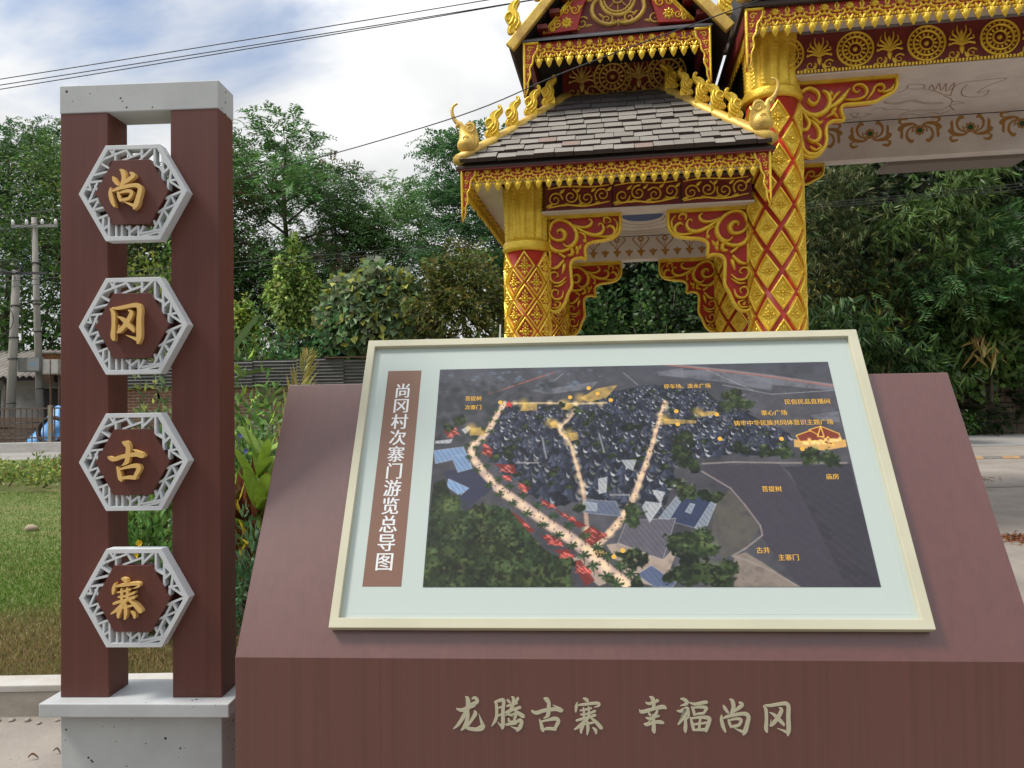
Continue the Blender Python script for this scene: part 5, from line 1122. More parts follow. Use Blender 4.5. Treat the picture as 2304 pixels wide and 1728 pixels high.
# ---- main roof over the passage
part('main_roof', ROOFBASE, MB().add([(2.36, -0.66, 5.70), (7.3, -0.66, 5.70), (7.3, 1.4, 7.3), (3.4, 1.4, 7.3), (2.36, 3.6, 5.70), (7.3, 3.6, 5.70), (2.36, -0.66, 5.655), (7.3, -0.66, 5.655), (2.36, 3.6, 5.655), (7.3, 3.6, 5.655)],
     [(0, 1, 2, 3), (0, 3, 4), (4, 3, 2, 5), (0, 6, 7, 1), (4, 8, 6, 0), (6, 8, 9, 7), (1, 7, 9, 5, 2), (5, 9, 8, 4)]).mesh('main_roof'))
mr = gate.children[-1]
MS_A = math.atan2(1.6, 2.06)
for r_ in range(3):
    for i in range(22):
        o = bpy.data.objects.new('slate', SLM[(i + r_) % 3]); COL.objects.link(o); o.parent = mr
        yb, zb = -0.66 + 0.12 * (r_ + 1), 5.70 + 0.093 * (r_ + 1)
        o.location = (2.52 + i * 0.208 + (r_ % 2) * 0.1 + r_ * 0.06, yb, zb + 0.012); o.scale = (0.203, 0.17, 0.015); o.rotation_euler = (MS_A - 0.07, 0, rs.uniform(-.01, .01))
ridge((2.40, -0.66, 5.76), (3.4, 1.4, 7.36), 0.16)
# weathered end of the passage roof's rear hip, seen beside the gable
wr = MB(); wr.tube([(2.36, 0.62, 6.34), (2.37, 0.58, 6.12), (2.36, 0.52, 5.92), (2.35, 0.46, 5.80)], [.085, .095, .085, .05], 10, up=(0, 1, 0)); GREYGOLD = mat('stained_gold_paint', (0.30, 0.24, 0.13), 0.8, col2=(0.07, 0.065, 0.06), vscale=(9, 9, 9), bump=0.3, bscale=25, lo=0.4, hi=0.6)
wr.build('hip_end', GREYGOLD, gate)
part('hip_stub', SLATE_PINK, MB().box(2.315, 2.385, 0.42, 0.50, 5.70, 5.81).mesh('hip_stub'))
part('side_fall_roof', SLATE, MB().add([(2.36, 0.70, 6.55), (2.75, 0.70, 6.55), (2.62, 0.62, 5.95), (2.44, 0.62, 5.95), (2.36, 0.76, 6.55), (2.75, 0.76, 6.55), (2.62, 0.68, 5.95), (2.44, 0.68, 5.95)], [(0, 3, 2, 1), (4, 5, 6, 7), (0, 4, 7, 3), (1, 2, 6, 5), (3, 7, 6, 2), (0, 1, 5, 4)]).mesh('side_fall_roof'))
# ------------------------------------------------------------------ foliage tools
RG = np.random.default_rng(11)
LEAFGAIN = np.array([1.9, 2.25, 1.6])
LEAF = mat('leaf', (0.06, 0.09, 0.03), 0.48, attr='leaf', trans=0.34, spec=0.4)
BARK = mat('bark', (0.13, 0.105, 0.08), 0.9, col2=(0.075, 0.062, 0.05), vscale=(14, 14, 3), bump=0.4, bscale=25)
def unit(v): return v / np.maximum(np.linalg.norm(v, axis=-1, keepdims=True), 1e-9)
def leaves_mesh(name, P, D, ln, wd, col, up=None, fold=0.18):
    """one rhombic leaf per point: P base, D axis, col (n,3) linear"""
    n = len(P); D = unit(np.asarray(D, float)); up = RG.normal(size=(n, 3)) if up is None else np.asarray(up, float)
    sd = unit(np.cross(D, up)); nm = np.cross(sd, D); ln = np.broadcast_to(ln, n)[:, None]; wd = np.broadcast_to(wd, n)[:, None]
    V = np.empty((n, 4, 3)); V[:, 0] = P; V[:, 1] = P + D * ln * 0.42 + sd * wd * 0.5 + nm * wd * fold; V[:, 2] = P + D * ln - nm * ln * 0.08; V[:, 3] = P + D * ln * 0.42 - sd * wd * 0.5 + nm * wd * fold
    F = np.arange(n * 4).reshape(n, 4)
    me = bpy.data.meshes.new(name); me.vertices.add(n * 4); me.vertices.foreach_set('co', V.ravel().astype(np.float32))
    me.loops.add(n * 4); me.loops.foreach_set('vertex_index', F.ravel().astype(np.int32)); me.polygons.add(n); me.polygons.foreach_set('loop_start', (np.arange(n) * 4).astype(np.int32)); me.update()
    ca = me.color_attributes.new('leaf', 'FLOAT_COLOR', 'POINT'); c4 = np.concatenate([np.repeat(np.clip(col, 0, 1), 4, 0), np.ones((n * 4, 1))], 1)
    ca.data.foreach_set('color', c4.ravel().astype(np.float32)); me.materials.append(LEAF); return me
def tint(n, base, var=0.35, alt=None, pa=0.0):
    c = np.array(base)[None] * (1 + var * RG.uniform(-1, 1, (n, 1))) * (1 + 0.10 * RG.normal(size=(n, 3)))
    if alt is not None:
        k = RG.random(n) < pa; c[k] = np.array(alt)[None] * (1 + var * RG.uniform(-1, 1, (k.sum(), 1)))
    return np.clip(c * LEAFGAIN, 0.002, 1)
def sph(n): return unit(RG.normal(size=(n, 3)))
def frond_leaves(base, dr, length, npair, lnl, wdl, droop=0.5):
    """pinnate sprays: base (m,3), dr (m,3) -> leaflet P, D"""
    m = len(base); dr = unit(dr); t = (np.arange(npair) + 0.6) / npair
    L_ = np.broadcast_to(length, m)[:, None, None]
    pos = base[:, None] + dr[:, None] * (t[None, :, None] * L_) + np.array([0, 0, -1.0])[None, None] * (droop * (t ** 2)[None, :, None] * L_)
    tan = unit(dr[:, None] + np.array([0, 0, -1.0]) * (2 * droop * t[None, :, None]))
    sd = unit(np.cross(tan, np.array([0, 0, 1.0]) + 0.35 * RG.normal(size=(m, 1, 3))))
    P = np.concatenate([pos, pos], 1).reshape(-1, 3); D = np.concatenate([tan * 0.55 + sd, tan * 0.55 - sd], 1).reshape(-1, 3)
    D += 0.15 * RG.normal(size=D.shape); U_ = np.cross(np.concatenate([sd, -sd], 1), np.concatenate([tan, tan], 1)).reshape(-1, 3)
    return P, D, U_
def limb_tree(mb, base, top, r0, nl, spread, seed, lift=0.5, start=0.35):
    """trunk with limbs; returns limb tips"""
    rs_ = random.Random(seed); b, t = Vector(base), Vector(top); H = (t - b).length
    pts = [b.lerp(t, i / 8) + Vector((rs_.uniform(-1, 1), rs_.uniform(-1, 1), 0)) * H * 0.018 * (i > 0) for i in range(9)]
    mb.tube(pts, [r0 * (1 - 0.82 * i / 8) for i in range(9)], 7); tips = [pts[-1]]
    for k in range(nl):
        f = start + (1 - start) * (k + rs_.random() * 0.6) / nl; i = min(int(f * 8), 7); s_ = pts[i].lerp(pts[i + 1], f * 8 - i)
        a = k * 2.4 + rs_.uniform(-.5, .5); ln = spread * (1.05 - 0.55 * f) * rs_.uniform(0.7, 1.15)
        e = s_ + Vector((math.cos(a) * ln, math.sin(a) * ln, ln * lift * rs_.uniform(0.6, 1.4)))
        mid = s_.lerp(e, 0.5) + Vector((0, 0, ln * 0.08)); rr = r0 * 0.42 * (1 - f * 0.55)
        mb.tube([s_, mid, e], [rr, rr * 0.65, rr * 0.25], 5); tips += [mid, e]
        for q in range(2):
            a2 = a + rs_.uniform(-0.9, 0.9); l2 = ln * 0.5; e2 = mid + Vector((math.cos(a2) * l2, math.sin(a2) * l2, l2 * lift)); mb.tube([mid, e2], [rr * 0.45, rr * 0.15], 4); tips.append(e2)
    return tips
def tree(name, label, loc, h, crown_r, r0, base_col, nf, seed, kind='feather', nl=16, cat='tree', alt=None, pa=0.0, start=0.4, clump=0.9, flat=0.55, lift=0.45, lean=(0, 0), group=None, size=1.0, droop=0.45):
    root = thing(name, label, cat, loc, group=group); mb = MB()
    tips = limb_tree(mb, (0, 0, -0.2), (lean[0], lean[1], h * 0.9), r0, nl, crown_r, seed, lift, start); mb.build('trunk', BARK, root)
    T = np.array([tuple(v) for v in tips]); k = RG.integers(0, len(T), nf); off = sph(nf) * (RG.random((nf, 1)) ** 0.45) * clump * crown_r * 0.42; off[:, 2] *= flat
    B = T[k] + off; out = B - np.array([[lean[0] * .6, lean[1] * .6, h * 0.55]]); out[:, 2] *= 0.25; D = unit(out) + 0.6 * RG.normal(size=(nf, 3)); D[:, 2] += 0.15
    # clumps differ in tone, as branches of different age do
    cl = (0.6 + 0.8 * RG.random(len(T)))[k]
    if kind == 'feather':
        npair = 7; P, Dl, U_ = frond_leaves(B, D, RG.uniform(0.45, 0.85, nf) * size, npair, .16, .05, droop); n = len(P); cc = tint(n, base_col, 0.3, alt, 0.0) * np.repeat(cl, npair * 2)[:, None]
        if alt is not None:
            sel = np.repeat(RG.random(len(T))[k] < pa, npair * 2); cc[sel] = tint(sel.sum(), alt, 0.3)
        me = leaves_mesh('crown', P, Dl, RG.uniform(0.13, 0.22, n) * size, RG.uniform(0.045, 0.07, n) * size, cc, U_)
    else:
        n = nf * 6; B4 = np.repeat(B, 6, 0) + 0.10 * RG.normal(size=(n, 3)) * size; D4 = np.repeat(D, 6, 0) + 0.7 * RG.normal(size=(n, 3)); D4[:, 2] -= 0.35
        cc = tint(n, base_col, 0.35, alt, pa) * np.repeat(cl, 6)[:, None]
        me = leaves_mesh('crown', B4, D4, RG.uniform(0.11, 0.21, n) * size, RG.uniform(0.055, 0.095, n) * size, cc)
    link('crown', me, LEAF, root); return root
def bush_points(n, c, r, shell=0.35, lump=0.28, seed=0):
    """points near the lumpy surface of an ellipsoid, upper part favoured"""
    d = sph(n); d[:, 2] = np.abs(d[:, 2]) * np.where(RG.random(n) < 0.8, 1, -0.5); ph = RG.uniform(0, 6.28, 6)
    q = 1 + lump * (np.sin(d[:, 0] * 5 + ph[0]) * np.sin(d[:, 1] * 6 + ph[1]) + 0.6 * np.sin(d[:, 2] * 8 + ph[2] + d[:, 0] * 7)); rad = (1 - shell * RG.random(n) ** 1.5) * q
    return np.array(c)[None] + d * rad[:, None] * np.array(r)[None], d
def bush(name, label, loc, r, n, base, ln, wd, cat='shrub', alt=None, pa=0.0, hang=0.3, stems=5, group=None, shell=0.42, lump=0.36, var=0.45, zc=0.5, face=False):
    root = thing(name, label, cat, loc, group=group)
    P, d = bush_points(n, (0, 0, r[2] * zc), r, shell, lump); D = d * 0.8 + 0.55 * RG.normal(size=(n, 3)); D[:, 2] -= hang
    P[:, 2] = np.maximum(P[:, 2], 0.02)
    link('foliage', leaves_mesh('foliage', P, D, RG.uniform(0.7, 1.25, n) * ln, RG.uniform(0.75, 1.2, n) * wd, tint(n, base, var, alt, pa), up=(np.array([0, -1.0, .35]) + .45 * RG.normal(size=(n, 3))) if face else None), LEAF, root)
    mb = MB()
    for k in range(stems):
        a = k * 2.4; e = (math.cos(a) * r[0] * .55, math.sin(a) * r[1] * .55, r[2] * (0.8 + 0.25 * (k % 2)))
        mb.tube([(math.cos(a) * .05 * r[0], math.sin(a) * .05 * r[0], -0.1), (e[0] * .4, e[1] * .4, e[2] * .5), e], [0.02 + r[2] * .014, 0.014 + r[2] * .008, 0.006], 5)
    mb.build('stem', BARK, root); return root
# ------------------------------------------------------------------ trees beyond the road
G1, G2, G3 = (0.048, 0.085, 0.026), (0.030, 0.058, 0.022), (0.085, 0.125, 0.040)
def hx(px, y): return (px - 1152) / 1660 * y
tree('feathery_tree', 'tall feathery acacia-like tree just right of the sign pillar', (hx(640, 26), 26, hill(hx(640, 26), 26) - .3), 8.9, 3.6, 0.22, (0.052, 0.095, 0.036), 2900, 3, alt=(0.085, 0.058, 0.040), pa=0.12, nl=20, start=0.3)
tree('feathery_tree', 'dark feathery tree with layered branches rising behind the gate bird finial', (hx(1125, 25), 25, hill(hx(1125, 25), 25) - .3), 9.8, 3.0, 0.2, (0.034, 0.068, 0.032), 2400, 8, nl=18, start=0.35, flat=0.35, lift=0.3)
tree('slender_tree', 'thin pale green open crowned tree between the two darker feathery trees', (hx(868, 28), 28, hill(hx(868, 28), 28) - .3), 6.4, 2.6, 0.10, (0.085, 0.135, 0.060), 1150, 5, nl=14, start=0.35, lift=0.9)
tree('feathery_tree', 'large dark tree at the left edge behind the utility poles', (hx(20, 31), 31, hill(hx(20, 31), 31) - .3), 11.0, 4.2, 0.28, (0.034, 0.062, 0.026), 3600, 12, nl=22, start=0.25, alt=(0.07, 0.11, 0.03), pa=0.15)
tree('broad_tree', 'broad dark green tree directly behind the top of the sign pillar', (hx(190, 29), 29, hill(hx(190, 29), 29) - .3), 8.2, 3.8, 0.25, (0.036, 0.062, 0.022), 3000, 15, 'broad', nl=20, start=0.25, alt=(0.10, 0.12, 0.03), pa=0.12)
tree('broad_tree', 'yellowish green tree seen in the gap between the pillar posts', (hx(350, 27), 27, hill(hx(350, 27), 27) - .3), 8.6, 3.0, 0.2, (0.075, 0.095, 0.030), 2600, 17, 'broad', nl=18, start=0.25, alt=(0.16, 0.15, 0.05), pa=0.25)
tree('broad_tree', 'deep green tree filling in below the feathery crowns by the pillar', (hx(520, 29), 29, hill(hx(520, 29), 29) - .3), 5.6, 3.4, 0.2, (0.030, 0.055, 0.020), 2600, 19, 'broad', nl=18, start=0.2)
tree('broad_tree', 'dark low tree behind the heart-leaved climber', (hx(800, 27), 27, hill(hx(800, 27), 27) - .3), 3.0, 2.6, 0.18, (0.030, 0.056, 0.022), 1700, 23, 'broad', nl=16, start=0.15)
tree('broad_tree', 'dark leafy tree seen through the gate opening on the bank', (hx(1450, 26), 26, hill(hx(1450, 26), 26) - .5), 5.2, 3.2, 0.2, (0.030, 0.055, 0.022), 2200, 27, 'broad', nl=16, start=0.15)
# climbers and shrubs in front of them
def gslope(px, y): return (hx(px, y), y, gz(y))
bush('vine_column', 'yellow-green vine smothered stump standing out left of centre', (hx(665, 22.5), 22.5, gz(22)), (0.62, 0.5, 1.75), 7500, (0.25, 0.27, 0.11), 0.15, 0.10, 'climbing plant', alt=(0.06, 0.085, 0.025), pa=0.35, hang=0.9, zc=2.35, stems=3, lump=0.34)
bush('vine_column', 'small yellow-green vine clump close against the pillar side', (hx(550, 22.5), 22.5, gz(22)), (0.42, 0.45, 1.0), 2000, (0.25, 0.27, 0.085), 0.15, 0.10, 'climbing plant', alt=(0.05, 0.075, 0.025), pa=0.45, hang=0.6, zc=3.3, stems=3, lump=0.18)
bush('heart_leaf_climber', 'bank of large heart-shaped leaves, some yellow, above the map frame', (hx(850, 20.5), 20.5, gz(20)), (1.5, 0.8, 1.6), 3000, (0.095, 0.115, 0.075), 0.25, 0.21, 'climbing plant', alt=(0.22, 0.19, 0.055), pa=0.13, hang=0.95, shell=0.25, lump=0.12, zc=2.1, face=True, stems=4)
bush('olive_shrub', 'olive brown leafy shrub left of the gate column', (hx(1040, 20.2), 20.2, gz(20)), (1.35, 0.8, 1.7), 6000, (0.070, 0.075, 0.026), 0.20, 0.075, alt=(0.12, 0.085, 0.03), pa=0.25, hang=0.6, zc=2.0)
bush('green_shrub', 'fresh green mixed shrub above the corrugated fence', (hx(690, 19.6), 19.6, gz(19)), (1.3, 0.8, 2.75), 4200, (0.040, 0.085, 0.042), 0.16, 0.09, alt=(0.07, 0.12, 0.05), pa=0.25, zc=0.05)
bush('green_shrub', 'dark green shrub between banana leaf and vine column', (hx(575, 19.8), 19.8, gz(19)), (1.1, 0.8, 3.0), 3600, (0.050, 0.085, 0.030), 0.15, 0.09, alt=(0.10, 0.12, 0.03), pa=0.2, zc=0.05)
bush('green_shrub', 'yellowish bush seen between the posts beside the top plaques', (hx(335, 22), 22, gz(21)), (1.6, 0.9, 4.6), 4200, (0.085, 0.105, 0.030), 0.17, 0.11, alt=(0.17, 0.15, 0.04), pa=0.3, zc=0.05)
bush('green_shrub', 'dark hanging greenery behind the two utility poles', (hx(60, 25.5), 25.5, gz(25)), (2.6, 1.0, 6.4), 7000, (0.034, 0.060, 0.022), 0.20, 0.12, alt=(0.075, 0.12, 0.03), pa=0.14, zc=0.05, hang=0.6)
LEAFGAIN = LEAFGAIN * 0.8
for i, (px, y, r, col, lb) in enumerate(((1340, 22.5, (1.5, .9, 4.3), (0.040, 0.075, 0.028), 'bright leafed bush low in the gate opening at the left bracket'), (1490, 22.0, (1.6, .9, 4.2), (0.036, 0.066, 0.028), 'dense green bush in the middle of the gate opening'), (1600, 23.5, (1.4, .9, 5.4), (0.026, 0.05, 0.02), 'dark bush behind the right rear gate column'))):
    bush('bank_bush', lb, (hx(px, y), y, gz(y)), r, 5200, col, 0.18, 0.11, alt=(0.09, 0.13, 0.04), pa=0.15, zc=0.05, hang=0.5)
# undergrowth that reads as one mass over the bank
def undergrowth(n, x0, x1, smax, base, ln, wd, name, label):
    X = RG.uniform(x0, x1, n); s_ = RG.random(n) ** 1.2 * smax; Y = np.array([hill_y0(x) for x in X]) + s_ * 0.55
    Z = np.array([hill(x, y) for x, y in zip(X, Y)]); lump = np.sin(X * 2.1) * np.sin(Z * 1.7 + X) + 0.5 * np.sin(X * 4.3 + Z * 3.1)
    P = np.stack([X, Y - 0.25 - 0.35 * lump - RG.random(n) * 0.5, Z + RG.random(n) * 0.5], -1); D = np.stack([0.5 * RG.normal(size=n), -0.7 + 0.3 * RG.normal(size=n), -0.25 + 0.5 * RG.normal(size=n)], -1)
    cc = tint(n, base, 0.4) * (0.65 + 0.45 * (np.sin(X * 0.9 + 1) * np.sin(Z * 1.1 + X * .5) * .5 + .5))[:, None]
    o = link(name, leaves_mesh(name, P, D, RG.uniform(.6, 1.2, n) * ln, RG.uniform(.6, 1.2, n) * wd, cc), LEAF); tag(o, label, 'undergrowth', kind='stuff')
undergrowth(52000, -24, 3, 9, (0.034, 0.056, 0.020), 0.20, 0.11, 'hillside_undergrowth', 'dark undergrowth covering the low bank left of the gate')
undergrowth(52000, 3, 22, 13, (0.022, 0.034, 0.014), 0.27, 0.14, 'bank_undergrowth', 'dark undergrowth and creepers on the steep bank right of the gate')

LEAFGAIN = LEAFGAIN * 0.9
# ------------------------------------------------------------------ bamboo and bank plants on the right
def fans(P, D, nleaf, ln, wd, base, var=0.3, alt=None, pa=0.0, spread=0.9, droop=0.5):
    m = len(P); Pn = np.repeat(P, nleaf, 0); D = unit(np.asarray(D, float)); a = np.tile(np.linspace(-1, 1, nleaf), m) * spread
    sd = unit(np.cross(D, np.array([0, 0.4, 1.0]) + 0.3 * RG.normal(size=(m, 3)))); Dn = np.repeat(D, nleaf, 0) * np.cos(a)[:, None] + np.repeat(sd, nleaf, 0) * np.sin(a)[:, None]
    Dn[:, 2] -= droop; Dn += 0.12 * RG.normal(size=Dn.shape); n = len(Pn)
    return Pn + 0.02 * RG.normal(size=Pn.shape), Dn, RG.uniform(.75, 1.2, n) * ln, RG.uniform(.8, 1.2, n) * wd, tint(n, base, var, alt, pa)
def bamboo(label, culms, base, nf, ln, wd, alt=None, pa=0.1, root_loc=(0, 0, 0), name='bamboo', spread=0.7, scat=0.28):
    root = thing(name, label, 'bamboo', root_loc); mb = MB(); PP, DD = [], []
    for pts in culms:
        sp = smooth_path(pts, 8); mb.tube(sp, [0.028 * (1 - 0.8 * i / len(sp)) + 0.004 for i in range(len(sp))], 5); A = np.array(sp); k0 = len(A) // 4
        k = RG.integers(k0, len(A), nf // len(culms)); q = A[k] + scat * RG.normal(size=(len(k), 3)); PP.append(q); d = RG.normal(size=(len(k), 3)) * 0.6; d[:, 2] -= 0.5; d[:, 1] -= 0.3; DD.append(d)
    CULM = mat('bamboo_culm', (0.12, 0.14, 0.05), 0.5, col2=(0.20, 0.17, 0.07), vscale=(3, 3, 6))
    mb.build('culm', CULM, root); P, D, l_, w_, c = fans(np.concatenate(PP), np.concatenate(DD), 6, ln, wd, base, 0.3, alt, pa, spread)
    link('leaves', leaves_mesh('leaves', P, D, l_, w_, c), LEAF, root); return root
def wp(px, py, y):        # point at depth y seen near that picture position, for laying out sprays
    v_ = (910 - 0.0169 * (px - 1152) - py) / 1660; return (hx(px, y), y, 1.6 + v_ * y)
bamboo('bright bamboo spray arching down the bank under the passage ceiling', [[wp(2230, 300, 20), wp(2170, 380, 19.2), wp(2120, 480, 18.8), wp(2140, 580, 18.8)], [wp(2290, 320, 20), wp(2240, 360, 19.3), wp(2190, 420, 19), wp(2200, 520, 18.9)], [wp(2180, 420, 20), wp(2110, 450, 19.3), wp(2050, 500, 19), wp(2010, 520, 18.9)], [wp(2190, 560, 20), wp(2150, 600, 19.4), wp(2160, 660, 19.2), wp(2180, 710, 19.2)]], (0.070, 0.102, 0.034), 900, 0.30, 0.045, alt=(0.15, 0.17, 0.06), pa=0.12)
bamboo('pale dusty bamboo tuft just right of the big gate column', [[wp(2010, 350, 20.5), wp(1960, 370, 19.6), wp(1900, 390, 19.3), wp(1850, 400, 19.2)], [wp(1980, 420, 20.5), wp(1920, 440, 19.6), wp(1860, 470, 19.4), wp(1810, 480, 19.3)], [wp(2000, 480, 20.5), wp(1950, 500, 19.7), wp(1900, 530, 19.5), wp(1880, 560, 19.5)]], (0.062, 0.080, 0.036), 640, 0.26, 0.045, alt=(0.16, 0.13, 0.07), pa=0.25, scat=0.32)
bamboo('brownish bamboo clump in the middle of the right bank', [[wp(2080, 560, 20.5), wp(2030, 610, 19.8), wp(1970, 640, 19.5), wp(1930, 660, 19.5)], [wp(2110, 620, 20.5), wp(2060, 650, 19.8), wp(2000, 690, 19.6), wp(1960, 700, 19.6)], [wp(1900, 560, 20.5), wp(1860, 600, 19.8), wp(1840, 650, 19.6), wp(1860, 690, 19.6)]], (0.048, 0.058, 0.022), 620, 0.24, 0.045, alt=(0.20, 0.13, 0.03), pa=0.15, scat=0.36)
bamboo('deep green strap-leaved clump at the right upper corner of the map frame', [[wp(1990, 850, 18.5), wp(1960, 760, 18), wp(1900, 720, 17.8), wp(1840, 710, 17.8)], [wp(2000, 850, 18.5), wp(2000, 780, 18), wp(1960, 740, 17.6), wp(1900, 760, 17.6)], [wp(2010, 860, 18.5), wp(2040, 810, 18), wp(2070, 820, 17.8), wp(2100, 850, 17.7)], [wp(1960, 850, 18.5), wp(1920, 800, 18), wp(1880, 790, 17.8), wp(1850, 800, 17.8)]], (0.028, 0.054, 0.02), 520, 0.36, 0.05, name='strap_leaf_clump', alt=(0.07, 0.11, 0.035), pa=0.2, spread=0.9)
for lb, loc, nf, col, sz in (('light green feathery branch reaching in below the ceiling at right', wp(2260, 520, 19.3), 130, (0.060, 0.115, 0.045), 1.0), ('light green feathery branch in the middle of the right bank', wp(2090, 640, 19.2), 110, (0.062, 0.112, 0.050), 0.9), ('light green feathery branch at the far right edge', wp(2300, 640, 19.0), 130, (0.058, 0.11, 0.045), 1.0)):
    root = thing('feathery_branch', lb, 'branch', loc); B = RG.normal(size=(nf, 3)) * np.array([0.62, 0.3, 0.28]); D = RG.normal(size=(nf, 3)) * 0.7; D[:, 1] -= 0.6
    P, Dl, U_ = frond_leaves(B, D, RG.uniform(.4, .7, nf), 9, .1, .04, 0.35); n = len(P); link('leaves', leaves_mesh('leaves', P, Dl, RG.uniform(.14, .2, n), RG.uniform(.035, .05, n), tint(n, col, .25), U_), LEAF, root)
    mb = MB(); mb.tube([(0.2, 1.6, -0.5), (0.1, 0.6, 0.0), (0, 0, 0), (-0.3, -0.2, 0.1)], [.05, .035, .02, .008], 5); mb.build('branch_wood', BARK, root)
bush('creeper_curtain', 'rounded creeper leaves hanging over the block wall at far right', wp(2225, 895, 19.7), (1.55, 0.35, 2.3), 2400, (0.055, 0.090, 0.028), 0.20, 0.17, 'climbing plant', alt=(0.10, 0.14, 0.04), pa=0.25, hang=0.8, zc=0.55, stems=3)
bush('creeper_curtain', 'creeper leaves at the top right corner of the brown console', wp(2120, 860, 19.6), (0.75, 0.35, 1.5), 900, (0.045, 0.075, 0.026), 0.19, 0.16, 'climbing plant', alt=(0.09, 0.12, 0.04), pa=0.2, hang=0.8, zc=0.6, stems=3)
# drooping strap leaves, some dead
root = thing('strap_leaf_plant', 'drooping strap-leaved plant with dead tan leaves above the block wall', 'plant', wp(2245, 770, 19.2))
n = 46; D = RG.normal(size=(n, 3)) * np.array([.6, .3, .3]); D[:, 2] -= 0.8; P = RG.normal(size=(n, 3)) * np.array([.38, .12, .2]); cc = tint(n, (0.09, 0.13, 0.04), .3); dead = (P[:, 0] < -0.12) & (RG.random(n) < .75); cc[dead] = tint(dead.sum(), (0.36, 0.22, 0.10), .25)
link('leaves', leaves_mesh('leaves', P, D, RG.uniform(.5, .85, n), RG.uniform(.06, .10, n), cc), LEAF, root)
MB().tube([(0.1, 0.9, -0.4), (0, 0.3, 0.1), (0, 0, 0.15)], [.04, .03, .015], 5).build('stem', BARK, root)
root = thing('dead_leaf_spray', 'small tan dead leaf spray hanging left of the strap-leaved plant', 'plant', wp(2200, 755, 19.1)); n = 9
link('leaves', leaves_mesh('leaves', RG.normal(size=(n, 3)) * .06, np.array([0, -.1, -1.]) + .25 * RG.normal(size=(n, 3)), RG.uniform(.25, .42, n), .05, tint(n, (.33, .19, .09), .25)), LEAF, root)
MB().tube([(0.05, 0.8, 0.3), (0, 0.2, 0.12), (0, 0, 0)], [.02, .015, .008], 5).build('stem', BARK, root)
LEAFGAIN = LEAFGAIN / 0.9 / 0.8
# ------------------------------------------------------------------ planting near the pillar
def blade_plant(name, label, loc, blades, m_col, cat='plant', vein=None):
    """broad arched leaves: blades = (azimuth, length, width, rise, base height, tint)"""
    root = thing(name, label, cat, loc); 
    for (az, ln, wd, rise, z0, tn) in blades:
        mb = MB(); n = 8; ca_, sa = math.cos(az), math.sin(az)
        cen = [(ca_ * ln * (t * (1 - .25 * t)) * math.cos(rise), sa * ln * (t * (1 - .25 * t)) * math.cos(rise), z0 + ln * (t * math.sin(rise) - 0.42 * t * t * (1.25 - math.sin(rise)))) for t in [i / n for i in range(n + 1)]]
        wv = [wd * (0.10 + 0.90 * math.sin(math.pi * min(1, (i / n) * 0.93 + 0.07)) ** 0.75) * (1 if i < n else 0.05) for i in range(n + 1)]
        vs = []
        for i, c in enumerate(cen):
            sx_, sy_ = -sa, ca_; vs += [(c[0] + sx_ * wv[i] / 2, c[1] + sy_ * wv[i] / 2, c[2] + wv[i] * .16), c, (c[0] - sx_ * wv[i] / 2, c[1] - sy_ * wv[i] / 2, c[2] + wv[i] * .16)]
        fs = []
        for i in range(n): fs += [(i * 3, i * 3 + 1, i * 3 + 4, i * 3 + 3), (i * 3 + 1, i * 3 + 2, i * 3 + 5, i * 3 + 4)]
        mb.add(vs, fs, True); o = mb.build('leaf', leaf_paint(m_col, tn), root)
        if z0 > 0.05: MB().tube([(0, 0, 0), (ca_ * .02, sa * .02, z0 * .5), (0, 0, z0)], [.012, .010, .007], 5).build('stalk', leaf_paint(m_col, 0.8), root)
    return root
def leaf_paint(col, tn):
    k = int(tn * 10); nm = 'broad_leaf_%d_%d_%d_%d' % (*[int(c * 1000) for c in col], k)
    c = tuple(min(1, q * k / 10) for q in col); return mat(nm, c, 0.38, col2=tuple(q * 0.7 for q in c), vscale=(14, 14, 14), trans=0.32)
LIME = (0.27, 0.42, 0.05); rs = random.Random(21)
def rb(n, zmin, zmax, ln, wd, az0=0, az1=6.28, r0=0.5, r1=1.2): return [(rs.uniform(az0, az1), ln * rs.uniform(.8, 1.2), wd * rs.uniform(.8, 1.15), rs.uniform(r0, r1), rs.uniform(zmin, zmax), rs.uniform(.7, 1.2)) for _ in range(n)]
GB = lz(5.3)
blade_plant('ginger_plant', 'bright lime broad-leaved ginger clump leaning out left of the console', (-1.70, 4.95, lz(4.95)), rb(24, .45, 1.15, .42, .10), LIME)
blade_plant('ginger_plant', 'lime ginger clump mostly hidden behind the console edge', (-1.45, 5.45, GB), rb(18, .75, 1.25, .44, .11), LIME)
blade_plant('ginger_plant', 'lime leaf tips peeping over the console top edge', (-1.30, 4.75, lz(4.75)), [(rs.uniform(0, 6.28), .42, .13, 1.35, 1.16, 1.0), (0.3, .40, .12, 1.4, 1.17, 1.05)], LIME)
blade_plant('ginger_plant', 'lime leaf tip over the console top, second from the frame', (-1.12, 4.70, lz(4.7)), [(1.0, .41, .11, 1.42, 1.16, 1.1)], LIME)
blade_plant('ginger_plant', 'lime leaf tip over the console top, nearest the frame', (-0.98, 4.70, lz(4.7)), [(2.0, .40, .12, 1.42, 1.15, 1.05)], LIME)
blade_plant('banana_plant', 'banana leaves showing beside the upper pillar edge', (-3.42, 8.6, lz(8.6)), [(0.15, 1.1, .34, .95, 1.75, .55), (0.5, 1.0, .30, .55, 1.55, .5), (2.6, 1.0, .32, .8, 1.7, .5), (4.2, .9, .3, .9, 1.6, .5)], (0.16, 0.30, 0.10))
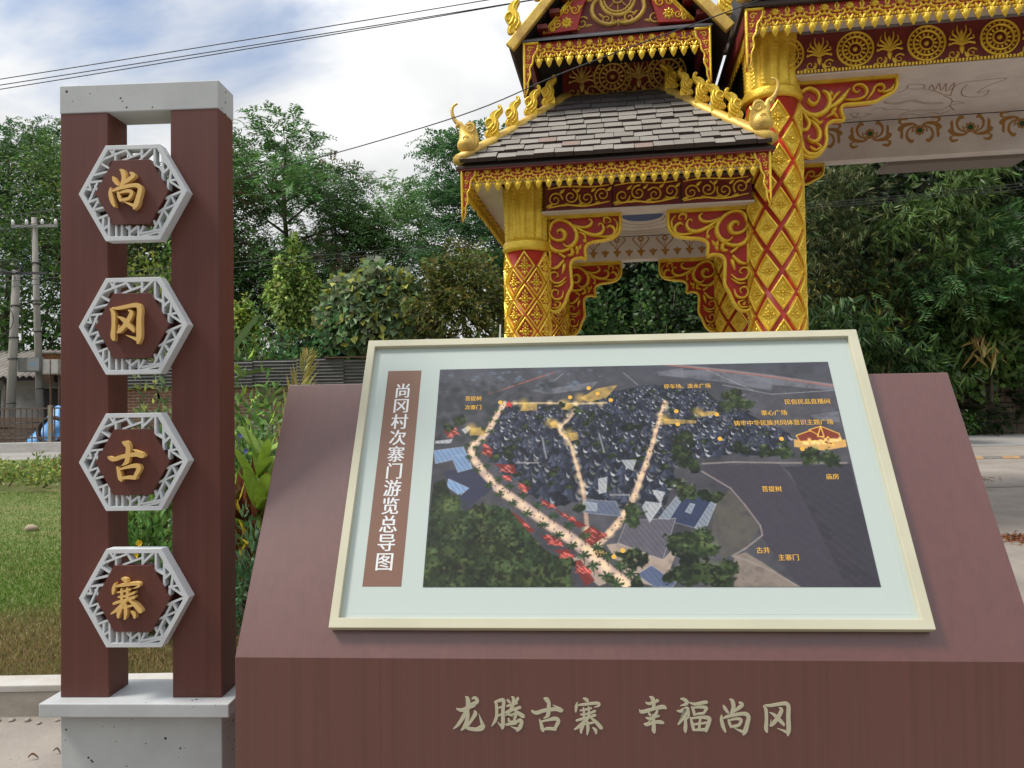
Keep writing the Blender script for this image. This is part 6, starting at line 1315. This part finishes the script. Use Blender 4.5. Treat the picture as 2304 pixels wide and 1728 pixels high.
# croton: dark red and yellow straps
root = thing('croton_bush', 'dark red and yellow croton bush between pillar and console', 'shrub', (-1.86, 5.15, lz(5.15))); n = 620
P, d = bush_points(n, (0, 0, .48), (.34, .28, .36), .5); D = d * .7 + .35 * RG.normal(size=(n, 3)); D[:, 2] += .5; cc = tint(n, (0.085, 0.022, 0.016), .5, (0.30, 0.20, 0.03), .25); cc[RG.random(n) < .16] = (0.13, 0.17, 0.03)
link('foliage', leaves_mesh('foliage', P, D, RG.uniform(.12, .22, n), RG.uniform(.028, .045, n), cc), LEAF, root)
mb = MB(); [mb.tube([(.05 * math.cos(k), .05 * math.sin(k), 0), (.2 * math.cos(k * 1.3), .2 * math.sin(k * 1.3), .7)], [.012, .006], 5) for k in range(6)]; mb.build('stem', BARK, root)
root = thing('croton_bush', 'dark croton bush with orange leaves seen between the posts', 'shrub', (-2.52, 5.25, lz(5.25))); n = 420
P, d = bush_points(n, (0, 0, .5), (.36, .3, .36), .5); D = d * .7 + .35 * RG.normal(size=(n, 3)); D[:, 2] += .4
link('foliage', leaves_mesh('foliage', P, D, RG.uniform(.10, .18, n), RG.uniform(.028, .045, n), tint(n, (0.06, 0.085, 0.025), .4, (0.25, 0.12, 0.02), .08)), LEAF, root)
mb = MB(); [mb.tube([(.04 * math.cos(k), .04 * math.sin(k), 0), (.18 * math.cos(k * 1.3), .18 * math.sin(k * 1.3), .6)], [.012, .006], 5) for k in range(5)]; mb.build('stem', BARK, root)
bush('low_shrub', 'low blue-green small-leaved shrub at the foot of the console', (-1.62, 4.62, lz(4.62)), (.24, .22, .40), 800, (0.050, 0.085, 0.055), .075, .022, hang=-.5, zc=.55)
bush('low_shrub', 'leafy green shrub above the croton beside the pillar', (-2.05, 5.75, lz(5.75)), (.34, .3, 1.20), 1500, (0.085, 0.130, 0.045), .10, .035, alt=(.2, .26, .05), pa=.12, hang=-.2, zc=.25)
bush('low_shrub', 'low leafy shrub with yellow blooms seen between the posts', (-2.42, 4.85, lz(4.85)), (.42, .26, .52), 1300, (0.070, 0.115, 0.040), .075, .034, hang=-.2, zc=.5)
bush('low_shrub', 'grey-green weedy shrub seen between the posts by the third plaque', (-3.05, 6.5, lz(6.5)), (.6, .4, 1.05), 2000, (0.090, 0.110, 0.065), .09, .03, alt=(.22, .2, .08), pa=.15, hang=-.1, zc=.4)
bush('low_shrub', 'dark green shrub behind the pillar foot planting', (-2.75, 6.1, lz(6.1)), (.5, .35, .8), 1700, (0.045, 0.080, 0.030), .10, .045, hang=0, zc=.45)
# small blooms on those shrubs
def flower(label, loc, col, r, cat='flower', n=7, group=None):
    root = thing('flower', label, cat, loc, group=group); mb = MB()
    for k in range(n):
        a = k * 2 * math.pi / n; mb.add([(0, 0, 0), (math.cos(a - .35) * r * .7, -.006, math.sin(a - .35) * r * .7), (math.cos(a) * r, -.012, math.sin(a) * r), (math.cos(a + .35) * r * .7, -.006, math.sin(a + .35) * r * .7)], [(0, 1, 2, 3)], True)
    mb.build('petals', mat('petal_%d_%d' % (int(col[0] * 99), int(col[2] * 99)), col, .6, trans=.2), root); MB().tube([(0, .0, -.0), (0.01, .04, -.10)], .003, 4).build('stalk', leaf_paint((.08, .14, .04), 1.0), root)
flower('yellow flower, the upper of two, between the posts above the lowest plaque', (-2.30, 4.55, 0.79), (.85, .55, .01), .024); flower('yellow flower, the lower of two, between the posts above the lowest plaque', (-2.31, 4.52, 0.725), (.85, .55, .01), .026)
for i in range(7):
    flower('tiny violet bloom on the leafy shrub beside the pillar', (-2.02 + rs.uniform(-.09, .09), 5.42, 1.36 + rs.uniform(-.10, .12)), (.14, .12, .50), .022, group='violet blooms beside the pillar')
# young palm
root = thing('young_palm', 'young palm with one tan frond rising behind the console corner', 'palm', (-2.35, 7.3, lz(7.3)))
def palm_frond(az, ln, rise, col, z0, npair=30, lw=.34, close=.5):
    t = np.linspace(.12, 1, npair); d = np.array([math.cos(az) * math.cos(rise), math.sin(az) * math.cos(rise), math.sin(rise)]); pos = d[None] * (t * ln)[:, None]; pos[:, 2] += z0 - .32 * ln * t ** 2.2 * (1.2 - math.sin(rise))
    tan = unit(np.gradient(pos, axis=0)); sd = unit(np.cross(tan, np.array([0.05, -.75, .65]))); ll = lw * ln * np.sin(np.pi * (t * .85 + .12)) ** .7
    P = np.concatenate([pos, pos]); D = np.concatenate([tan * close + sd, tan * close - sd]) * 1.0; D[:, 2] -= .18; n = len(P)
    mb = MB(); mb.tube([tuple(q) for q in np.concatenate([[[0, 0, z0 * .6]], pos])], [.016] + [.012 * (1 - .8 * a) for a in t], 5); f = mb.build('frond', leaf_paint(col, 1.0), root)
    link('leaflets', leaves_mesh('leaflets', P, D, np.concatenate([ll, ll]), .030, tint(n, col, .2)), LEAF, f)
palm_frond(0.9, 1.5, 1.30, (0.20, 0.15, 0.06), .60, close=2.6, lw=.27); palm_frond(2.0, 1.25, 1.28, (0.05, 0.085, 0.035), .5, lw=.32)
for a, l_, r_ in ((3.3, 1.25, .75), (0.1, 1.1, .7), (4.4, 1.0, .8), (2.6, 1.1, .6), (5.4, 1.15, .75), (1.9, 1.2, .9)): palm_frond(a, l_, r_, (0.045, 0.080, 0.032), .5, lw=.34)
MB().tube([(0, 0, 0), (0, 0, .5)], [.09, .06], 8).build('trunk', BARK, root)
# grass
n = 120000; Y = 4.08 + (RG.random(n) ** 1.6) * 7.2; X = Y * RG.uniform(-.86, -.22, n); P = np.stack([X, Y, 0.12 + 0.035 * (Y - 4.0) - .005], -1)
D = RG.normal(size=(n, 3)) * .45; D[:, 2] = 1; mixn = np.sin(X * 2.3 + np.sin(Y * 1.9)) * .25 + (Y - 5.0) / .5 + .3 * RG.normal(size=n); k = np.clip(mixn, 0, 1)[:, None]
c = tint(n, (0.155, 0.11, 0.065), .45) * (1 - k) + tint(n, (0.078, 0.118, 0.028), .35, (0.15, 0.14, 0.05), .12) * k
tag(link('lawn_grass', leaves_mesh('lawn_grass', P, D, RG.uniform(.025, .055, n), RG.uniform(.004, .008, n), c), LEAF), 'short green and dry brown grass on the lawn', 'grass', kind='stuff')
# flowering hedge strip
root = thing('flowering_hedge', 'low yellowish green hedge strip with tiny blooms beyond the lawn', 'hedge', (-8.0, 12.3, lz(12.3))); n = 16000
X = RG.uniform(-5.5, 5.5, n); Y = RG.uniform(-1.1, 1.1, n); Z = (.30 + .10 * np.sin(X * 3) * np.sin(Y * 4 + X) + .06 * np.sin(X * 9)) * RG.uniform(.35, 1.05, n) + .035 * Y
D = RG.normal(size=(n, 3)) * .7; D[:, 2] += .6; cc = tint(n, (0.105, 0.125, 0.045), .4, (0.20, 0.19, 0.06), .25); q = RG.random(n) < .02; cc[q] = (0.45, 0.20, 0.08)
link('foliage', leaves_mesh('foliage', np.stack([X, Y, Z], -1), D, RG.uniform(.05, .10, n), RG.uniform(.03, .05, n), cc), LEAF, root)
mb = MB(); [mb.tube([(x, rs.uniform(-.8, .8), 0), (x + .1, rs.uniform(-.8, .8), .3)], [.012, .005], 4) for x in np.linspace(-5.3, 5.3, 30)]; mb.build('stem', BARK, root)
# ------------------------------------------------------------------ kerb, pebbles and litter in front
WHITEKERB = mat('whitewashed_kerb', (0.56, 0.55, 0.53), 0.85, col2=(0.44, 0.41, 0.37), vscale=(3, 3, 9), bump=0.1, bscale=40)
kb = thing('lawn_kerb', 'long whitewashed concrete kerb holding the lawn behind the pillar', 'kerb', (0, 3.93, 0))
KERBFACE = mat('bare_kerb_face', (0.40, 0.36, 0.31), 0.9, col2=(0.30, 0.27, 0.23), vscale=(2, 2, 6), bump=0.15, bscale=30)
for i in range(9):
    x0 = -9.0 + i * 0.95
    MB().box(x0, x0 + 0.945, 0.0, 0.14, -0.03, 0.128).build('kerb_stone', KERBFACE, kb, 0.004); MB().box(x0 - .001, x0 + 0.946, -0.004, 0.15, 0.128, 0.166).build('coping', WHITEKERB, kb, 0.006)
PEB = mat('pale_pebble', (0.40, 0.36, 0.31), 0.9, col2=(0.26, 0.23, 0.20), vscale=(20, 20, 20)); rs = random.Random(5)
def stone_mesh(seed, k=1.0):
    bm = bmesh.new(); bmesh.ops.create_icosphere(bm, subdivisions=2, radius=1.0); r_ = random.Random(seed)
    ph = [r_.uniform(0, 6) for _ in range(3)]
    for v in bm.verts:
        s_ = 1 + .16 * math.sin(v.co.x * 3 + ph[0]) + .14 * math.sin(v.co.y * 3.4 + ph[1]) + .1 * math.sin(v.co.z * 4 + ph[2]); v.co *= s_
    me = bpy.data.meshes.new('stone'); bm.to_mesh(me); bm.free(); me.polygons.foreach_set('use_smooth', [True] * len(me.polygons)); return me
PM = [stone_mesh(i) for i in range(4)]
for i in range(26):
    x = -3.45 + i * 0.07 + rs.uniform(-.02, .02); y = 3.89 - abs(rs.gauss(0, .02)); s_ = rs.uniform(.010, .022)
    o = link('pebble', PM[i % 4].copy(), PEB, None, loc=(x, y, s_ * .4)); o.scale = (s_ * 1.2, s_, s_ * .75); o.rotation_euler = (0, 0, rs.uniform(0, 6)); tag(o, 'small grey pebble lying along the foot of the lawn kerb', 'pebble', 'pebbles along the kerb foot')
o = link('stone', stone_mesh(9), mat('tan_stone', (0.42, 0.34, 0.24), .9, col2=(.30, .24, .17), vscale=(9, 9, 9)), None, loc=(hx(73, 8.3), 8.3, lz(8.3) + .03)); o.scale = (.07, .06, .05); tag(o, 'fist-sized tan stone lying on the lawn left of the pillar', 'stone')
def dead_leaf(label, loc, rz, col, ln=.055):
    mb = MB(); n = 6; vs = []
    for i in range(n + 1):
        t_ = i / n; wv = .36 * ln * math.sin(math.pi * min(.98, t_ * .95 + .03)); z = .010 + .012 * math.sin(t_ * 4); vs += [((t_ - .5) * ln, wv / 2, z + .008), ((t_ - .5) * ln, 0, z), ((t_ - .5) * ln, -wv / 2, z + .006)]
    fs = []
    for i in range(n): fs += [(i * 3, i * 3 + 1, i * 3 + 4, i * 3 + 3), (i * 3 + 1, i * 3 + 2, i * 3 + 5, i * 3 + 4)]
    mb.add(vs, fs, True); o = mb.build('dead_leaf', mat('dead_leaf_%d' % int(col[0] * 100), col, .8, trans=.1), None, loc=loc); o.rotation_euler = (0, 0, rz); tag(o, label, 'dead leaf'); return o
dead_leaf('curled brown leaf on the concrete left of the pillar base', (hx(75, 3.45), 3.45, 0), 0.5, (.16, .06, .03), .04)
dead_leaf('thin brown twig-like leaf touching the pillar base', (hx(128, 3.5), 3.5, 0), 0.0, (.13, .08, .05), .035)
dead_leaf('red-brown fallen leaf on the lawn right of the pillar', (hx(536, 4.6), 4.6, lz(4.6) + .03), 0.9, (.25, .10, .06), .09)
root = thing('red_leaf_litter', 'red-brown heap of leaf litter on the road at right', 'leaf litter', (5.25, 7.6, gz(7.6))); n = 420
P = RG.normal(size=(n, 3)) * np.array([.20, .13, 0]); P[:, 2] = np.abs(RG.normal(size=n)) * .015 + .004; D = RG.normal(size=(n, 3)); D[:, 2] *= .25
link('litter', leaves_mesh('litter', P, D, RG.uniform(.03, .06, n), RG.uniform(.015, .03, n), tint(n, (.14, .045, .025), .5)), LEAF, root)
root = thing('leaf_litter', 'faint brown smear of litter further up the road at right', 'leaf litter', (7.2, 11.9, gz(11.9))); n = 260
P = RG.normal(size=(n, 3)) * np.array([.25, .12, 0]); P[:, 2] = np.abs(RG.normal(size=n)) * .006 + .004; D = RG.normal(size=(n, 3)); D[:, 2] *= .15
link('litter', leaves_mesh('litter', P, D, RG.uniform(.03, .06, n), RG.uniform(.015, .03, n), tint(n, (.16, .11, .08), .4)), LEAF, root)
kb2 = thing('curved_kerb', 'short curved white kerb at the right picture edge', 'kerb', (4.45, 6.0, 0)); mb = MB()
arc = [(0.9 - 1.05 * math.cos(a), -0.55 + 0.95 * math.sin(a)) for a in np.linspace(-.6, 1.3, 14)]
for (x0, y0), (x1, y1) in zip(arc[:-1], arc[1:]):
    dx_, dy_ = x1 - x0, y1 - y0; l = math.hypot(dx_, dy_); nx, ny = dy_ / l * .13, -dx_ / l * .13
    z = gz(6) ; mb.add([(x0, y0, z - .05), (x1, y1, z - .05), (x1 + nx, y1 + ny, z - .05), (x0 + nx, y0 + ny, z - .05), (x0, y0, z + .13), (x1, y1, z + .13), (x1 + nx, y1 + ny, z + .13), (x0 + nx, y0 + ny, z + .13)], [(4, 5, 6, 7), (0, 1, 5, 4), (2, 3, 7, 6), (1, 2, 6, 5), (3, 0, 4, 7)])
mb.build('kerb_arc', WHITEKERB, kb2)
# ------------------------------------------------------------------ speed hump and block wall on the right
HY = mat('hump_yellow', (0.40, 0.24, 0.10), .8, col2=(.28, .18, .10), vscale=(8, 8, 8)); HB = mat('hump_black', (0.13, 0.12, 0.12), .85, col2=(.20, .18, .16), vscale=(8, 8, 8))
hp = thing('speed_hump', 'faded yellow and black rubber speed hump across the road', 'speed hump', (5.0, 14.7, gz(14.7)))
for i in range(16):
    mb = MB(); x0 = i * .36; mb.prism([(-.17, 0), (-.10, .028), (0, .04), (.10, .028), (.17, 0)], x0 + .004, x0 + .356, lambda y, z, h: (h + y * .35, y, z)); mb.build('segment', HY if i % 2 else HB, hp, .004)
BLOCK = mat('mossy_block', (0.105, 0.085, 0.062), .95, col2=(.045, .042, .028), vscale=(3, 3, 3), bump=.3, bscale=20); BLOCK2 = mat('brown_block', (0.16, 0.115, 0.085), .95, col2=(.07, .058, .045), vscale=(3, 3, 3), bump=.3, bscale=20)
bw = thing('retaining_wall', 'dark mossy block retaining wall at the foot of the right bank', 'wall', (6.0, 20.25, gz(20.25))); bw['kind'] = 'thing'
MB().box(0, 12, .03, .3, -.2, 1.75).build('mortar_core', mat('dark_mortar', (.035, .032, .026), .95), bw)
blk = {m_.name: (lambda k: (k.materials.append(m_), k)[1])(MB().box(-.5, .5, -.5, .5, -.5, .5).mesh('block')) for m_ in (BLOCK, BLOCK2)}
for r_ in range(6):
    for i in range(23):
        x = i * .52 + (.26 if r_ % 2 else 0); o = bpy.data.objects.new('block', blk[(BLOCK2 if rs.random() < .45 else BLOCK).name]); COL.objects.link(o); o.parent = bw
        o.location = (x + .25, .02 + rs.uniform(-.008, .008), .14 + r_ * .285); o.scale = (.50, .08, .265)
bush('weed', 'small weed with white flecks at the foot of the block wall', (hx(2178, 20.0), 20.0, gz(20)), (.28, .15, .38), 220, (.09, .16, .05), .12, .06, 'weed', alt=(.5, .55, .45), pa=.06, stems=2)
# ------------------------------------------------------------------ fence, wall and shed behind the planting
CORR = mat('weathered_corrugated_steel', (0.17, 0.165, 0.175), .55, metal=.3, col2=(.10, .095, .10), vscale=(2, 2, 12)); RUST = mat('rusted_steel', (.17, .09, .055), .85, col2=(.09, .055, .04), vscale=(8, 8, 8))
cf = thing('corrugated_fence', 'grey corrugated steel sheet fence on a brick wall behind the planting', 'fence', (-10.2, 17.0, 0))
for i in range(7):
    mb = MB(); w_ = 1.08; n = 84
    def fs_(a, b, i=i): z = 2.10 + .61 * b; return (i * 1.05 + w_ * a, -.02 * math.sin(b * 2 * math.pi * 8) - .03 * (i % 2), z + .02 * (i % 3))
    mb.sheet(fs_, 1, n); mb.build('steel_sheet', CORR, cf)
MB().box(5.9, 7.4, -.10, -.02, 2.74, 2.765).build('edge_strip', RUST, cf)
for i in range(5): MB().box(.3 + i * 1.7, .36 + i * 1.7, .05, .11, 1.0, 2.70).build('fence_post', RUST, cf)
BRICK = bpy.data.materials.new('old_brick'); BRICK.use_nodes = True; t = BRICK.node_tree; bt = N(t, 'ShaderNodeTexBrick', Scale=1.0); tcn = N(t, 'ShaderNodeTexCoord'); mpn = N(t, 'ShaderNodeMapping'); L(t, tcn.outputs['Object'], mpn.inputs['Vector']); mpn.inputs['Rotation'].default_value = (math.pi / 2, 0, 0); L(t, mpn.outputs[0], bt.inputs['Vector'])
bt.inputs['Color1'].default_value = (.23, .095, .065, 1); bt.inputs['Color2'].default_value = (.16, .075, .055, 1); bt.inputs['Mortar'].default_value = (.28, .24, .20, 1); bt.inputs['Brick Width'].default_value = .24; bt.inputs['Row Height'].default_value = .07; bt.inputs['Mortar Size'].default_value = .008
L(t, bt.outputs['Color'], t.nodes['Principled BSDF'].inputs['Base Color']); t.nodes['Principled BSDF'].inputs['Roughness'].default_value = .95
o = MB().box(-10.4, -2.6, 17.05, 17.28, .2, 2.09).build('brick_wall', BRICK); tag(o, 'low red brick wall under the corrugated steel sheets', 'wall', kind='thing')
o = MB().box(-.03, .03, -.03, .03, 0, 2.75).build('timber_post', mat('grey_timber', (.20, .17, .13), .9), None, .004, loc=(hx(1126, 16.5), 16.5, gz(16.5))); tag(o, 'grey timber post beside the left gate column base', 'post')
mb = MB(); mb.tube([(0, 0, 0), (.12, 0, 2.95)], [.02, .018], 6); o = mb.build('steel_pipe', mat('pale_pipe', (.45, .45, .44), .5), None, loc=(hx(1116, 16.4), 16.4, gz(16.4))); tag(o, 'thin pale pipe leaning against the grey timber post', 'pipe')
# ------------------------------------------------------------------ far left: wall, railing, house, poles
o = MB().box(-24, -8.6, 19.5, 19.75, .3, .81).build('low_wall', WHITEKERB, None, .01); tag(o, 'long low white wall beyond the hedge at left', 'wall', kind='thing')
RAIL = mat('brown_railing_paint', (.15, .105, .08), .7, col2=(.10, .07, .055), vscale=(6, 6, 6))
rl_ = thing('railing_fence', 'brown metal railing on the low white wall at left', 'fence', (-16.0, 19.62, .81))
for z in (.12, .90): MB().box(0, 7.0, -.02, .02, z - .02, z + .02).build('rail', RAIL, rl_)
bme = MB().box(-.011, .011, -.011, .011, .0, .90).mesh('baluster'); bme.materials.append(RAIL)
for i in range(46): link('baluster', bme, RAIL, rl_, loc=(.08 + i * .15, 0, 0))
pme = MB().box(-.045, .045, -.045, .045, -.02, .98).mesh('fence_post'); pme.materials.append(mat('pale_fence_post', (.30, .25, .19), .85))
for i in range(5): link('fence_post', pme, None, rl_, loc=(.62 + i * 1.55, .0, 0))
WALLP = mat('stained_house_wall', (.42, .41, .40), .9, col2=(.22, .21, .20), vscale=(1.2, 1.2, 1.2)); ROOFG = mat('fibre_cement_sheet', (.34, .31, .28), .85, col2=(.22, .20, .18), vscale=(2, 2, 2))
hs_ = thing('village_house', 'low house with pale corrugated roof behind the railing at left', 'house', (-17.6, 23.0, gz(23)))
MB().box(0, 8.2, 0, 3.5, 0, 2.15).build('wall', WALLP, hs_)
mb = MB(); mb.sheet(lambda a, b: (-.4 + 9.0 * a, -.75 + 2.6 * b, 2.10 + 1.0 * b + .035 * math.sin(a * 2 * math.pi * 45)), 360, 2); mb.build('roof', ROOFG, hs_)
MB().box(-.4, 8.6, -.72, -.66, 1.98, 2.10).build('eave_beam', DARKWOOD_SHADE, hs_)
for x in (.8, 3.0, 5.4, 7.0):
    d_ = MB().box(x, x + .85, -.02, .0, .05, 1.75).build('door', mat('dark_doorway', (.035, .03, .028), .8), hs_); MB().box(x - .05, x + .9, -.03, -.021, 1.75, 1.82).build('lintel', WALLP, d_)
for x in (.1, 2.2, 4.4, 8.0): MB().tube([(x, -.6, 0), (x, -.6, 2.05)], .05, 8).build('porch_post', BARK, hs_)
o = thing('rusty_tank', 'rusty orange box tank standing on the house roof', 'tank', (hx(112, 22.4), 22.4, 2.95)); o['kind'] = 'thing'
MB().box(-.22, .22, -.2, .2, 0, .42).build('tank_body', mat('orange_rust', (.30, .13, .05), .9, col2=(.16, .075, .04), vscale=(7, 7, 7)), o, .01); MB().box(-.25, .25, -.23, .23, .42, .47).build('tank_lid', ROOFG, o, .005)
MB().box(-.20, .20, -.18, .18, -.45, -.0).build('tank_stand', RUST, o)
POLE = mat('concrete_pole', (.33, .31, .28), .85, col2=(.25, .235, .21), vscale=(4, 4, 1.5)); DARKM = mat('dark_metal', (.06, .06, .065), .6); PORC = mat('porcelain', (.75, .76, .76), .3)
def pole(label, base, top, r0, r1):
    p = thing('utility_pole', label, 'utility pole', base); d_ = Vector(top) - Vector(base); mb = MB(); mb.tube([(0, 0, 0), tuple(d_ * .5), tuple(d_)], [r0, (r0 + r1) / 2, r1], 14); mb.build('shaft', POLE, p)
    for f in (.25, .5, .62, .8): q = d_ * f; mb = MB(); mb.lathe([(r0 * 1.03, -.02), (r0 * 1.03, .02)], 12); mb.build('band', DARKM, p, loc=tuple(q))
    return p, d_
p1, d1 = pole('taller utility pole with a crossarm of four white insulators', (hx(92, 22), 22, gz(21)), (hx(76, 22), 22, 7.45), .115, .075)
ca_o = MB().box(-.62, .75, -.12, -.06, -.04, .04).build('crossarm', mat('crossarm_steel', (.30, .30, .29), .7), p1, loc=(d1.x, d1.y, d1.z - .28))
ins = MB().lathe([(.02, 0), (.05, .02), (.03, .05), (.055, .08), (.035, .12), (.03, .16)], 10).mesh('insulator'); ins.materials.append(PORC)
for x in (-.58, -.17, .30, .70): link('insulator', ins, None, ca_o, loc=(x, -.09, .04))
MB().box(-.20, .20, -.17, -.15, -.02, .03).build('step_bracket', DARKM, p1, loc=(d1.x * .62, 0, d1.z * .63))
p2, d2 = pole('shorter leaning utility pole with coiled cables near its top', (hx(20, 21.4), 21.4, gz(21)), (hx(36, 21.4), 21.4, 5.75), .13, .10)
MB().box(-.45, 1.0, -.2, -.14, -.03, .03).build('crossarm', DARKM, p2, loc=(d2.x, d2.y, d2.z - .12))
for q in range(3):
    mb = MB(); mb.tube([(.28 * math.cos(a) * (1 + .1 * q), -.2 - .03 * q, .14 * math.sin(a) * (1 + .15 * q)) for a in np.linspace(0, 6.6, 24)], .014, 5); mb.build('cable_coil', DARKM, p2, loc=(d2.x, d2.y, d2.z - .02 + .06 * q))
mb = MB(); mb.tube([(.36 * math.cos(a), -.22, .42 * math.sin(a)) for a in np.linspace(0, 6.3, 24)], .012, 5); mb.build('cable_coil', DARKM, p2, loc=(d2.x - .3, d2.y, d2.z - 1.45))
BOXM = mat('grey_meter_box', (.24, .24, .23), .7, col2=(.16, .16, .15), vscale=(5, 5, 5)); GLASSB = mat('meter_window', (.30, .40, .48), .2)
mbx = thing('meter_box', 'grey electricity meter box with blue window strapped to the taller pole', 'meter box', (hx(72, 21.7), 21.7, 2.80)); MB().box(-.36, .30, -.12, .10, 0, .42).build('cabinet', BOXM, mbx, .01); dr_ = MB().box(-.06, .28, -.135, -.121, .03, .39).build('door', mat('pale_meter_door', (.36, .36, .35), .7), mbx); MB().box(.02, .22, -.140, -.136, .16, .30).build('window', GLASSB, dr_)
for i, (px, lb) in enumerate(((108, 'pale meter cabinet right of the taller pole, nearer the pole'), (127, 'pale meter cabinet right of the taller pole, partly behind the pillar'))):
    c_ = thing('meter_cabinet', lb, 'meter box', (hx(px, 21.8), 21.8, 2.72)); MB().box(-.11, .11, -.1, .08, 0, .44).build('cabinet', mat('off_white_cabinet', (.55, .52, .47), .7, col2=(.40, .33, .26), vscale=(6, 6, 6)), c_, .008); MB().box(-.09, .09, -.106, -.101, .03, .41).build('door', mat('off_white_door', (.58, .56, .51), .7), c_)
    MB().tube([(0, .12, -2.1), (0, .12, 0.1)], .03, 6).build('support_pipe', RUST, c_)
# tarp, tyre, timber
TARP = mat('blue_tarpaulin', (.05, .25, .62), .5, col2=(.10, .36, .74), vscale=(4, 4, 4), bump=.4, bscale=7)
mb = MB()
def tf(a, b):
    th = a * math.pi; x = -.62 + 1.30 * a; e = math.sin(th) ** .55; z = 1.02 * e * b * (1 + .10 * math.sin(a * 9 + b * 4)) * (.72 + .3 * math.sin(a * 3.1)); y = -.42 + .55 * b * b + .07 * math.sin(a * 14 + b * 3) * (1 - .6 * b); return (x, y, z)
mb.sheet(tf, 40, 16); mb.sheet(lambda a, b: (tf(a, 1)[0], tf(a, 1)[1] + .55 * b, tf(a, 1)[2] * (1 - b * b)), 40, 8)
o = mb.build('tarpaulin', TARP, None, loc=(hx(124, 20.6), 20.6, gz(20.6) + .02)); o.scale = (1.25, 1.1, 1.05); tag(o, 'crumpled bright blue tarpaulin over a heap behind the railing', 'tarpaulin')
ty = thing('tyre', 'black tyre leaning on the blue tarpaulin', 'tyre', (hx(116, 20.1), 20.1, 1.10)); RUB = mat('tyre_rubber', (.03, .03, .03), .8); mb = MB(); NA, NB = 28, 10; vs = []
for i in range(NA):
    for j in range(NB):
        a, b = 2 * math.pi * i / NA, 2 * math.pi * j / NB; r_ = .36 + .055 * math.cos(b); vs.append((r_ * math.cos(a), .07 * math.sin(b), r_ * math.sin(a)))
mb.add(vs, [(i * NB + j, ((i + 1) % NA) * NB + j, ((i + 1) % NA) * NB + (j + 1) % NB, i * NB + (j + 1) % NB) for i in range(NA) for j in range(NB)], True); mb.build('tread', RUB, ty); ty.rotation_euler = (-.22, 0, 0)
WOOD = mat('stacked_timber', (.20, .14, .10), .9, col2=(.12, .085, .06), vscale=(9, 9, 9)); tm = MB().box(-.5, .5, -.5, .5, -.5, .5).mesh('timber'); tm.materials.append(WOOD)
for i in range(12):
    o = bpy.data.objects.new('timber', tm); COL.objects.link(o); o.location = (hx(38, 20.4) + rs.uniform(-.06, .06), 20.5 + (i % 2) * .12, gz(20.5) + .08 + (i // 2) * .15); o.scale = (1.25, .10, .125); o.rotation_euler = (0, rs.uniform(-.03, .03), rs.uniform(-.05, .05)); tag(o, 'weathered timber in the stack behind the railing below the poles', 'timber', 'timbers stacked behind the railing')
# ------------------------------------------------------------------ overhead cables
CABLE = mat('black_cable', (.018, .018, .02), .6)
def cable(label, pts, r=.008):
    mb = MB(); mb.tube(smooth_path(pts, 10), r, 5); o = mb.build('overhead_cable', CABLE); tag(o, label, 'cable'); return o
def sag(a, b, s): a, b = Vector(a), Vector(b); return [tuple(a.lerp(b, k / 6) - Vector((0, 0, s * 4 * (k / 6) * (1 - k / 6)))) for k in range(7)]
cable('topmost of the cables crossing the sky at upper left', sag(wp(-1500, 395, 19), wp(1500, -80, 16), .12), .011)
cable('middle one of the cables crossing the sky at upper left', sag(wp(-1500, 408, 19), wp(1500, -62, 16), .10), .011)
cable('lowest of the cables crossing the sky at upper left', sag(wp(-1500, 418, 19), wp(1500, -64, 16), .16), .011)
cable('single cable rising in front of the gate roofs', [wp(-1500, 640, 19), wp(-200, 505, 14), wp(135, 466, 12), wp(535, 396, 10), wp(1000, 268, 7.7), wp(1300, 147, 7.0), wp(1674, 8, 6.6), wp(1850, -60, 6.4)], .006)
cable('upper thin cable running behind the gate across the trees', sag(wp(-1500, 745, 18), wp(1300, 522, 18), .08), .009)
cable('lower thin cable running behind the gate across the trees', sag(wp(-1500, 760, 18.1), wp(1300, 530, 18.1), .10), .009)
for i, nm in enumerate(('highest', 'middle', 'lowest')): cable(nm + ' of three cables crossing in front of the right bank', sag(wp(1760, 462 + i * 5, 16), wp(2500, 388 + i * 7, 15.5), .03), .008)
cable('thin guy wire slanting down the right bank', [wp(2085, 365, 16), wp(2110, 392, 16), wp(2137, 420, 16)], .006)
for x, lb in ((-.58, 'first'), (-.17, 'second'), (.30, 'third'), (.70, 'fourth')): cable(lb + ' service wire from the insulators of the taller pole', sag((hx(76, 22) + x, 21.9, 7.30), (hx(-500, 19), 19, 6.0 + x * .4), .3), .008)
